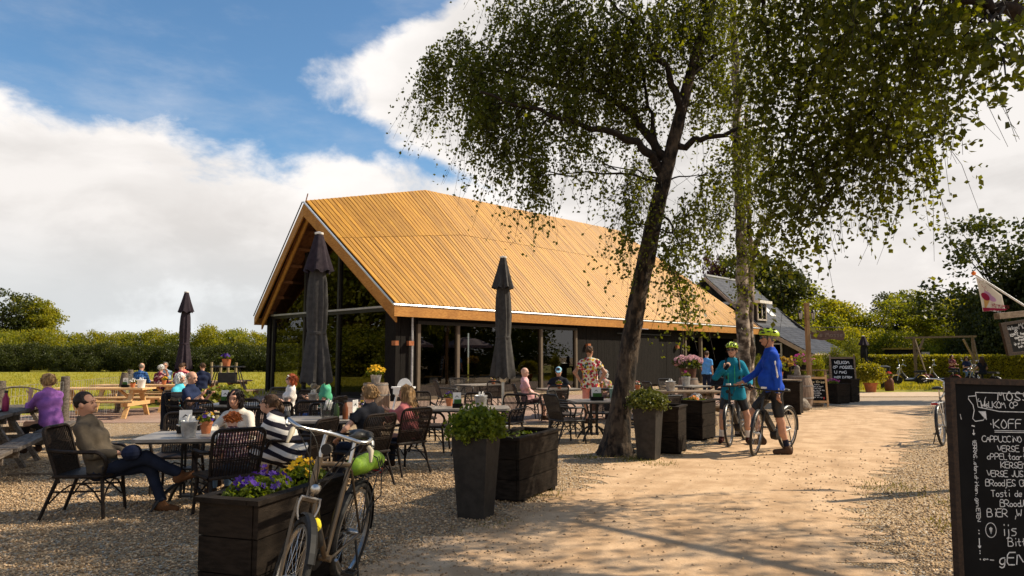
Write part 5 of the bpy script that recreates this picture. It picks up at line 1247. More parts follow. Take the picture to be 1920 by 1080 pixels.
# shed, pergola, far pots
# ================================================================ people: bodies grown as one continuous surface from blended tapered limbs
def nets(D, lo, h):
    n = np.array(D.shape); cn = n-1; st = np.array([cn[1]*cn[2], cn[2], 1]); N = int(cn.prod())
    acc = np.zeros((N, 3)); cnt = np.zeros(N); Q = []; s = D < 0
    for ax in range(3):
        a = [slice(None)]*3; b = [slice(None)]*3; a[ax] = slice(0, -1); b[ax] = slice(1, None)
        idx = np.argwhere(s[tuple(a)] != s[tuple(b)]); o1, o2 = (ax+1) % 3, (ax+2) % 3
        idx = idx[(idx[:, o1] > 0) & (idx[:, o1] < n[o1]-1) & (idx[:, o2] > 0) & (idx[:, o2] < n[o2]-1)]
        if not len(idx): continue
        j = idx.copy(); j[:, ax] += 1; d0 = D[tuple(idx.T)]; d1 = D[tuple(j.T)]
        pos = idx.astype(float); pos[:, ax] += d0/(d0-d1); cells = []
        for p, q in ((0, 0), (1, 0), (1, 1), (0, 1)):
            c = idx.copy(); c[:, o1] -= p; c[:, o2] -= q; ci = c@st; cells.append(ci)
            for k in range(3): acc[:, k] += np.bincount(ci, pos[:, k], N)
            cnt += np.bincount(ci, minlength=N)
        q = np.stack(cells, 1); fl = d0 > 0; q[fl] = q[fl][:, ::-1]; Q.append(q)
    used = cnt > 0; mp = np.cumsum(used)-1; V = acc[used]/cnt[used][:, None]*h+lo
    F = mp[np.concatenate(Q)]
    return V, F
def relax(V, F, it=1, k=.5):
    for _ in range(it):
        a = np.zeros_like(V); c = np.zeros(len(V))
        for i in range(4):
            for j in ((i+1) % 4, (i+3) % 4): np.add.at(a, F[:, i], V[F[:, j]]); np.add.at(c, F[:, i], 1)
        V = V*(1-k)+a/np.maximum(c, 1)[:, None]*k
    return V
def sdf_mesh(prims, h, noise=0, nf=22, smooth=1):
    """prims: ('c',a,b,ra,rb,k,flat) tapered limb, ('e',centre,radii,rot,k) ellipsoid, ('cut',p,n) plane, ('sub',c,radii,rot) carve"""
    lo = np.full(3, 1e9); hi = -lo
    for p in prims:
        if p[0] == 'c':
            r = max(p[3], p[4])+.03
            for q in (p[1], p[2]): q = np.array(q); lo = np.minimum(lo, q-r); hi = np.maximum(hi, q+r)
        elif p[0] == 'e': r = max(p[2])+.03; q = np.array(p[1]); lo = np.minimum(lo, q-r); hi = np.maximum(hi, q+r)
    lo -= 3*h; n = np.ceil((hi-lo)/h).astype(int)+4; D = np.full(n, .35, np.float32)
    ax = [lo[i]+h*np.arange(n[i]) for i in range(3)]
    def sub(l, u):
        i0 = np.clip(np.floor((l-lo)/h).astype(int), 0, n-1); i1 = np.clip(np.ceil((u-lo)/h).astype(int)+1, 1, n)
        sl = tuple(slice(a, b) for a, b in zip(i0, i1)); return sl, np.stack(np.meshgrid(*[ax[i][sl[i]] for i in range(3)], indexing='ij'), -1)
    for p in prims:
        if p[0] == 'c':
            a, b = np.array(p[1], float), np.array(p[2], float); ra, rb = p[3], p[4]; k = p[5] if len(p) > 5 else .03; m = max(ra, rb)+k+3*h
            sl, X = sub(np.minimum(a, b)-m, np.maximum(a, b)+m); ab = b-a; L2 = max(ab@ab, 1e-9)
            t = ((X-a)@ab)/L2; tc = np.clip(t, 0, 1); d = np.linalg.norm(X-a-tc[..., None]*ab, axis=-1)-(ra+(rb-ra)*tc)
            if len(p) > 6 and p[6]: d = np.maximum(d, (t-1)*math.sqrt(L2))
        elif p[0] == 'e':
            c = np.array(p[1], float); r = np.array(p[2], float); k = p[4] if len(p) > 4 else .03; m = r.max()+k+3*h; sl, X = sub(c-m, c+m); Y = X-c
            if p[3] is not None: Y = Y@np.array(p[3])
            q = np.linalg.norm(Y/r, axis=-1); d = (q-1)*r.min()*np.where(q > 1, 1, 1)
            g = np.linalg.norm(Y/r**2, axis=-1); d = q*(q-1)/np.maximum(g, 1e-6)
        elif p[0] == 'cut':
            X = np.stack(np.meshgrid(*ax, indexing='ij'), -1); D = np.maximum(D, ((X-np.array(p[1]))@np.array(p[2])).astype(np.float32)); continue
        elif p[0] == 'sub':
            c = np.array(p[1], float); r = np.array(p[2], float); m = r.max()+3*h; sl, X = sub(c-m, c+m); Y = X-c
            if p[3] is not None: Y = Y@np.array(p[3])
            q = np.linalg.norm(Y/r, axis=-1); D[sl] = np.maximum(D[sl], (-(q-1)*r.min()).astype(np.float32)); continue
        E = D[sl]; kk = np.clip(.5+.5*(E-d)/k, 0, 1); D[sl] = E*(1-kk)+d*kk-k*kk*(1-kk)
    if noise:
        X = np.stack(np.meshgrid(*ax, indexing='ij'), -1); s = nf
        D = D+noise*(np.sin(X[..., 0]*s+2*np.sin(X[..., 2]*s*.4))*np.sin(X[..., 2]*s*.8+1.3*np.sin(X[..., 1]*s*.5))+.6*np.sin(X[..., 1]*s*1.7+X[..., 2]*s*.9+1))
    V, F = nets(D, lo, h)
    return (relax(V, F, smooth) if smooth else V), F
SKIN = M('skin', (.50, .27, .18), (.58, .33, .225), .55, 6, spec=.35); SKIN2 = M('tanned_skin', (.40, .20, .125), (.47, .245, .155), .55, 6, spec=.35); SKINP = M('pale_skin', (.58, .34, .25), (.66, .41, .31), .55, 6, spec=.35)
m_eye = M('dark_eye', (.015, .010, .008), None, .25); m_lip = M('lip', (.34, .10, .085), None, .5)
def H_(name, c, c2=None): return M(name+'_hair', c, c2 or tuple(x*2.2 for x in c), .5, 34, stretch=(1, 1, .22), bump=1, bscale=90, spec=.15)
h_dark = H_('dark', (.010, .007, .006)); h_brown = H_('brown', (.040, .022, .012)); h_blond = H_('blond', (.20, .12, .045), (.40, .27, .12)); h_dblond = H_('dark_blond', (.13, .075, .032), (.36, .22, .10)); h_grey = H_('grey', (.30, .29, .28), (.55, .54, .52)); h_white = H_('white', (.55, .54, .52), (.75, .74, .72)); h_red = H_('copper', (.16, .032, .012), (.34, .075, .022)); h_ginger = H_('ginger', (.22, .055, .014), (.42, .13, .035)); h_sgrey = H_('salt_grey', (.10, .085, .07), (.25, .22, .19))
def nrm(v): v = np.array(v, float); return v/np.linalg.norm(v)
def rotv(axis, ang): return np.array(Matrix.Rotation(ang, 3, Vector(axis)))
CL = lambda n, c, **k: M(n, c, tuple(min(1, x*1.3) for x in c), .88, 9, bump=.35, bscale=60, spec=.12, **k)
def person(label, x, y, face, H=1.75, seat=None, lean=8, roll=0, twist=0, look=0, nod=0, arms=None, legs=None, top=None, sleeve=1.0, low=None, lowlen=1.0, dress=None, shoe=None, hair=None, hstyle='short', skin=SKIN, fem=0, belly=0, fat=1.0, h=.017, group=None, extras=(), z0=0, hem=.05, eyes=True, sides=(-1, 1)):
    """face: ground heading; arms/legs: ((upper dir),(fore dir)) for left, right in the figure's own frame (x right, y front, z up)"""
    if seat is not None: H *= .94; seat -= .025
    k = H/1.75; root = thing('person', label, 'person', (x, y, z0), hd(*face), group)
    P = np.array([0, 0, (seat+.085*k) if seat is not None else .93*k]); up = rotv((0, 1, 0), R(roll))@rotv((1, 0, 0), R(-lean))@np.array([0, 0, 1.]); up = nrm(up)
    hx = np.array([1., 0, 0]); sx = rotv(up, R(twist))@nrm(hx-up*(hx@up)); fwd = np.cross(up, sx)
    Sc = P+up*.50*k; N = Sc+up*.045*k+fwd*.005; sw = (.155 if fem else .178)*k
    nk = nrm(up*.55+np.array([0, .12, .6])); Hc = N+nk*.165*k
    hz = rotv((0, 0, 1), R(look))@np.array([fwd[0], fwd[1], 0]); hz = nrm(hz); hf = nrm(hz*math.cos(R(nod))-np.array([0, 0, 1.])*math.sin(R(nod))); hr = nrm(np.cross(hf, [0, 0, 1.])); hu = np.cross(hr, hf); HR = np.stack([hr, hf, hu], 1)
    hp = lambda a, b, c: Hc+(hr*a+hf*b+hu*c)*k
    arms = arms or (((-.12, 0, -1), (0, .15, -1)), ((.12, 0, -1), (0, .15, -1)))
    if legs is None: legs = (((-.1, 1, 0), (0, .1, -1)), ((.1, 1, 0), (0, .1, -1))) if seat is not None else (((-.02, 0, -1), (0, -.03, -1)), ((.02, 0, -1), (0, -.03, -1)))
    if low is None and dress is None: low = CL('navy_denim', (.014, .018, .032))
    body = []; shirt = []; pant = []; feet = []; hands = MB(); f_ = fat; g = .014
    hipw = (.10 if fem else .088)*k
    tor = [('c', P-hx*hipw*.75, P+hx*hipw*.75, .118*k*f_, .118*k*f_, .05), ('c', P+up*.16*k-sx*.045*k, P+up*.16*k+sx*.045*k, (.098 if fem else .112)*k*f_, (.098 if fem else .112)*k*f_, .06), ('c', P+up*.33*k-sx*.075*k, P+up*.33*k+sx*.075*k, .112*k*f_, .112*k*f_, .06), ('c', Sc-sx*sw*.86-up*.038*k, Sc-up*.005*k, .056*k*f_, .066*k*f_, .05), ('c', Sc+sx*sw*.86-up*.038*k, Sc-up*.005*k, .056*k*f_, .066*k*f_, .05), ('c', Sc-up*.02*k, N+up*.01*k, .085*k, .056*k, .05)]
    if fem:
        for q in (-1, 1): tor.append(('e', P+up*.34*k+sx*q*.07*k+fwd*.075*k, (.07*k, .065*k, .065*k), None, .04))
    if belly: tor.append(('e', P+up*.12*k+fwd*.07*k, (.14*k*f_, .13*k*belly, .15*k), None, .06))
    infl = lambda L, e: [(p[0], p[1], p[2], p[3]+e, p[4]+e)+tuple(p[5:]) if p[0] == 'c' else (p[0], p[1], tuple(q+e for q in p[2]))+tuple(p[3:]) for p in L]
    body += infl(tor, -.016) if (top is not None or dress is not None) else tor; shirt += infl(tor, g)
    W = []
    for i, q in enumerate((-1, 1)):
        sh = Sc+sx*q*sw-up*.045*k; u_, w_ = nrm(arms[i][0]), nrm(arms[i][1]); el = sh+u_*.285*k; wr = el+w_*.245*k
        af = .8 if top is not None and sleeve > .9 else 1.0; body += [('c', sh, el, .052*k*f_*af*(.85 if top is not None else 1), .040*k*f_*af, .03), ('c', el, wr, .040*k*f_*af, .027*k, .02)]
        hd_ = nrm(arms[i][2]) if len(arms[i]) > 2 else w_; pn = nrm(np.cross(hd_, sx*q)+1e-3); sd = nrm(np.cross(pn, hd_))
        body += [('c', wr+sd*.016*k, wr+hd_*.075*k+sd*.022*k, .020*k, .021*k, .015), ('c', wr-sd*.014*k, wr+hd_*.075*k-sd*.020*k, .020*k, .019*k, .015)]
        cur = arms[i][3] if len(arms[i]) > 3 else .55
        for fi, (o_, ln) in enumerate(((-.028, .062), (-.010, .078), (.010, .074), (.028, .056))):
            b0 = wr+hd_*.07*k+sd*o_*k; d1 = nrm(hd_-pn*cur*.5); d2 = nrm(hd_-pn*cur*1.6); m1 = b0+d1*ln*.55*k; hands.tube([tuple(b0), tuple(m1), tuple(m1+d2*ln*.55*k)], [.0105*k, .0095*k, .0075*k], 6)
        tb = wr+hd_*.025*k+sd*(.03 if q > 0 else .03)*k*(-q if False else 1); t1 = tb+nrm(hd_+sd*.9-pn*.3)*.04*k; hands.tube([tuple(tb), tuple(t1), tuple(t1+nrm(hd_+sd*.2-pn*.5)*.032*k)], [.0125*k, .011*k, .0085*k], 6)
        W.append((sh, el, wr, hd_))
        if top is not None:
            if sleeve > .9: shirt += [('c', sh, el, .058*k*f_+g*.6, .046*k*f_+g*.6, .03), ('c', el, wr+w_*.0, .046*k*f_+g*.6, .036*k+g*.4, .02, True)]
            elif sleeve > .5: shirt += [('c', sh, el, .058*k*f_+g*.6, .048*k+g*.6, .03), ('c', el, el+w_*.09*k, .046*k+g*.6, .046*k+g*.6, .02, True)]
            elif sleeve > 0: shirt += [('c', sh, sh+u_*.16*k*(sleeve/.4), .058*k*f_+g*.7, .056*k*f_+g*.9, .03, True)]
    K = []
    for i, q in enumerate((-1, 1)):
        hp_ = P+hx*q*hipw-np.array([0, 0, .02*k]); t_, s_ = nrm(legs[i][0]), nrm(legs[i][1]); kn = hp_+t_*.425*k; an = kn+s_*.40*k
        lf = .72 if (low is not None and lowlen > .9) or dress is not None else 1.0; l2 = .8 if low is not None or dress is not None else 1.0
        body += [('c', hp_, kn, .082*k*f_*l2, .055*k*f_*lf, .03), ('c', kn, an, .050*k*lf, .036*k*lf, .03), ('c', kn+s_*.05*k-np.cross(s_, hx)*-.012*k, kn+s_*.20*k-np.cross(s_, hx)*.02*k, .050*k*lf, .046*k*lf, .03)]
        fd = nrm(legs[i][2]) if len(legs[i]) > 2 else nrm(np.array([q*.15, 1, 0])); dn = s_-fd*(s_@fd); dn = nrm(dn)
        he = an+dn*.045*k-fd*.03*k; to = an+dn*.055*k+fd*.165*k
        body += [('c', an, he, .036*k, .032*k, .02), ('c', he, to, .032*k, .026*k, .02)]
        feet.append([('c', an-dn*.005, he, .045*k, .042*k, .02), ('c', he, to, .042*k, .034*k, .03), ('c', he+dn*.022*k-fd*.01, to+dn*.016*k, .030*k, .028*k, .02)])
        K.append((hp_, kn, an))
        if low is not None:
            if lowlen > .9: pant += [('c', hp_, kn, .092*k*f_, .068*k*f_, .04), ('c', kn, an+s_*.0, .068*k, .056*k, .03, True)]
            else: pant += [('c', hp_, hp_+t_*.425*k*lowlen/.5, .094*k*f_, (.094-.026*min(1, lowlen/.5))*k*f_, .04, True)]
    # head and face
    head = [('e', hp(0, -.012, .025), (.076*k, .098*k, .098*k), HR, .02), ('e', hp(0, .028, -.045), (.056*k, .064*k, .072*k), HR, .04), ('c', hp(0, .085, .005), hp(0, .108, -.028), .010*k, .016*k, .015), ('e', hp(0, .078, -.072), (.026*k, .018*k, .016*k), HR, .02), ('e', hp(0, .082, .035), (.045*k, .014*k, .012*k), HR, .02)]
    for q in (-1, 1): head += [('e', hp(q*.078, -.01, -.012), (.012*k, .022*k, .032*k), HR, .008), ('sub', hp(q*.032, .105, .012), (.020*k, .016*k, .011*k), HR)]
    head += [('c', N-up*.03*k, hp(0, -.015, -.05), .054*k, .050*k, .03)]
    ba, bf = sdf_mesh(body, h); ha, hf_ = sdf_mesh(head, min(h, .0095))
    hv = np.array(hands.v); hf4 = [tuple(f) for f in hands.f]
    me = bpy.data.meshes.new('body'); me.from_pydata([tuple(v) for v in np.concatenate([ba, ha, hv])], [], [tuple(f) for f in bf]+[tuple(f+len(ba)) for f in hf_]+[tuple(i+len(ba)+len(ha) for i in f) for f in hf4]); me.materials.append(skin)
    me.polygons.foreach_set('use_smooth', [True]*len(me.polygons)); link('body', me, root)
    def cloth(nm, prims, mat, noise=.0055, hh=h, nf=22, lab=None):
        v, f = sdf_mesh(prims, hh, noise, nf); o = link(nm, mesh_np(nm, v, f, mat, True), root)
        if lab: o['label'] = lab
        return o
    if low is not None:
        pp = [('c', P-hx*hipw*.75, P+hx*hipw*.75, .126*k*f_, .126*k*f_, .05), ('c', P+up*.06*k-hx*.05, P+up*.06*k+hx*.05, .122*k*f_, .122*k*f_, .05)]+pant
        if belly: pp.append(('e', P+up*.10*k+fwd*.06*k, (.13*k*f_, .12*k*belly, .13*k), None, .05))
        cloth('trousers' if lowlen > .9 else 'shorts', pp+[('cut', P+up*(.02 if top is not None else .10)*k, up)], low)
    if dress is not None:
        t0 = K[0][1]*.5+K[1][1]*.5; pr = shirt+[('c', P+np.array([-.06*k, 0, 0]), K[0][1]+nrm(K[0][1]-K[0][0])*.06, .125*k, .098*k, .10), ('c', P+np.array([.06*k, 0, 0]), K[1][1]+nrm(K[1][1]-K[1][0])*.06, .125*k, .098*k, .10)]
        cloth('dress', pr+[('sub', N+up*.05*k, (.060*k, .060*k, .05*k), None)], dress)
    elif top is not None:
        cloth('shirt', shirt+([('c', P-hx*hipw*.8-up*(hem-.03)*k, P+hx*hipw*.8-up*(hem-.03)*k, .128*k*f_+g, .128*k*f_+g, .06)] if hem > .08 and seat is None else [])+[('cut', P-up*hem*k, -up), ('sub', N+up*.055*k, (.060*k, .060*k, .05*k), None)], top)
        cloth('collar', [('c', N-up*.02*k-fwd*.01, N+up*.022*k-fwd*.006, .066*k, .064*k, .01, True), ('sub', N+fwd*.06*k+up*.03*k, (.035*k, .05*k, .05*k), None)], top, 0, .011)
    for fp in feet: cloth('shoe', fp+[], shoe or CL('dark_leather', (.03, .018, .012)), 0, min(h, .013))
    # face pieces
    if eyes:
        for q in (-1, 1): obj('eye', MB().ell(hp(q*.032, .086, .010), (.011*k, .010*k, .006*k), 8, 5, Matrix(HR.tolist())), m_eye, root); obj('eyebrow', MB().bar(tuple(hp(q*.018, .093, .033)), tuple(hp(q*.048, .082, .032)), 0.008*k, .005*k), hair or h_dark, root)
        obj('mouth', MB().ell(hp(0, .088, -.050), (.024*k, .010*k, .0075*k), 8, 5, Matrix(HR.tolist())), m_lip, root)
    if hair is not None:
        cap = [('e', hp(0, -.020, .034), (.086*k, .104*k, .102*k), HR, .02)]; face_cut = ('sub', hp(0, .105, -.045), (.074*k, .075*k, .110*k), HR); nf, am = 70, .006
        if hstyle == 'short': pr = cap+[('e', hp(0, .04, .095), (.06*k, .05*k, .035*k), HR, .03), face_cut, ('cut', hp(0, -.02, -.055), -nrm(hu+hf*.35))]
        elif hstyle == 'mop': pr = cap+[('e', hp(0, -.04, .0), (.092*k, .095*k, .10*k), HR, .03), ('e', hp(.02, .05, .085), (.075*k, .06*k, .04*k), HR, .03), face_cut, ('cut', hp(0, -.02, -.085), -nrm(hu+hf*.2))]
        elif hstyle == 'bald': pr = cap+[face_cut, ('cut', hp(0, -.02, -.06), -nrm(hu+hf*.3)), ('cut', hp(0, -.03, .035), nrm(hu+hf*.55))]; am = .003
        elif hstyle == 'receding': pr = cap+[('sub', hp(.05, .10, .07), (.045*k, .085*k, .06*k), HR), ('sub', hp(-.05, .10, .07), (.045*k, .085*k, .06*k), HR), face_cut, ('cut', hp(0, -.02, -.06), -nrm(hu+hf*.35))]; am = .003
        elif hstyle == 'curly': pr = [('e', hp(0, -.025, .04), (.098*k, .112*k, .108*k), HR, .02), face_cut, ('cut', hp(0, -.02, -.07), -nrm(hu+hf*.25))]; nf, am = 120, .010
        elif hstyle == 'pony': pr = cap+[face_cut, ('cut', hp(0, -.02, -.05), -nrm(hu+hf*.5)), ('c', hp(0, -.115, .02), hp(.01, -.165, -.02), .030*k, .034*k, .02), ('c', hp(.01, -.165, -.02), hp(.02, -.175, -.13), .034*k, .012*k, .02)]; am = .003
        elif hstyle == 'bun': pr = cap+[face_cut, ('cut', hp(0, -.02, -.06), -nrm(hu+hf*.5)), ('e', hp(0, -.12, .05), (.05*k, .045*k, .045*k), HR, .02)]; am = .004
        elif hstyle == 'bob': pr = cap+[('c', hp(-.07, -.02, .0), hp(-.078, -.015, -.10), .04*k, .035*k, .03), ('c', hp(.07, -.02, .0), hp(.078, -.015, -.10), .04*k, .035*k, .03), ('c', hp(0, -.07, .0), hp(0, -.085, -.11), .06*k, .05*k, .04), face_cut]
        else: # long
            pr = cap+[('c', hp(q*.06, -.045, .0), hp(q*.085, -.05, -.16), .050*k, .048*k, .03) for q in (-1, 1)]+[('c', hp(q*.085, -.05, -.16), hp(q*.06, -.13, -.40), .048*k, .022*k, .03) for q in (-1, 1)]+[('c', hp(0, -.09, .0), hp(0, -.13, -.36), .07*k, .035*k, .04), face_cut]
        cloth('hair', pr, hair, am, .0095, nf)
        if hstyle in ('long', 'mop', 'curly', 'bob', 'pony', 'bun'):
            st = MB(); rr = random.Random(int(abs(x)*100)); n_ = {'long': 110, 'mop': 60, 'curly': 90, 'bob': 60}.get(hstyle, 30)
            for _ in range(n_):
                a = rr.uniform(-2.7, 2.7)-math.pi/2; r0 = .088; p0 = hp(r0*math.cos(a)*.98, -.02+r0*1.1*math.sin(a), .02+rr.uniform(-.02, .09)); ln = {'long': .40, 'mop': .09, 'curly': .04, 'bob': .14}.get(hstyle, .05)*rr.uniform(.6, 1.05)
                if np.dot(p0-Hc, hf) > .055*k: continue
                ou = nrm(p0-Hc)*.02; st.tube([tuple(p0), tuple(p0+ou+np.array([rr.gauss(0, .012), rr.gauss(0, .012), -ln*.5])), tuple(p0+ou*.6+np.array([rr.gauss(0, .03), rr.gauss(0, .03)-.0, -ln]) - hf*ln*.15)], [.008, .007, .002], 4, False)
            obj('hair_strands', st, hair, root, kind='stuff')
    J = dict(root=root, hp=hp, HR=HR, Hc=Hc, k=k, P=P, up=up, fwd=fwd, sx=sx, N=N, Sc=Sc, W=W, K=K)
    for e in extras: e(J)
    return J
# extras
def shades(J):
    mb = MB(); hp, k = J['hp'], J['k']
    for q in (-1, 1): mb.ell(hp(q*.034, .095, .012), (.028*k, .012*k, .019*k), 10, 5, Matrix(J['HR'].tolist())); mb.bar(tuple(hp(q*.062, .088, .018)), tuple(hp(q*.082, -.0, .015)), .005, .008)
    mb.bar(tuple(hp(-.02, .102, .018)), tuple(hp(.02, .102, .018)), .005, .006); obj('sunglasses', mb, M('black_gloss', (.008, .008, .009), None, .15, spec=.7), J['root'])
def specs(J):
    mb = MB(); hp, k = J['hp'], J['k']
    for q in (-1, 1):
        mb.tube([tuple(hp(q*.034+.024*math.cos(a), .104, .010+.018*math.sin(a))) for a in [i*math.pi/5 for i in range(11)]], .0028, 4, False); mb.bar(tuple(hp(q*.058, .1, .014)), tuple(hp(q*.082, -.0, .012)), .004, .005)
    mb.bar(tuple(hp(-.012, .106, .012)), tuple(hp(.012, .106, .012)), .004, .004); obj('glasses', mb, m_iron, J['root'])
def cap_hat(mat):
    def f(J):
        hp, k = J['hp'], J['k']; v, fc = sdf_mesh([('e', hp(0, -.012, .045), (.090*k, .108*k, .098*k), J['HR'], .02), ('cut', hp(0, 0, .035), -(J['HR'][:, 2]))], .010); o = link('cap', mesh_np('cap', v, fc, mat, True), J['root'])
        mb = MB(); n = 10; P_ = [hp(.078*math.cos(a), .06+.125*math.sin(a), .048-.012*math.sin(a)) for a in [math.pi*i/n for i in range(n+1)]]; mb.prism([tuple(p) for p in P_], tuple(J['HR'][:, 2]*.007)); obj('brim', mb, mat, o)
    return f
def helmet(J):
    hp, k, HR = J['hp'], J['k'], J['HR']; lime = M('lime_helmet', (.36, .52, .015), (.46, .62, .03), .35, 4)
    pr = [('e', hp(0, -.01, .062), (.104*k, .138*k, .100*k), HR, .02), ('e', hp(0, -.09, .05), (.08*k, .07*k, .06*k), HR, .03), ('cut', hp(0, .0, .045), -nrm(HR[:, 2]-HR[:, 1]*.10))]
    for q in (-1, 0, 1):
        for b, c in ((.09, .125), (.02, .160), (-.065, .155)): pr.append(('sub', hp(q*.048, b, c-(.012 if q else 0)), (.017*k, .046*k, .042*k), HR))
    v, f = sdf_mesh(pr, .0085); o = link('helmet', mesh_np('helmet', v, f, lime, True), J['root'])
    v, f = sdf_mesh([('e', hp(0, -.012, .052), (.092*k, .122*k, .088*k), HR, .02), ('cut', hp(0, 0, .035), -nrm(HR[:, 2]-HR[:, 1]*.10))], .011); link('helmet_lining', mesh_np('helmet_lining', v, f, m_iron, True), o)
    vt = MB()
    for q in (-1, 1):
        for b, c, ry in ((.075, .085, .030), (.0, .098, .034), (-.075, .092, .030)): vt.ell(hp(q*.088, b, c), (.014*k, ry*k, .014*k), 8, 5, Matrix(HR.tolist()))
        for b, c in ((.085, .128), (.0, .152), (-.08, .135)): vt.ell(hp(q*.035, b, c), (.010*k, .030*k, .012*k), 8, 5, Matrix(HR.tolist()))
    obj('vents', vt, m_iron, o, kind='stuff')
    mb = MB()
    for q in (-1, 1): mb.tube([tuple(hp(q*.088, .02, .05)), tuple(hp(q*.080, .015, -.05)), tuple(hp(q*.03, .05, -.125)), tuple(hp(0, .055, -.13))], .006, 4)
    obj('chin_strap', mb, m_iron, o)
def phone(J, d=.05):
    w = (J['W'][0][2]+J['W'][1][2])/2+nrm(J['W'][0][3]+J['W'][1][3])*.08; t = thing('camera', 'small black camera held in both hands', 'camera', tuple(w)); q = J['root']
    t.location = Matrix.Rotation(q.rotation_euler[2], 3, 'Z')@Vector(w)+q.location; obj('body', MB().box((0, 0, 0), (.10, .035, .065)), m_iron, t); obj('lens', MB().lathe([(.022, .0), (.022, .04)], (0, 0, 0), 10, Euler((R(90), 0, 0)).to_matrix()), m_iron, t)
    return t
F_ = 1.0
A_down = (((-.10, .1, -1), (.1, .35, -1)), ((.10, .1, -1), (-.1, .35, -1)))
A_table = (((-.15, .45, -.9), (.35, 1, .05)), ((.15, .45, -.9), (-.35, 1, .05)))
A_rest = (((-.35, .15, -1), (.1, 1, -.15)), ((.35, .15, -1), (-.1, 1, -.15)))
A_chin = (((-.1, .75, -.7), (.2, .35, .9)), ((.15, .6, -.8), (-.7, .7, .05)))
GPp = 'people sitting at the terrace'
SH = .438
# man with crossed legs, nearest
person('man in grey brown jacket sitting with crossed legs at the nearest table', -4.14, 7.17, (1, .16), 1.78, SH-.03, -22, look=-4, nod=-2, arms=(((-.18, .42, -.9), (.55, .95, -.05), (.7, .7, -.3)), ((.15, .42, -.9), (-.45, .95, .0), (-.5, .85, -.2))), legs=(((-.05, 1, .02), (.05, .38, -1), (0, 1, -.15)), ((-.20, 1, .32), (-.25, .95, -.55), (-.3, 1, .3))), top=CL('grey_brown_jacket', (.070, .056, .040)), sleeve=1, hair=h_dark, hstyle='receding', skin=SKIN2, shoe=CL('brown_shoe', (.10, .045, .02)), h=.0135, hem=.10, extras=(lambda J: obj('bag', MB().ell(J['P']+np.array([.12, .30, .16]), (.14, .09, .08), 10, 7), CL('navy_bundle', (.012, .016, .035)), J['root']),))
# cream cardigan
J = person('woman in cream cardigan with dark tied hair leaning over the nearest table', -3.40, 8.95, (-.05, -1), 1.70, SH, 30, look=0, nod=2, arms=(((-.35, .4, -.9), (.35, .8, .35)), ((.35, .75, -.65), (.1, 1, .0))), top=CL('cream_knit', (.50, .46, .40)), sleeve=1, hair=h_dark, hstyle='bob', skin=SKIN2, fem=1, h=.0135)
person('red haired child in plaid shirt and jeans seen from behind at the nearest table', -2.83, 7.26, (-.75, .6), 1.18, SH+.02, 14, nod=14, look=20, arms=A_table, top=PAT('dark_plaid', 'plaid', ((.16, .05, .05), (.02, .03, .06), (.45, .40, .36)), 26), sleeve=1, low=CL('light_denim', (.10, .17, .28)), hair=h_ginger, hstyle='curly', skin=SKINP, h=.0125)
person('woman in black and white striped dress with brown ponytail and glasses', -2.46, 7.98, (-1, .12), 1.68, SH, 32, look=6, nod=-12, arms=(((-.12, .55, -.85), (.15, 1, -.05)), ((.05, .8, -.6), (-.1, 1, .1))), top=PAT('stripe_cloth', 'stripe', ((.66, .63, .58), (.016, .014, .022)), 9.3, off=-.35), dress=PAT('stripe_cloth', 'stripe', ()), sleeve=.4, hair=h_brown, hstyle='pony', fem=1, fat=1.22, skin=SKIN, h=.0135, extras=(specs,))
person('blond boy in black tee shirt seen from behind, at the clear bucket table', -1.78, 8.74, (-.80, .60), 1.66, SH, -2, nod=4, look=-8, arms=(((-.75, .25, -.8), (.2, .75, -.5)), ((.5, .3, -.9), (-.2, .9, -.1))), top=CL('black_tee', (.012, .013, .018)), sleeve=.4, hair=h_dblond, hstyle='mop', skin=SKIN, h=.0145)
person('girl with long wavy light brown hair in pink top seen from the side', -1.40, 9.70, (-.9, .42), 1.58, SH, 8, look=34, nod=8, arms=(((-.1, .8, -.6), (.1, 1, .15)), ((.1, .8, -.6), (-.4, .8, .45))), top=CL('dusky_pink', (.42, .13, .13)), sleeve=1, hair=h_dblond, hstyle='long', skin=SKIN2, fem=1, h=.0145)
person('man in purple linen shirt sitting at the weathered picnic table, hand on chin', -7.42, 11.32, (-.93, .36), 1.78, .462, 12, look=0, nod=6, arms=(((-.05, .75, -.75), (.3, .35, .9)), ((.1, .55, -.85), (-.5, .9, .15))), top=CL('purple_linen', (.20, .08, .27)), sleeve=.7, low=CL('black_trousers', (.012, .012, .014)), hair=h_dblond, hstyle='mop', h=.0165, hem=.14)
# pine table group of five
person('bald man in blue plaid shirt seen from behind at the far pine table', -12.05, 22.55, (0, 1), 1.80, .50, 14, nod=8, arms=A_table, top=PAT('blue_plaid', 'plaid', ((.025, .09, .26), (.012, .03, .12), (.10, .22, .42)), 13), sleeve=1, hair=h_sgrey, hstyle='bald', h=.02)
person('man in pale blue shirt resting his chin, facing us behind the blue plaid shirt', -11.85, 23.95, (.1, -1), 1.78, .52, 12, nod=4, arms=A_chin, top=CL('pale_blue_shirt', (.22, .33, .42)), sleeve=.7, hair=h_sgrey, hstyle='receding', skin=SKIN2, h=.02, extras=(specs,))
person('white haired woman in dark red flowered blouse seen from behind', -11.38, 22.5, (.05, 1), 1.66, .50, 12, nod=4, look=20, arms=A_table, top=PAT('red_flower_blouse', 'flower', ((.13, .015, .035), (.40, .14, .14), (.03, .01, .02), (.45, .30, .25)), 9), sleeve=1, hair=h_white, hstyle='curly', fem=1, fat=1.1, h=.02)
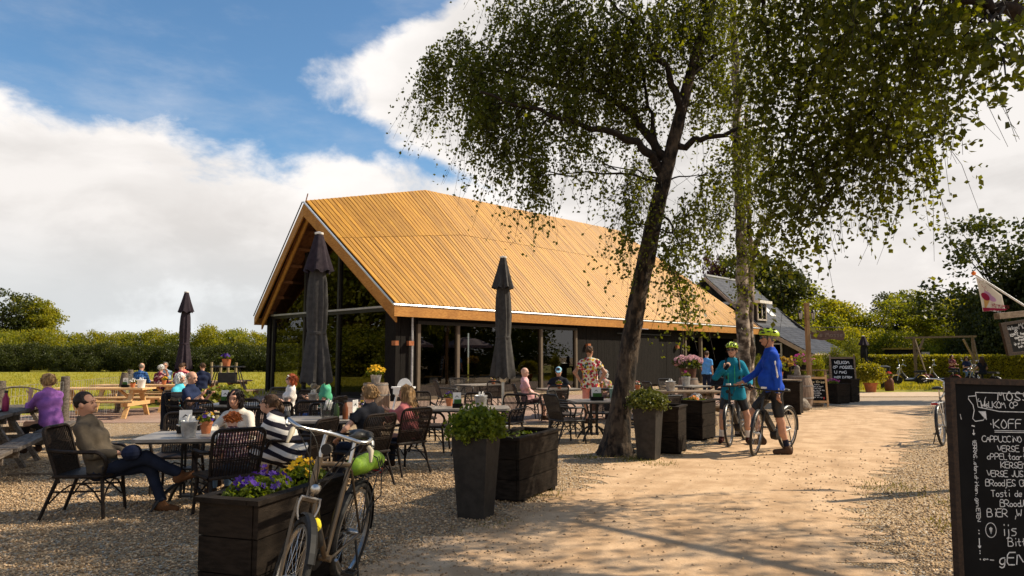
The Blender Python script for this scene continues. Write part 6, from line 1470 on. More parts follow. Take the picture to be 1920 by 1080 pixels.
person('woman with sunglasses in coral cardigan facing us at the far pine table', -11.28, 24.0, (.15, -1), 1.72, .52, 8, nod=2, arms=A_table, top=CL('coral_cardigan', (.55, .17, .14)), sleeve=1, hair=h_brown, hstyle='bun', fem=1, h=.02, extras=(shades,))
person('broad person in maroon shirt seen from behind at the far pine table', -10.72, 22.5, (-.05, 1), 1.78, .50, 14, nod=22, arms=A_table, top=CL('maroon_shirt', (.16, .014, .035)), sleeve=1, hair=h_brown, hstyle='short', fat=1.15, h=.02)
person('man in navy pullover with short brown hair seated apart by the meadow posts', -9.72, 21.9, (-.35, .95), 1.80, .50, 10, look=25, nod=6, arms=A_table, top=CL('navy_pullover', (.012, .017, .04)), sleeve=1, hair=h_brown, hstyle='short', h=.02)
# couple
person('white haired woman in turquoise top half hidden behind the bald man', -6.6, 13.95, (.8, -.15), 1.66, SH+.02, -4, look=-12, nod=6, arms=A_rest, top=CL('turquoise_top', (.08, .42, .52)), sleeve=.4, hair=h_white, hstyle='bob', fem=1, h=.018)
J = person('balding man in navy polo shirt holding a small camera', -6.05, 13.25, (.9, -.1), 1.78, SH, -4, look=0, nod=14, arms=(((-.25, .5, -.85), (.35, .7, .65)), ((.25, .5, -.85), (-.35, .7, .65))), top=CL('navy_polo', (.014, .022, .055)), sleeve=.4, low=CL('khaki_trousers', (.23, .20, .13)), hair=h_sgrey, hstyle='bald', legs=(((-.15, 1, .1), (0, .2, -1)), ((.15, 1, .05), (0, .3, -1))), h=.017)
phone(J)['label'] = 'small camera held up by the balding man in navy polo'
def jacket_on_chair():
    t = thing('black_jacket', 'black jacket hung over the back of the balding man\'s chair', 'jacket', (-6.1, 13.2, 0), hd(.85, -.5)); v, f = sdf_mesh([('c', (-.19, -.40, .84), (.19, -.40, .84), .06, .06, .04), ('c', (-.20, -.42, .80), (-.20, -.40, .25), .06, .07, .05), ('c', (.20, -.42, .80), (.20, -.40, .25), .06, .07, .05), ('c', (0, -.42, .8), (0, -.40, .25), .07, .08, .08)], .02, .006, 16); link('cloth', mesh_np('cloth', v, f, CL('black_tee', (.01,)*3), True), t)
jacket_on_chair()
person('red haired woman in white top with sunglasses, flower in her hair', -4.42, 13.85, (-.9, -.5), 1.66, SH, -6, look=0, nod=2, arms=(((-.2, .4, -.9), (.3, .8, .4)), ((.2, .4, -.9), (-.2, 1, .3))), top=CL('white_blouse', (.66, .62, .58)), sleeve=.4, hair=h_red, hstyle='bob', skin=SKINP, fem=1, h=.016, extras=(shades, lambda J: flowers('hair_flower', tuple(J['hp'](-.07, .06, .05)), (.03, .03, .03), 7, .03, m_fw, J['root'], 3)))
person('person in green tee and blue trousers mostly hidden behind the big parasol', -3.62, 13.6, (-.85, -.4), 1.74, SH, 0, look=0, nod=8, arms=(((-.2, .4, -.9), (.2, .8, .5)), ((.2, .4, -.9), (-.2, 1, .4))), top=CL('sea_green_tee', (.08, .34, .20)), sleeve=.4, low=CL('royal_blue_trousers', (.02, .06, .22)), hair=h_brown, h=.017)
# facade side
person('bald man in pale pink polo shirt sitting sideways beside the sunlit parasol', .36, 17.4, (.96, .1), 1.78, SH, -6, look=0, nod=16, arms=(((-.2, .45, -.9), (.1, 1, -.25)), ((.2, .45, -.9), (-.1, 1, -.25))), top=CL('pale_pink_polo', (.60, .33, .34)), sleeve=.4, low=PAT('dark_flower_shorts', 'flower', ((.05, .03, .03), (.20, .12, .12)), 12), lowlen=.45, skin=SKINP, hair=None, belly=1.15, h=.0165, extras=(specs,))
person('man in black tee shirt and light blue cap facing us', 1.25, 18.65, (-.1, -1), 1.80, SH, 14, look=0, nod=16, arms=(((-.45, .45, -.8), (.45, .9, .05)), ((.45, .45, -.8), (-.45, .9, .05))), top=CL('black_tee', (.012, .013, .018)), sleeve=.4, hair=h_brown, fat=1.08, h=.0165, extras=(shades, cap_hat(CL('light_blue_cap', (.22, .40, .50)))))
person('standing man in white shirt with red and yellow flowers, hands on hips, back to us', 1.85, 16.6, (.12, 1), 1.80, None, 0, look=-25, nod=4, arms=(((-.62, -.18, -.80), (.52, .12, -.80), (.8, .1, -.3)), ((.62, -.18, -.80), (-.52, .12, -.80), (-.8, .1, -.3))), top=PAT('hawaiian_shirt', 'flower', ((.70, .64, .52), (.04, .09, .06), (.45, .03, .05), (.58, .38, .03), (.42, .035, .07)), 9.0), sleeve=.42, low=CL('salmon_shorts', (.55, .22, .18)), lowlen=.45, hair=h_brown, hstyle='short', skin=SKIN2, fat=1.06, h=.0155, hem=.14)
person('white haired person with sunglasses half hidden behind the leaning trunk', 2.35, 17.9, (-.3, -1), 1.68, SH, 0, nod=4, arms=A_table, top=PAT('summer_print', 'flower', ((.45, .35, .30), (.4, .1, .1), (.3, .3, .05)), 10), sleeve=.4, hair=h_white, hstyle='bob', fem=1, skin=SKINP, h=.018, extras=(shades,))
person('man in dark shirt with grey blond hair bending over to read', 3.1, 17.95, (-.65, -.8), 1.78, SH, 26, nod=32, arms=A_table, top=CL('dark_brown_shirt', (.04, .028, .03)), sleeve=1, hair=h_dblond, hstyle='mop', h=.017)
person('person in light blue tee shirt standing at the open hatch', 7.3, 26.2, (.7, .7), 1.74, None, 2, arms=A_down, top=CL('sky_blue_tee', (.10, .30, .62)), sleeve=.4, hair=h_brown, h=.02)
person('seated person in black bending beside the woman cyclist', 6.35, 21.3, (-.5, -.8), 1.72, SH, 26, nod=30, arms=A_table, top=CL('black_tee', (.01,)*3), sleeve=1, hair=h_dark, h=.02)
# cyclists
teal = CL('teal_jacket', (.012, .17, .26)); lycra = M('black_lycra', (.008, .008, .009), (.014, .014, .015), .45, 9)
def rucksack(J):
    mb = MB()
    for q in (-1, 1): mb.tube([tuple(J['Sc']+J['sx']*q*.11+J['fwd']*.10-J['up']*.30), tuple(J['Sc']+J['sx']*q*.12+J['fwd']*.125-J['up']*.12), tuple(J['Sc']+J['sx']*q*.11+J['fwd']*.02+J['up']*.075), tuple(J['Sc']+J['sx']*q*.11-J['fwd']*.09)], [.018]*4, 6)
    obj('rucksack_straps', mb, m_iron, J['root']); v, f = sdf_mesh([('c', J['Sc']-J['fwd']*.17-J['up']*.02, J['Sc']-J['fwd']*.18-J['up']*.34, .11, .13, .05)], .02); link('rucksack', mesh_np('rucksack', v, f, CL('black_tee', (.01,)*3), True), J['root'])
def zips(J):
    gz = M('green_zip', (.03, .42, .16), None, .5); mb = MB()
    for q in (-.03, .085): mb.tube([tuple(J['P']+J['up']*t+J['sx']*q+J['fwd']*(.135+.012*math.sin(t*6))) for t in (.02, .14, .26, .38, .46)], .007, 4)
    obj('zip', mb, gz, J['root'])
def gloves(J, both=True):
    for (sh, el, wr, hd_) in J['W']: v, f = sdf_mesh([('c', wr-hd_*.03, wr+hd_*.085, .034, .036, .02)], .011); link('glove', mesh_np('glove', v, f, CL('black_tee', (.01,)*3), True), J['root'])
sock = CL('white_sock', (.60, .58, .55))
def socks(mat, ln):
    def f(J):
        for (hp_, kn, an) in J['K']: d = nrm(an-kn); v, fc = sdf_mesh([('c', an-d*ln, an, .048, .044, .02)], .012); link('sock', mesh_np('sock', v, fc, mat, True), J['root'])
    return f
person('woman cyclist in teal jacket and lime helmet astride her bicycle, fastening her strap', 4.06, 12.85, (-.28, -1), 1.80, None, 2, look=-16, nod=0, arms=(((-.42, .22, -.85), (.05, .92, -.42)), ((.52, .30, -.80), (-.72, .42, .66), (-.6, .2, .75), 1.0)), legs=(((-.30, .06, -1), (-.02, -.04, -1)), ((.24, .22, -1), (.06, -.16, -1))), top=teal, sleeve=1, low=lycra, lowlen=.40, hair=h_brown, hstyle='pony', skin=SKIN, fem=1, shoe=CL('dark_red_shoe', (.05, .014, .012)), h=.0125, hem=.16, extras=(helmet, shades, rucksack, zips, gloves, socks(sock, .12)))
def jersey_panels(J):
    wh = CL('white_panel', (.62, .60, .58)); bl = CL('black_side_panel', (.012,)*3)
    for i, q in enumerate((-1, 1)):
        sh, el, wr, hd_ = J['W'][i]; o = J['sx']*q*.052
        v, f = sdf_mesh([('c', sh*.75+el*.25+o*1.15+J['fwd']*.01, el+o*1.0, .016, .014, .02), ('c', el+o*.95, wr+o*.72, .014, .012, .02)], .010); link('white_panel', mesh_np('white_panel', v, f, wh, True), J['root'])
        v, f = sdf_mesh([('c', J['P']+J['up']*.06+J['sx']*q*.118, J['P']+J['up']*.34+J['sx']*q*.128, .055, .068, .03)], .012); link('side_panel', mesh_np('side_panel', v, f, bl, True), J['root'])
        v, f = sdf_mesh([('c', J['P']+J['up']*.02+J['sx']*q*.09+J['fwd']*.115, J['P']+J['up']*.36+J['sx']*q*.115+J['fwd']*.095, .018, .02, .03)], .010); link('white_panel', mesh_np('white_panel', v, f, wh, True), J['root'])
    v, f = sdf_mesh([('c', J['N']-J['up']*.02, J['N']+J['up']*.045, .072, .066, .02, True)], .011); link('high_collar', mesh_np('high_collar', v, f, CL('royal_blue_jersey', (.012, .055, .36)), True), J['root'])
person('man cyclist in royal blue jersey, black shorts and lime helmet standing astride his bicycle', 4.32, 11.55, (-.97, .12), 2.0, None, 3, look=-6, nod=0, arms=(((-.14, -.06, -1), (.04, -.08, -1), (0, .2, -1), 1.5), ((.12, .55, -.85), (.0, .85, -.55))), legs=(((-.04, -.10, -1), (.0, -.22, -1), (.0, 1, 0)), ((.18, .62, -.78), (.0, -.25, -1))), top=CL('royal_blue_jersey', (.012, .055, .36)), sleeve=1, low=lycra, lowlen=.46, hair=h_sgrey, hstyle='short', skin=SKIN2, shoe=CL('brown_trainer', (.06, .035, .022)), belly=1.0, h=.013, hem=.06, extras=(helmet, shades, jersey_panels, socks(CL('navy_sock', (.01, .012, .025)), .12)))
# people by the scooters
person('woman in navy top with sunglasses on a scooter by the hedge', A(1813, 700, 37).x, 37, (-.3, -1), 1.7, .72, 6, look=-20, nod=12, arms=A_table, top=CL('navy_polo', (.014,)*3), sleeve=.4, low=CL('light_denim', (.1, .17, .28)), hair=h_brown, hstyle='bob', fem=1, h=.026, extras=(shades,), group='people by the scooters')
person('woman with long reddish hair in black tee, back to us by the scooters', A(1843, 700, 34).x, 34, (.2, 1), 1.7, .72, 4, arms=A_rest, top=CL('black_tee', (.01,)*3), sleeve=.4, hair=h_brown, hstyle='long', fem=1, h=.026, group='people by the scooters')
person('person in dark red flowered top farthest among the scooters', A(1785, 690, 41).x, 41, (0, -1), 1.7, .80, 4, arms=A_table, top=PAT('red_flower_blouse', 'flower', ()), sleeve=.4, hair=h_brown, hstyle='bob', fem=1, h=.03, group='people by the scooters')
# ================================================================ bicycles
def wheel(root, c, R_, tyre=.022, spokes=28, rot=None, disc=False, rimmat=None):
    """wheel standing in the local y-z plane, optionally turned"""
    def tr(p):
        v = Vector(p)
        if rot is not None: v = rot @ v
        return v+Vector(c)
    n = 36; mb = MB()
    tread = [(0, tyre), (tyre*.7, tyre*.7), (tyre, 0), (tyre*.7, -tyre*.7), (-tyre*.7, -tyre*.7), (-tyre, 0), (-tyre*.7, tyre*.7)]
    def ringmesh(prof, r0):
        m = MB(); k = len(prof)
        for i in range(n):
            a = 2*math.pi*i/n
            for x, dr in prof: m.v.append(tuple(tr((x, (r0+dr)*math.cos(a), (r0+dr)*math.sin(a)))))
        for i in range(n):
            for j in range(k): m.f.append((i*k+j, i*k+(j+1) % k, ((i+1) % n)*k+(j+1) % k, ((i+1) % n)*k+j))
        return m
    w = obj('wheel', ringmesh(tread, R_-tyre), m_rubber, root, sm=50)
    obj('rim', ringmesh([(.011, -.006), (.011, -.024), (-.011, -.024), (-.011, -.006)], R_-2*tyre), rimmat or m_steel, w)
    sp = MB()
    for i in range(spokes):
        a = 2*math.pi*i/spokes; q = (1 if i % 2 else -1); b = a+q*.35*(1 if (i//2) % 2 else -1)
        sp.tube([tr((q*.026, .02*math.cos(b), .02*math.sin(b))), tr((0, (R_-2*tyre-.02)*math.cos(a), (R_-2*tyre-.02)*math.sin(a)))], .0014, 3, False)
    obj('spokes', sp, m_steel, w, kind='stuff')
    obj('hub', MB().tube([tr((-.05, 0, 0)), tr((-.03, 0, 0)), tr((.03, 0, 0)), tr((.05, 0, 0))], [.012, .022, .022, .012], 10), m_steel, w, sm=50)
    return w
def bicycle(loc, rz, lean, label, fr_mat, steer=0, Rw=.35, wb=1.06, ebike=False, rack=False, bars='trek', guard=None, height=1.0, group=None, saddle_mat=None):
    """rear tyre touches the local origin, front tyre at +y"""
    r = thing('bicycle', label, 'bicycle', loc, rz, group); r.rotation_euler = (0, R(lean), rz)
    rh = Vector((0, 0, Rw)); fh = Vector((0, wb, Rw)); bb = Vector((0, .44, .29)); sc = Vector((0, .26, .80*height)); ht = Vector((0, wb-.26, .90*height)); hb = Vector((0, wb-.20, .72*height))
    ax = (ht-hb).normalized(); St = Matrix.Rotation(R(steer), 3, ax); pivot = hb
    def st(p): return pivot+St@(Vector(p)-pivot)
    f = MB(); tr_ = .019 if not ebike else .024
    f.tube([hb-ax*.02, ht+ax*.02], .022, 8); f.tube([bb, sc+Vector((0, -.02, .03))], .017, 8)
    f.tube([hb+ax*.02, bb], .021 if not ebike else .030, 8); f.tube([sc, ht-ax*.02], tr_*.9, 8)
    for q in (-1, 1): f.tube([bb+Vector((q*.03, 0, 0)), rh+Vector((q*.06, 0, 0))], .010, 6); f.tube([sc+Vector((q*.02, 0, -.03)), rh+Vector((q*.06, 0, 0))], .009, 6)
    f.tube([bb-Vector((.04, 0, 0)), bb+Vector((.04, 0, 0))], .024, 8)
    obj('frame', f, fr_mat, r, sm=50)
    w = wheel(r, rh, Rw); fc = st(fh); w2 = wheel(r, fc, Rw, rot=St)
    fk = MB(); cr = hb-ax*.03
    for q in (-1, 1): fk.tube([st(cr+Vector((q*.05, 0, 0))), st(cr+Vector((q*.055, .03, -.12))), st(fh+Vector((q*.055, 0, 0)))], [.016, .014, .010], 7)
    fk.tube([st(cr+Vector((-.05, 0, 0))), st(cr+Vector((.05, 0, 0)))], .016, 6); obj('fork', fk, m_iron if ebike else fr_mat, r, sm=50)
    stem = ht+ax*(.17 if bars == 'trek' else .10 if bars != 'city' else .16)
    obj('stem', MB().tube([ht, stem, st(stem+Vector((0, .07, .02)))], .015, 8), m_steel if not ebike else m_iron, r, sm=50)
    b0 = stem+Vector((0, .07, .02))
    if bars == 'trek':   # wide loop touring bar with ends turned back
        pl = [(-.26, -.10, .03), (-.27, .0, .02), (-.20, .10, .0), (-.06, .03, 0), (.06, .03, 0), (.20, .10, 0), (.27, .0, .02), (.26, -.10, .03)]
    elif bars == 'city': pl = [(-.30, -.26, .06), (-.27, -.10, .07), (-.10, .02, .06), (0, .03, 0), (.10, .02, .06), (.27, -.10, .07), (.30, -.26, .06)]
    else: pl = [(-.31, -.05, .03), (-.10, .0, .01), (.10, .0, .01), (.31, -.05, .03)]
    hbm = MB().tube(rpoly([st(b0+Vector(p)) for p in pl], .06, 4), .0125, 8); hbo = obj('handlebar', hbm, m_steel if bars != 'flat' else m_iron, r, sm=60)
    for q in (0, -1):
        a, b = Vector(pl[q]), Vector(pl[1 if q == 0 else -2]); e = a+(b-a).normalized()*(.13 if bars != 'trek' else .098)
        obj('grip', MB().tube([st(b0+a), st(b0+e)], .0175, 8), m_rubber, hbo, sm=60)
        s_ = b0+e+Vector((0, .02, -.01)); obj('brake_lever', MB().tube([st(s_), st(s_+Vector((0, .05, -.02))), st(s_+(a-b).normalized()*.11+Vector((0, .045, -.035)))], [.010, .008, .006], 6), m_steel if bars != 'flat' else m_iron, hbo, sm=60)
    cb = MB()
    for q in (-1, 1): cb.tube(bez(st(b0+Vector((q*.12, .03, 0))), st(b0+Vector((q*.16, .20, .02))), st(hb+Vector((q*.02, .06, .02))), 6), .004, 4)
    if bars == 'trek':
        for q in (-1, 1):
            cb.tube(bez(st(b0+Vector((q*.22, .10, 0))), st(b0+Vector((q*.10, .30, .10))), st(hb+Vector((-q*.02, .05, .0))), 8), .004, 4); cb.tube(bez(st(b0+Vector((q*.25, .02, .02))), st(b0+Vector((q*.05, .26, -.12))), bb+Vector((q*.02, .05, .06)), 8), .0035, 4)
            hood = b0+Vector((q*.235, .09, -.015)); obj('brake_hood', MB().tube([st(hood), st(hood+Vector((q*.01, .04, -.01))), st(hood+Vector((q*.02, .07, -.07)))], [.014, .018, .008], 7), M('beige_hood', (.30, .26, .18), (.40, .35, .25), .6), r, sm=60)
        cal = MB()
        for q in (-1, 1): cal.tube(bez(st(cr+Vector((q*.055, .05, .03))), st(cr+Vector((q*.075, .06, -.04))), st(cr+Vector((q*.035, .07, -.10))), 4), .006, 5)
        cal.tube([st(cr+Vector((-.06, .055, .03))), st(cr+Vector((.06, .055, .03)))], .006, 5); obj('brake_caliper', cal, m_zinc, r, sm=60); obj('front_light', MB().lathe([(.02, -.02), (.03, .02), (.012, .035)], tuple(st(cr+Vector((0, .10, .10)))), 10, Euler((R(-90), 0, 0)).to_matrix()), m_steel, r, sm=50)
    obj('cables', cb, m_iron, r, kind='stuff')
    obj('seat_post', MB().tube([sc, sc+Vector((0, -.045, .17))], .013, 8), m_steel, r, sm=60)
    sp = sc+Vector((0, -.05, .19)); v, fc_ = sdf_mesh([('c', tuple(sp+Vector((0, -.09, .0))), tuple(sp+Vector((0, .14, .0))), .034, .016, .03), ('e', tuple(sp+Vector((-.04, -.10, 0))), (.05, .065, .03), None, .03), ('e', tuple(sp+Vector((.04, -.10, 0))), (.05, .065, .03), None, .03), ('cut', tuple(sp-Vector((0, 0, .022))), (0, 0, -1))], .011)
    link('saddle', mesh_np('saddle', v, fc_, saddle_mat or m_iron, True), r)
    ck = MB(); ck.lathe([(.085, -.003), (.088, 0), (.085, .003)], tuple(bb+Vector((.055, 0, 0))), 24, Euler((0, R(90), 0)).to_matrix()); obj('chainring', ck, m_iron, r)
    for q, an in ((1, 40), (-1, 220)):
        d = Vector((0, math.cos(R(an)), math.sin(R(an)))); p0 = bb+Vector((q*.075, 0, 0)); p1 = p0+d*.17; c_ = obj('crank', MB().tube([p0, p1], [.012, .010], 6), m_steel, r, sm=60)
        pd = MB()
        for k in (-.045, .045): pd.box(tuple(p1+Vector((q*.06, k, 0))), (.09, .012, .02))
        for k in (-.035, .035): pd.box(tuple(p1+Vector((q*.06+k, 0, 0))), (.012, .09, .02))
        pd.tube([p1, p1+Vector((q*.10, 0, 0))], .008, 6); obj('pedal', pd, m_iron, c_)
    ch = MB()
    for dz in (.085, -.085): ch.tube([bb+Vector((.055, 0, dz)), rh+Vector((.055, 0, dz*.4))], .005, 4)
    obj('chain', ch, m_iron, r); obj('kickstand', MB().tube([rh+Vector((-.07, .10, -.02)), Vector((-.17, .16, .02))], .009, 6), m_iron, r)
    gm = MB(); G_ = guard
    def fender(ctr, a0, a1, M_=None):
        vs = []; n = 14; ro = Rw+.018
        for i in range(n+1):
            a = R(a0+(a1-a0)*i/n)
            for x, dz in ((-.028, -.012), (-.015, 0), (.015, 0), (.028, -.012)):
                p = Vector((x, (ro+dz)*math.cos(a), (ro+dz)*math.sin(a)))
                if M_ is not None: p = M_@p
                vs.append(p+ctr)
        gm.add(vs, [(i*4+j, i*4+j+1, (i+1)*4+j+1, (i+1)*4+j) for i in range(n) for j in range(3)])
    if G_:
        fender(rh, 20, 190); fender(fc, 35 if bars == 'trek' else 20, 160 if not ebike else 120, St); obj('mudguard', gm, G_, r, kind='stuff')
    if rack:
        k = MB(); z = 2*Rw+.05
        for q in (-1, 1):
            k.tube([Vector((q*.06, .12, z)), Vector((q*.06, -.26, z)), Vector((q*.045, -.30, z))], .006, 6); k.tube([Vector((q*.06, -.20, z)), rh+Vector((q*.07, -.02, 0))], .005, 5); k.tube([Vector((q*.06, .0, z)), rh+Vector((q*.07, 0, .0))], .005, 5); k.tube([Vector((q*.06, -.28, z)), Vector((q*.09, -.26, z-.18)), Vector((q*.09, -.10, z-.20)), rh+Vector((q*.07, .0, .08))], .005, 5)
        for y in (.1, 0, -.1, -.2, -.29): k.tube([Vector((-.06, y, z)), Vector((.06, y, z))], .005, 5)
        k.tube([Vector((0, .12, z)), sc+Vector((0, 0, -.05))], .005, 5); obj('luggage_rack', k, m_iron if rack == 1 else m_alu, r, sm=60)
        obj('tail_light', MB().box((0, -.32, z-.01), (.10, .03, .035)), M('red_reflector', (.30, .01, .008), None, .2), r)
    if ebike:
        obj('battery', MB().bar(hb+(bb-hb)*.18+Vector((0, .035, .03)), hb+(bb-hb)*.85+Vector((0, .035, .03)), .075, .09, (0, 1, 1)), m_iron, r); obj('motor', MB().lathe([(.085, -.05), (.095, 0), (.085, .05)], tuple(bb+Vector((0, .0, .0))), 16, Euler((0, R(90), 0)).to_matrix()), m_iron, r, sm=50)
        obj('display', MB().box(tuple(st(b0+Vector((0, .0, .045)))), (.075, .05, .03)), m_white, hbo); gg = M('green_decal', (.06, .40, .02), None, .4)
        obj('green_decal', MB().bar(st(cr+Vector((.068, .02, -.05))), st(cr+Vector((.068, .02, -.13))), .008, .03), gg, r); obj('disc_brake', MB().lathe([(.08, -.001), (.08, .001)], tuple(fc+St@Vector((.035, 0, 0))), 20, St@Euler((0, R(90), 0)).to_matrix()), m_steel, r)
    obj('headlight', MB().lathe([(.02, -.03), (.034, .02), (.034, .03)], tuple(st(b0+Vector((0, .09, -.08)))), 10, Euler((R(-90), 0, 0)).to_matrix()), m_iron if not ebike else m_iron, r, sm=50)
    return r, st, b0, sc, hb, bb
bronze = M('bronze_paint', (.085, .062, .040), (.12, .088, .056), .30, 4, spec=.6, metal=.5)
b1, *_x = bicycle((-1.19, 5.10, 0), hd(-.15, -1.0), -8, 'bronze touring bicycle with drop bar ends parked against the pansy planter', bronze, steer=36, wb=1.05, rack=1, bars='trek', guard=M('dark_mudguard', (.008, .008, .008), (.014, .014, .014), .55, spec=.2), height=1.08)
def bottle_on(b):
    o = obj('drink_bottle', MB().lathe([(.034, 0), (.036, .02), (.036, .13), (.030, .15)], (0, 0, 0), 12), m_iron, b, sm=40); o.location = (0, .60, .42); o.rotation_euler = (R(-35), 0, 0)
    c = obj('yellow_cap', MB().lathe([(.037, .15), (.040, .16), (.038, .20), (.024, .225), (.001, .23)], (0, 0, 0), 12), M('yellow_cap', (.60, .50, .03), None, .4), o, sm=40)
bottle_on(b1)
t = thing('rain_cover', 'lime green rain cover strapped on the rack of the touring bicycle', 'bag', tuple(Matrix.Translation(b1.location)@b1.rotation_euler.to_matrix().to_4x4()@Vector((0, -.08, .78))), b1.rotation_euler[2]); v, f = sdf_mesh([('c', (-.03, -.17, .06), (.02, .20, .05), .085, .075, .05), ('c', (.06, -.1, .03), (.07, .1, .03), .06, .06, .04)], .010, .008, 34); link('cloth', mesh_np('cloth', v, f, M('lime_cloth', (.13, .24, .012), (.20, .34, .025), .6, 8), True), t)
sb = MB()
for yy in (-.13, -.08, -.03): sb.tube([(-.13, yy, 0), (-.10, yy, .10), (0, yy, .152), (.10, yy, .115), (.14, yy, .0), (.13, yy, -.22)], .006, 5)
obj('straps', sb, m_iron, t); t.scale = (.8, .78, .8)
blk = M('matt_black_paint', (.010, .010, .011), None, .4, spec=.5)
bicycle((4.42, 13.35, 0), hd(-.62, -1.0), 3, 'black electric bicycle of the woman in teal, front wheel towards us', blk, steer=4, Rw=.365, wb=1.12, ebike=True, bars='flat', guard=blk, height=1.02, group='electric bicycles of the two cyclists')
bicycle((4.70, 12.05, 0), hd(-.86, -.82), -3, 'black electric bicycle of the man in blue, nearer the middle of the path', blk, steer=14, Rw=.365, wb=1.14, ebike=True, bars='flat', guard=blk, height=1.02, group='electric bicycles of the two cyclists')
b4, *_x = bicycle(tuple(G(1768, 836)), hd(.86, 1), -3, 'city bicycle with pale rack half hidden behind the big chalkboard', M('grey_bike_paint', (.10, .10, .10), None, .4), steer=-8, Rw=.355, rack=2, bars='city', guard=blk, height=1.02)
# ---- fat tyred electric scooters on the lawn
def scooter(x, y, rz, label, col):
    r = thing('electric_scooter', label, 'scooter', (x, y, 0), rz, 'fat tyred scooters parked by the hedge'); Rw = .25
    for yy, nm in ((0, 'rear'), (1.28, 'front')):
        rot = Euler((0, R(90), 0)).to_matrix(); w = obj('wheel', MB().lathe([(.13, -.09), (.22, -.10), (Rw, -.06), (Rw, .06), (.22, .10), (.13, .09)], (0, yy, Rw), 20, rot), m_rubber, r, sm=40); obj('rim', MB().lathe([(.13, -.085), (.05, -.07), (.05, .07), (.13, .085)], (0, yy, Rw), 14, rot), m_steel, w, sm=40)
        m = MB(); vs = []; n = 10
        for i in range(n+1):
            a = R((30 if yy == 0 else 20)+(135 if yy == 0 else 130)*i/n)
            for xx, rr in ((-.11, .27), (-.07, .30), (.07, .30), (.11, .27)): vs.append((xx, yy+rr*math.cos(a), Rw+rr*math.sin(a)))
        m.add(vs, [(i*4+j, i*4+j+1, (i+1)*4+j+1, (i+1)*4+j) for i in range(n) for j in range(3)]); obj('mudguard', m, col, r)
    d = MB(); d.bar((0, .32, .24), (0, .86, .24), .26, .10); d.bar((0, .36, .26), (0, .12, .55), .16, .10, (0, 1, 0)); d.bar((0, .82, .26), (0, 1.06, .62), .14, .08, (0, 1, 0)); obj('deck', d, m_iron, r)
    obj('chrome_tube', MB().tube(rpoly([(0.12, .10, .50), (0.12, .40, .31), (.12, .80, .31), (.09, 1.05, .66), (.03, 1.10, .90)], .1, 4), .022, 8), m_steel, r, sm=60)
    obj('seat', MB().box((0, .10, .72), (.24, .48, .09), None, .85), m_iron, r); obj('seat_post', MB().tube([(0, .12, .5), (0, .10, .7)], .03, 6), m_steel, r)
    for q in (-1, 1): obj('fork', MB().tube([(q*.12, 1.28, Rw), (q*.08, 1.12, .85)], .02, 6), m_steel, r)
    obj('handlebar', MB().tube(rpoly([(-.36, .90, 1.02), (-.20, 1.02, 1.12), (0, 1.10, .95), (.20, 1.02, 1.12), (.36, .90, 1.02)], .08, 4), .016, 6), m_steel, r, sm=60)
    obj('headlight', MB().ell((0, 1.20, .88), (.07, .05, .07), 10, 6), m_steel, r, sm=60); obj('kickstand', MB().tube([(.08, .45, .2), (.2, .42, .0)], .012, 5), m_iron, r)
    for q in (-1, 1): obj('mirror', MB().tube([(q*.25, .98, 1.1), (q*.32, 1.0, 1.28)], .008, 4).ell((q*.33, 1.0, 1.31), (.06, .02, .04), 8, 5), m_steel, r)
yel = M('yellow_gloss', (.60, .36, .02), (.66, .42, .03), .25, spec=.6); red = M('dark_red_gloss', (.22, .015, .012), (.28, .02, .016), .25, spec=.6)
p = A(1728, 718, 37.6); scooter(p.x, 37.6, hd(-1, .1), 'yellow fat tyred scooter, leftmost at the hedge', yel)
p = A(1752, 718, 37.2); scooter(p.x+.3, 38.6, hd(-.9, .5), 'dark red fat tyred scooter just right of the yellow one', red)
p = A(1790, 718, 38.5); scooter(p.x, 38.4, hd(-.8, .6), 'dark red fat tyred scooter behind the city bicycle saddle', red)
p = A(1822, 718, 38); scooter(p.x, 37.6, hd(-.7, -.6), 'black fat tyred scooter under the woman with sunglasses', m_iron)
p = A(1860, 718, 35.5); scooter(p.x, 35.2, hd(-.4, .9), 'black fat tyred scooter beside the long haired woman', m_iron)
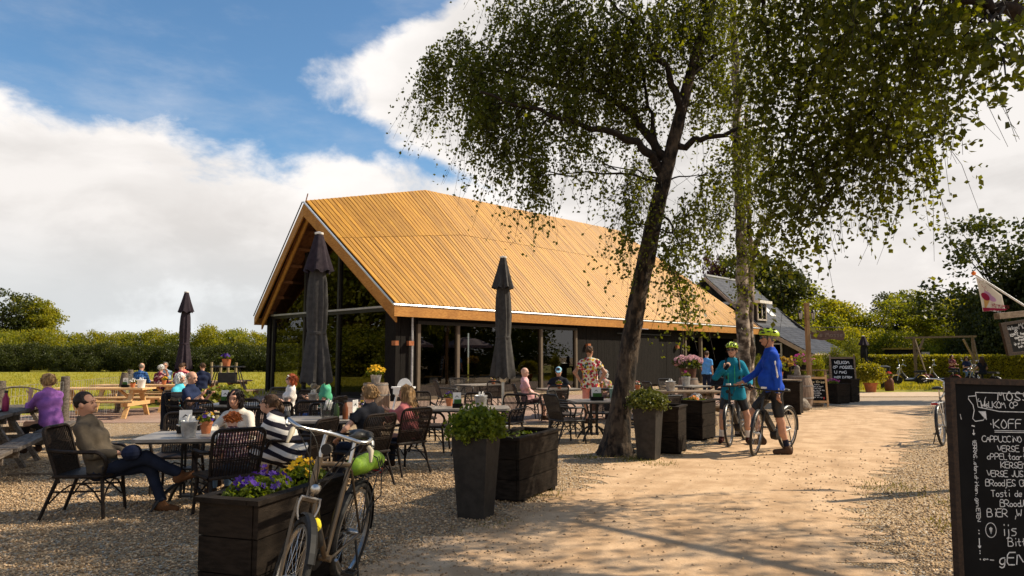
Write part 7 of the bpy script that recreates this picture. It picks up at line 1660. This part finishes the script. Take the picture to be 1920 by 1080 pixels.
# ================================================================ lettering drawn as chalk strokes
GL = {'A': '02 39 62;15 55', 'B': '02 09 49 57 46 06;46 64 52 02', 'C': '68 49 18 05 13 42 63', 'D': '02 09 38 65 43 02', 'E': '62 02 09 69;06 56', 'F': '02 09 69;06 56', 'G': '68 39 08 05 12 52 65 45', 'H': '02 09;62 69;06 66', 'I': '32 39', 'J': '04 12 33 49', 'K': '02 09;69 05 62', 'L': '09 02 52', 'M': '02 19 35 59 72', 'N': '02 09 62 69', 'O': '39 17 05 13 32 53 65 57 39', 'P': '02 09 49 67 45 05', 'R': '02 09 49 67 45 05;25 62', 'S': '68 39 17 25 54 63 42 03', 'T': '09 69;39 32', 'U': '09 04 22 42 64 69', 'V': '09 32 69', 'W': '09 12 36 52 69', 'Z': '09 69 02 62',
 'a': '56 36 15 13 32 53 56 52', 'b': '09 02;05 36 55 53 32 03', 'c': '56 36 15 13 32 53', 'd': '59 52;55 36 15 13 32 53', 'e': '14 54 56 36 15 13 32 53', 'f': '58 39 27 22;06 46', 'g': '56 36 15 13 32 53 56 51 30 11', 'h': '09 02;05 36 55 52', 'i': '36 32;38 39', 'j': '36 31 10;38 39', 'k': '09 02;56 04 52', 'l': '39 32', 'm': '06 02;05 26 35 32;35 56 65 62', 'n': '06 02;05 36 55 52', 'o': '36 15 13 32 53 55 36', 'p': '06 00;05 36 55 53 32 03', 'r': '06 02;04 26 46', 's': '56 26 15 54 42 12', 't': '39 33 42 53;16 56', 'u': '06 03 22 42 53;56 52', 'v': '06 32 66', 'w': '06 12 35 52 66', 'y': '06 33;66 10', 'z': '06 56 02 52', '.': '32 33', ',': '33 20', "'": '39 37', '-': '15 55'}
def text(s, h, r=None, jit=.25, track=1.0, slant=.0, seed=1):
    """strokes in the x-z plane, baseline at 0; returns list of polylines and width"""
    rng = random.Random(seed+len(s)); u = h/7.0; x = 0; out = []
    for ch in s:
        if ch == ' ': x += 5.0*u; continue
        g = GL.get(ch)
        if g is None: x += 3*u; continue
        w = 0; dx, dz, sc = rng.uniform(-jit, jit), rng.uniform(-jit, jit), rng.uniform(.95, 1.06)
        for st in g.split(';'):
            P = []
            for q in st.split(): a, b = int(q[0]), int(q[1])-2; w = max(w, a); P.append((x+(a*.88*sc+dx*.3+b*slant)*u, (b*sc+dz*.5)*u))
            out.append(P)
        x += (w*.9+1.75)*u*track
    return out, x
def strokes(mb, polys, org, ax, up, nrm_, r):
    org, ax, up, n = Vector(org), Vector(ax).normalized(), Vector(up).normalized(), Vector(nrm_).normalized()
    for P in polys:
        pts = [org+ax*a+up*b for a, b in P]
        if len(pts) > 2:
            sm = [pts[0]]
            for i in range(1, len(pts)-1): sm += [pts[i].lerp(pts[i-1], .22), pts[i].lerp(pts[i+1], .22)]
            pts = sm+[pts[-1]]
        o = len(mb.v)
        for i, p in enumerate(pts):
            d = (pts[min(i+1, len(pts)-1)]-pts[max(i-1, 0)]); s = d.cross(n)
            if s.length < 1e-9: s = ax
            s = s.normalized()*r*.5
            mb.v += [tuple(p+s), tuple(p-s)]
        mb.f += [(o+2*i, o+2*i+2, o+2*i+3, o+2*i+1) for i in range(len(pts)-1)]
def put(mb, s, h, x, z, F, th, **k):
    """write s at board coordinates (x right, z up) on a face F = (origin, right, up, normal)"""
    P, w = text(s, h, **k); o, a, u, n = F; strokes(mb, [[(x+p, z+q) for p, q in L] for L in P], Vector(o)+Vector(n)*.003, a, u, n, th); return w
def line(mb, pts, F, th): o, a, u, n = F; strokes(mb, [[p for p in pts]], Vector(o)+Vector(n)*.003, a, u, n, th)
def vert_text(mb, s, h, x, z, F, th, **k):
    P, w = text(s, h, **k); o, a, u, n = F; strokes(mb, [[(x+q, z-p) for p, q in L] for L in P], Vector(o)+Vector(n)*.003, a, u, n, th)
# ---- the big pavement chalkboard
def big_board():
    bl = Vector((2.447, 3.95, 0)); d = Vector((.99, .13, -.03)).normalized(); nr = Vector((.20, -.98, 0)).normalized(); tilt = R(1.5)
    root = thing('pavement_chalkboard', 'big black pavement chalkboard with menu lettering at the right edge', 'chalkboard', tuple(bl))
    up = (Vector((.044, 0, 1))*math.cos(tilt)-nr*math.sin(tilt)); up = (up-d*up.dot(d)).normalized(); n2 = d.cross(up); n2 = n2 if n2.dot(nr) > 0 else -n2
    Wd, Hh = .82, 1.475; at = lambda x, z, o=0: d*x+up*(z+Hh)+n2*o; B_ = -Hh+.02
    obj('panel', MB().prism([at(.03, B_+.1, -.012), at(Wd-.03, B_+.1, -.012), at(Wd-.03, -.03, -.012), at(.03, -.03, -.012)], n2*.012), m_slate, root)
    for x in (0, Wd-.03): obj('frame_stile', MB().prism([at(x, B_, -.03), at(x+.03, B_, -.03), at(x+.03, 0, -.03), at(x, 0, -.03)], n2*.045), m_boardframe, root)
    for z in (-.035, B_+.06): obj('frame_rail', MB().prism([at(.03, z, -.03), at(Wd-.03, z, -.03), at(Wd-.03, z+.035, -.03), at(.03, z+.035, -.03)], n2*.044), m_boardframe, root)
    for x in (.30, Wd-.08): obj('back_leg', MB().bar(at(x, -.05, -.05), Vector((at(x, B_).x, at(x, B_).y, 0))-nr*.30, .04, .04), m_boardframe, root)
    F = (at(0, 0), d, up, n2); m = MB(); t = .0046
    line(m, [(.165, -.081), (.78, -.081)], F, t); line(m, [(.165, -.081), (.18, -.186), (.78, -.186)], F, t); line(m, [(.165, -.100), (.108, -.105), (.156, -.165), (.135, -.246), (.225, -.234), (.18, -.186)], F, t); line(m, [(.225, -.234), (.222, -.186)], F, t)
    o = len(m.v); m.v += [tuple(at(.183, -.187, .003)), tuple(at(.222, -.187, .003)), tuple(at(.224, -.232, .003))]; m.f.append((o, o+1, o+2))
    rows = [('MOSSEL', .052, .303, -.123, 1.2, .95), ('WeLKOM OP', .036, .195, -.166, .9, .72), ('KOFFiE', .052, .268, -.281, 1.05, .88), ('CAPPUCCiNO', .034, .190, -.358, .9, .75), ('VERSE MUNTTHEE', .034, .285, -.411, .9, .8), ('aPPELtaart', .034, .213, -.455, .9, .8), ('KERSENVLAAi', .034, .300, -.502, .9, .78), ("VERSE JUS'ORANGE", .034, .210, -.550, .9, .76),
        ('BRoodjES GEZoNd', .036, .198, -.602, .9, .70), ('Tosti de Luxe', .037, .228, -.660, .9, .74), ('BRoodJE', .037, .282, -.715, .9, .74), ('BiER ,WijN', .044, .198, -.770, 1, .80), ('ijs', .062, .275, -.872, 1.1, .74), ('Bitterballen', .043, .318, -.930, .95, .74)]
    for i, (s, h, x, z, k, tr) in enumerate(rows): put(m, s, h, x, z, F, t*k, track=tr, seed=i)
    put(m, 'gENiETEN', .066, .250, -1.028, F, t*1.4, track=.9, slant=.12)
    line(m, [(.185, -.115), (.176, -.124), (.186, -.134), (.196, -.124), (.203, -.166)], F, t*.8); line(m, [(.214, -.160), (.222, -.118), (.230, -.105)], F, t*.8)
    for z in (-.293, -.302): line(m, [(.272, z), (.50, z)], F, t*.8)
    line(m, [(.250, -.258), (.254, -.256)], F, t*2); line(m, [(.216+.033*math.cos(a), -.842+.040*math.sin(a)) for a in [i*math.pi/8 for i in range(17)]], F, t*.8)
    for q in range(5): line(m, [(.208+.004*q, -.825-.003*abs(q-2)), (.216, -.862)], F, t)
    vert_text(m, 'tERRAS..eten.drinken..geniETEN', .024, .132, -.345, F, t*.75, track=.72)
    line(m, [(.141, -.29), (.141, -.32)], F, t); line(m, [(.134, -.31), (.141, -.322), (.148, -.31)], F, t); line(m, [(.130, -.268), (.150, -.272)], F, t*1.4); line(m, [(.141, -.885), (.141, -.935)], F, t*1.2); line(m, [(.133, -.925), (.141, -.940), (.149, -.925)], F, t*1.2)
    for x, z in ((.141, -.845), (.141, -.862), (.141, -.955), (.141, -.968), (.141, -1.0), (.175, -1.0), (.186, -1.0)): line(m, [(x-.002, z), (x+.003, z+.003)], F, t*1.6)
    line(m, [(.168, -.995), (.158, -1.0), (.168, -1.005)], F, t); line(m, [(.20, -1.002), (.225, -1.004)], F, t); line(m, [(.062, -.205), (.068, -.235)], F, t*.7)
    obj('lettering', m, m_chalk, root, kind='stuff')
big_board()
# ---- light framed A-board and the welcome board
def a_board(u, v, Y, face, label, w, h, fm, lines, tl, cat='chalkboard', stroke=.012):
    c = A(u, v, Y); root = thing('pavement_sign', label, cat, (c.x, Y, 0), hd(*face)); tilt = R(9); up = Vector((0, -math.sin(tilt)*-1*-1, math.cos(tilt))); up = Vector((0, -.14, 1)).normalized(); ax = Vector((-1, 0, 0)); n = Vector((0, 1, .14)).normalized()
    o = Vector((w/2, .16, 0)); at = lambda x, z, q=0: o+ax*x+up*z+n*q
    for x in (0, w-.055): obj('frame_stile', MB().prism([at(x, 0, 0), at(x, h+.06, 0), at(x+.055, h+.06, 0), at(x+.055, 0, 0)], n*.035), fm, root); obj('back_leg', MB().bar(at(x+.027, h-.05, -.02), Vector((w/2-x-.027, -.34, 0)), .04, .03), fm, root)
    for z in (.12, h-.07): obj('frame_rail', MB().prism([at(.055, z, 0), at(.055, z+.07, 0), at(w-.055, z+.07, 0), at(w-.055, z, 0)], n*.033), fm, root)
    obj('panel', MB().prism([at(.05, .185, .005), at(.05, h-.06, .005), at(w-.05, h-.06, .005), at(w-.05, .185, .005)], n*.01), m_slate, root)
    F = (at(0, 0, .018), ax, up, n); m = MB(); y = MB()
    for i, (s, hh, x, z, c_) in enumerate(lines): put(y if c_ else m, s, hh, x, z, F, stroke*(.8 if hh < .05 else 1.1), track=.8, seed=i)
    if m.v: obj('lettering', m, m_chalk, root, kind='stuff')
    if y.v: obj('title_lettering', y, M('cream_chalk', (.62, .52, .30), None, .8), root, kind='stuff')
    return root, F
r, F = a_board(1531, 745, 22.0, (-.12, -1), 'small chalkboard sign in light pine frame standing on the gravel', .62, .93, m_newwood,
    [('De Knippe', .075, .13, .74, 1), ('Koffie', .035, .24, .67, 0), ('Thee en taart', .035, .17, .61, 0), ('Tosti ham', .035, .20, .555, 0), ('Soep van de dag', .035, .14, .50, 0), ('Broodje', .035, .22, .445, 0), ('Pannenkoek', .035, .18, .39, 0), ('Salade', .035, .22, .335, 0), ('Bier en wijn', .035, .17, .28, 0)], 0, stroke=.010)
g = MB(); line(g, [(.49, .30), (.47, .26), (.51, .26), (.49, .30)], F, .02); line(g, [(.49, .26), (.49, .22)], F, .008); obj('wine_glass_drawing', g, m_fr, r)
a_board(1581, 715, 25.2, (-.25, -1), 'grey framed chalkboard reading Welkom op Mossel u mag', .86, 1.55, m_oldwood2, [('WELKOM', .10, .17, 1.30, 0), ('OP MOSSEL', .095, .11, 1.13, 0), ('U MAG', .10, .15, .95, 0), ('HiER ZiTTEN', .07, .13, .78, 0)], 0, stroke=.019)
# ---- lamp post with hanging sign
def lamp_post():
    p = A(1519, 740, 25.5); root = thing('lamp_post', 'square wooden lamp post with two black lanterns', 'lamp post', (p.x, 25.5, 0), R(15)); wd = M('honey_post', (.24, .135, .055), (.36, .21, .09), .65, 4, stretch=(5, 5, .7), bump=.3)
    obj('post', MB().box((0, 0, 1.74), (.13, .13, 3.48)), wd, root); obj('post_cap', MB().box((0, 0, 3.50), (.15, .15, .04)), wd, root)
    for q in (-1, 1):
        l = MB(); c = Vector((q*.27, 0, 2.92)); l.lathe([(.045, 0), (.085, .22)], tuple(c), 6, cap=False); ln = obj('lantern', MB().lathe([(.10, .22), (.06, .30), (.02, .34), (.012, .38), (.001, .39)], tuple(c), 6).lathe([(.02, -.05), (.05, -.01), (.05, .0)], tuple(c), 6), m_iron, root)
        obj('lantern_glass', l, M('lantern_glass', (.55, .52, .42), (.65, .6, .5), .2, 3, spec=.8), ln); ar = MB()
        for k in range(6): a = k*math.pi/3; ar.tube([c+Vector((.045*math.cos(a), .045*math.sin(a), 0)), c+Vector((.087*math.cos(a), .087*math.sin(a), .22))], .007, 4)
        ar.tube(rpoly([c+Vector((0, 0, -.04)), c+Vector((-q*.02, 0, -.16)), Vector((q*.085, 0, 2.68))], .08, 4), .014, 6); obj('bracket', ar, m_iron, ln)
    s = thing('hanging_sign', 'wavy brown plank sign hanging from an iron arm on the lamp post', 'sign', (p.x, 25.5, 0), R(2)); ir = MB(); ir.tube([(.09, 0, 2.62), (1.28, 0, 2.62)], .014, 6); ir.tube([(.09, 0, 2.25), (.09, 0, 2.66)], .012, 5)
    for x in (.3, 1.15): ir.tube([(x, 0, 2.62), (x, 0, 2.50)], .006, 4)
    obj('iron_arm', ir, m_iron, s); n = 12; top = [(.12+1.22*i/n, -.02, 2.50+.02*math.sin(i*1.3)) for i in range(n+1)]; bot = [(.14+1.2*i/n, -.02, 2.17+.025*math.sin(i*.9+1)) for i in range(n, -1, -1)]
    obj('board', MB().prism(list(reversed(top+bot)), (0, .045, 0)), M('plank_sign_brown', (.10, .055, .04), (.17, .10, .075), .75, 5, stretch=(1, 5, 8), bump=.4), s)
    m = MB(); put(m, 'De Mossel', .16, .28, 2.27, ((0, -.022, 0), (1, 0, 0), (0, 0, 1), (0, -1, 0)), .024, track=.85); obj('lettering', m, M('worn_letter_paint', (.22, .16, .12), None, .9), s)
lamp_post()
# ---- flag with ice cream and hanging chalkboard on the right
def flag():
    tip = A(1827, 514, 9.0); ft = A(1960, 598, 8.7); root = thing('ice_cream_flag', 'cream ice cream flag hanging from a white slanting pole', 'flag', tuple(tip)); d = (ft-tip).normalized(); f3 = lambda u, v: A(u, v, 9.0-.3*(u-1827)/133)-tip
    obj('pole', MB().tube([Vector((0, 0, 0)), (ft-tip)], .013, 8), m_white, root, sm=60); obj('finial', MB().ell((-.01, 0, .012), (.028, .028, .028), 10, 6), M('orange_plastic', (.80, .18, .02), None, .4), root, sm=60)
    tl, bl_, br, tr = f3(1830, 519), f3(1842, 584), f3(1884, 582), f3(1880, 553); N_ = 14; vs = []
    pt = lambda a, b: (tl.lerp(tr, a)).lerp(bl_.lerp(br, a), b)+Vector((0, -.014*math.sin(a*5+b*2), 0))
    cl = M('flag_cream', (.66, .60, .50), (.72, .66, .56), .8, 3, trans=.3)
    for i in range(N_+1):
        for j in range(N_+1): vs.append(pt(i/N_, j/N_))
    fs = [(i*(N_+1)+j, i*(N_+1)+j+1, (i+1)*(N_+1)+j+1, (i+1)*(N_+1)+j) for i in range(N_) for j in range(N_)]; mb = MB().add(vs, fs)
    mb.add([v+Vector((0, .004, 0)) for v in vs], [tuple(reversed(f)) for f in fs]); fo = obj('cloth', mb, cl, root)
    def patch(pts, mat, nm, off=.004): obj(nm, MB().poly([pt(a, b)-Vector((0, off, 0)) for a, b in pts]), mat, fo)
    fr = M('flag_red', (.28, .012, .05), None, .8, trans=.2); pk = M('flag_pink', (.50, .27, .44), None, .8, trans=.2); cn = M('flag_cone', (.60, .33, .11), None, .8, trans=.2)
    patch([(0, .89), (1, .89), (1, .998), (0, .998)], fr, 'red_band')
    disc = lambda cx, cy, rx, ry: [(cx+rx*math.cos(a), cy+ry*math.sin(a)) for a in [i*math.pi/9 for i in range(18)]]
    patch(disc(.36, .43, .19, .12), pk, 'scoop'); patch(disc(.53, .50, .19, .12), pk, 'scoop', .006); patch(disc(.22, .53, .19, .12), fr, 'berry_scoop', .008); patch([(.12, .62), (.42, .58), (.14, .93), (.10, .93)], cn, 'cone', .005)
    for i in range(9): patch(disc(.08+.05*(i % 4)+.02*i, .12+.04*(i % 3)+.025*i*.6, .018, .012), fr, 'confetti')
    U = (pt(.5, .5)-pt(.5, .49)); m = MB(); x0 = pt(.42, .73)-Vector((0, .008, 0)); axx = (pt(.95, .73)-pt(.42, .73)); upp = Vector((0, 0, 1)); P, w = text('ijsboerderij', .030, jit=.1, track=.8)
    for s, hh, a, b, q in (('ijsboerderij', .030, .40, .76, 0), ('De Naka', .034, .48, .85, 0)): o_ = pt(a, b)-Vector((0, .008, 0)); P, w = text(s, hh, jit=.1, track=.72); strokes(m, P, o_, axx, upp, (0, -1, 0), .0045)
    obj('lettering', m, fr, fo); m = MB(); P, w = text('www.denaka.nl', .024, jit=.1, track=.72); strokes(m, P, pt(.18, .975)-Vector((0, .010, 0)), axx, upp, (0, -1, 0), .004); obj('web_lettering', m, m_paper, fo)
flag()
def hanging_board():
    Y = 8.2; root = thing('hanging_chalkboard', 'brown framed chalkboard hanging crooked from a wooden beam at the right edge', 'chalkboard', (0, 0, 0)); tl = A(1873, 606, Y); root.location = tl
    q = lambda u, v, o=0: A(u, v, Y+o+.35*(u-1873)/100)-tl
    pts = [q(1872, 606), q(1990, 588), q(1998, 655), q(1887, 667)]; c = sum(pts, Vector())/4; nb = (pts[1]-pts[0]).cross(pts[3]-pts[0]).normalized(); nb = nb if nb.y < 0 else -nb
    inn = [p.lerp(c, .16) for p in pts]
    for i in range(4): obj('frame_rail', MB().prism([pts[i], pts[(i+1) % 4], inn[(i+1) % 4], inn[i]], nb*.03), m_boardframe, root)
    obj('panel', MB().prism([p-nb*.0 for p in inn], nb*.012), m_slate, root)
    ax = (inn[1]-inn[0]).normalized(); up = (inn[0]-inn[3]).normalized(); n = nb; F = (inn[3]+nb*.012, ax, up, n); m = MB(); Hh = (inn[0]-inn[3]).length
    for i, (s, h, x, z) in enumerate([('Welkom', .045, .02, .80), ('MOSSEL', .075, .22, .78), ('OP', .035, .13, .68), ('KOFFiE thee', .034, .04, .56), ('appeltaart', .03, .10, .46), ('broodjes soep', .03, .16, .36), ('ijs en limonade', .03, .06, .24), ('lunch diner', .03, .12, .12)]): put(m, s, h, x, z*Hh, F, .0075, track=.75, seed=i)
    obj('lettering', m, m_chalk, root, kind='stuff')
    for u in (1886, 1975): obj('chain', MB().tube([q(u, 604), q(u, 592)], .004, 4), m_iron, root)
    b = thing('wooden_beam', 'rough wooden beam on posts carrying the hanging chalkboard', 'beam', tuple(A(2000, 580, Y+.35))); b0 = Vector(b.location); obj('beam', MB().bar(A(1869, 593, Y)-b0, A(2080, 572, Y+.75)-b0, .07, .07), m_oldwood2, b); e = A(2070, 574, Y+.7); obj('post', MB().bar(e-b0, Vector((e.x, e.y, 0))-b0, .1, .1), m_oldwood2, b)
    obj('brace', MB().bar(A(2035, 577, Y+.6)-b0, Vector((e.x, e.y, e.z-.5))-b0, .06, .06), m_oldwood2, b)
    t = thing('flag_pole_post', 'post out of frame that holds the slanting flag pole', 'post', (ft_x, 8.68, 0)); obj('post', MB().box((0, 0, 1.15), (.1, .1, 2.3)), m_oldwood2, t)
ft_x = A(1962, 600, 8.7).x
hanging_board()
# ---- far right: pergola, shed, cars, pots, fences
def pergola():
    Y = 40; a, b = A(1712, 690, Y), A(1822, 690, Y+1); z1 = A(1712, 634, Y).z; root = thing('pergola', 'rough timber goal shaped pergola over the hedge', 'pergola', (a.x, Y, 0)); o = Vector((a.x, Y, 0)); L = b.x-a.x
    obj('post', MB().box((.15, 0, z1/2), (.12, .12, z1)), m_oldwood2, root); obj('post', MB().box((L-.1, .6, z1/2+.05), (.12, .12, z1+.1)), m_oldwood2, root)
    obj('beam', MB().bar((-.35, 0, z1+.02), (L+.1, .6, z1+.12), .11, .11), m_oldwood2, root)
    for x, s, yy in ((.15, 1, 0), (L-.1, -1, .6)): obj('brace', MB().bar((x+s*.05, yy, z1-1.1), (x+s*.55, yy, z1-.05), .09, .09), m_oldwood2, root); obj('brace', MB().bar((x, yy-.1, z1-.1), (x+s*.2, yy-.9, 0), .06, .06), m_oldwood2, root)
pergola()
def shed():
    p = A(1697, 690, 50); r = thing('garden_shed', 'small dark shed with mossy flat roof behind the hedge', 'shed', (p.x, 50, 0)); obj('wall', MB().box((-.1, 0, 1.0), (1.5, 2, 2.0)), m_black, r); obj('roof', MB().box((-.1, 0, 2.06), (1.75, 2.3, .12)), M('moss_roof', (.22, .15, .02), (.32, .22, .04), .9), r); obj('board_panel', MB().box((.95, -.35, .95), (.62, 1.2, 1.75)), M('pale_panel', (.42, .36, .28), None, .7), r)
shed()
def car(u, Y, rz, label, mat):
    p = A(u, 680, Y); r = thing('parked_car', label, 'car', (p.x, Y, 0), rz, 'cars parked behind the hedge')
    side = [(-2.05, .35), (-2.08, .80), (-1.95, 1.0), (-1.2, 1.08), (1.05, 1.0), (1.95, .82), (2.05, .60), (2.02, .32)]; mb = MB(); n = len(side)
    for yy, k in ((-.86, 1.0), (.86, 1.0)): mb.v += [(x, yy, z) for x, z in side]
    mb.f += [tuple(range(n)), tuple(reversed(range(n, 2*n)))]+[(i, i+n, (i+1) % n+n, (i+1) % n) for i in range(n)]; obj('body', mb, mat, r, sm=30)
    top = [(-1.85, 1.03), (-1.35, 1.50), (-.6, 1.62), (.15, 1.58), (1.15, 1.02)]; g = MB(); k = len(top)
    for yy in (-.80, .80): g.v += [(x, yy*(1-.16*(z-1)/.6), z) for x, z in top]
    g.f += [tuple(range(k)), tuple(reversed(range(k, 2*k)))]+[(i, i+k, (i+1) % k+k, (i+1) % k) for i in range(k)]; obj('windows', g, M('car_glass', (.10, .13, .15), (.16, .19, .21), .08, 2, spec=1), r)
    rf = MB()
    for i in range(1, 3):
        a, b = top[i], top[i+1]; q = lambda x, z, s: (x, s*.80*(1-.16*(z-1)/.6), z+.015); rf.add([q(*a, -1), q(*b, -1), q(*b, 1), q(*a, 1)], [(0, 1, 2, 3)])
    obj('roof', rf, mat, r)
    for x, z, x2, z2 in ((-1.35, 1.5, -1.8, 1.05), (.15, 1.58, 1.1, 1.04), (-.3, 1.6, -.35, 1.04)):
        for s in (-1, 1): obj('pillar', MB().bar((x, s*.72, z), (x2, s*.81, z2), .06, .05), mat, r)
    for x in (-1.25, 1.3):
        for s in (-1, 1): obj('wheel', MB().lathe([(.31, -.1), (.31, .1)], (x, s*.80, .31), 16, Euler((R(90), 0, 0)).to_matrix()), m_rubber, r)
    for s in (-1, 1): obj('headlight', MB().box((1.98, s*.62, .74), (.10, .30, .12)), m_white, r)
wh = M('white_car_paint', (.72, .73, .74), (.78, .79, .80), .2, spec=.7); car(1779, 51, R(172), 'white car behind the hedge, left one', wh); car(1828, 50, R(8), 'silver white car behind the hedge, right one', M('silver_car_paint', (.45, .50, .52), (.52, .56, .58), .25, metal=.5)); car(1878, 52, R(5), 'white car almost hidden under the hanging chalkboard', wh)
# topiary pot, milk churn, litter bin
p = A(1632, 720, 30.5); r = pot((p.x, 30.5, 0), 'round clipped bush in a big terracotta pot by the lane', [(.20, 0), (.26, .32), (.30, .36), (.31, .40)], m_terra, g_hedge, (.56, .56, .52), 3600, .075, cat='planter', name='topiary_pot')
foliage_ball('plant', (0, 0, .75), (.50, .50, .48), 2600, .075, g_hedge, r, 9)
p = A(1665, 720, 31.5); pot((p.x, 31.4, 0), 'brown milk churn holding red flowers by the lane', [(.17, 0), (.19, .05), (.19, .45), (.12, .58), (.15, .66)], M('rust_churn', (.12, .04, .018), (.17, .06, .03), .6), g_herb, (.16, .16, .1), 120, .06, [(m_fr, (0, 0, .1), (.14, .14, .08), 18, .05)], cat='churn', name='milk_churn')
r = thing('litter_bin', 'black litter bin with lid beside the milk churn', 'bin', (A(1659, 700, 33).x, 33, 0)); obj('body', MB().lathe([(.20, 0), (.23, 1.0)], n=14), m_iron, r, sm=40); obj('lid', MB().lathe([(.26, 1.0), (.26, 1.06), (.1, 1.12)], n=14), m_iron, r, sm=40)
r = pot((12.05, 29.0, 1.0), 'basket of magenta petunias on a fence rail before the barn house', [(.14, 0), (.2, .2)], m_black, g_herb, (.5, .4, .26), 500, .08, [(m_fm, (0, 0, .12), (.5, .42, .28), 90, .055)], cat='flower basket', name='flower_basket')
pot((A(1473, 690, 27).x, 27, .9), 'dark pot with feathery ochre plant beside the barn window', [(.16, 0), (.24, .26)], m_black, LEAF('ochre_leaf', (.24, .16, .04), (.34, .22, .06)), (.3, .3, .26), 260, .12, cat='planter', name='plant_pot')
r = thing('garden_rail', 'low pale garden rail under the magenta petunias', 'fence', (11.2, 29.0, 0), R(4))
obj('rail', MB().box((.7, 0, .98), (2.6, .05, .05)), m_oldwood2, r); obj('rail', MB().box((.7, 0, .55), (2.6, .05, .05)), m_oldwood2, r)
for k in range(3): obj('post', MB().box((-.5+1.2*k, .05, .5), (.08, .08, 1.0)), m_oldwood2, r)
# meadow fence: far posts with wire, nearer round posts with mesh
def fence(pts, label, ph, pr, wires, mat, mesh=False):
    o = Vector(pts[0]); r = thing('wire_fence', label, 'fence', tuple(o)); w = MB()
    for p in pts: obj('post', MB().lathe([(pr*1.03, 0), (pr, ph*.9), (pr*.9, ph)], tuple(Vector(p)-o), 9, Euler((random.gauss(0, .04), random.gauss(0, .04), 0)).to_matrix()), mat, r, sm=50)
    for z in wires:
        for a, b in zip(pts, pts[1:]): w.tube([Vector(a)-o+Vector((0, 0, z)), Vector(b)-o+Vector((0, 0, z))], .004 if ph < 1.05 and not mesh else .0045, 3, False)
    if mesh:
        for a, b in zip(pts, pts[1:]):
            n = int((Vector(b)-Vector(a)).length/.15)
            for i in range(n): q = Vector(a).lerp(Vector(b), i/n)-o; w.tube([q+Vector((0, 0, .05)), q+Vector((0, 0, wires[-1]))], .0035, 3, False)
    obj('wire', w, m_zinc, r, kind='stuff')
pw = M('fence_post_wood', (.20, .15, .085), (.30, .23, .14), .85, 6, stretch=(4, 4, .6))
fence([tuple(G(u, 697)) for u in (-20, 33, 91, 139, 187, 241, 296, 350, 405)], 'far meadow fence of slim posts and wire before the hedgerow', 1.05, .05, (.35, .7, 1.0), pw)
fence([tuple(G(396, 712)), tuple(G(412, 714)), tuple(G(427, 716)), tuple(G(440, 715))], 'short row of pale round posts left of the plant stand', 1.15, .085, (.5, .95), pw)
P_ = [(-13.6, 12.6, 0), (-13.2, 15.4, 0), (-13.15, 18.6, 0), (-12.6, 21.4, 0)]
fence([(-9.6, 13.1, 0), (-10.2, 16.0, 0), (-11.0, 19.6, 0), (-12.6, 23.3, 0)], 'mesh fence on thick dark posts along the terrace edge behind the pine tables', 1.12, .095, (.08, .3, .55, .8, 1.0), m_oldwood, True)
t = thing('gate_post', 'thick weathered gate post with sawn top behind the weathered tables', 'post', (-9.35, 12.2, 0)); obj('post', MB().lathe([(.17, 0), (.165, 1.16), (.15, 1.2)], n=14), m_oldwood2, t, sm=40); obj('bracket', MB().box((0.02, -.17, 1.0), (.3, .06, .2)), m_iron, t)
obj('hose', MB().tube(bez((.1, 0, .85), (.6, .2, 1.25), (1.1, .6, .8), 10), .015, 6), m_oldwood, t)
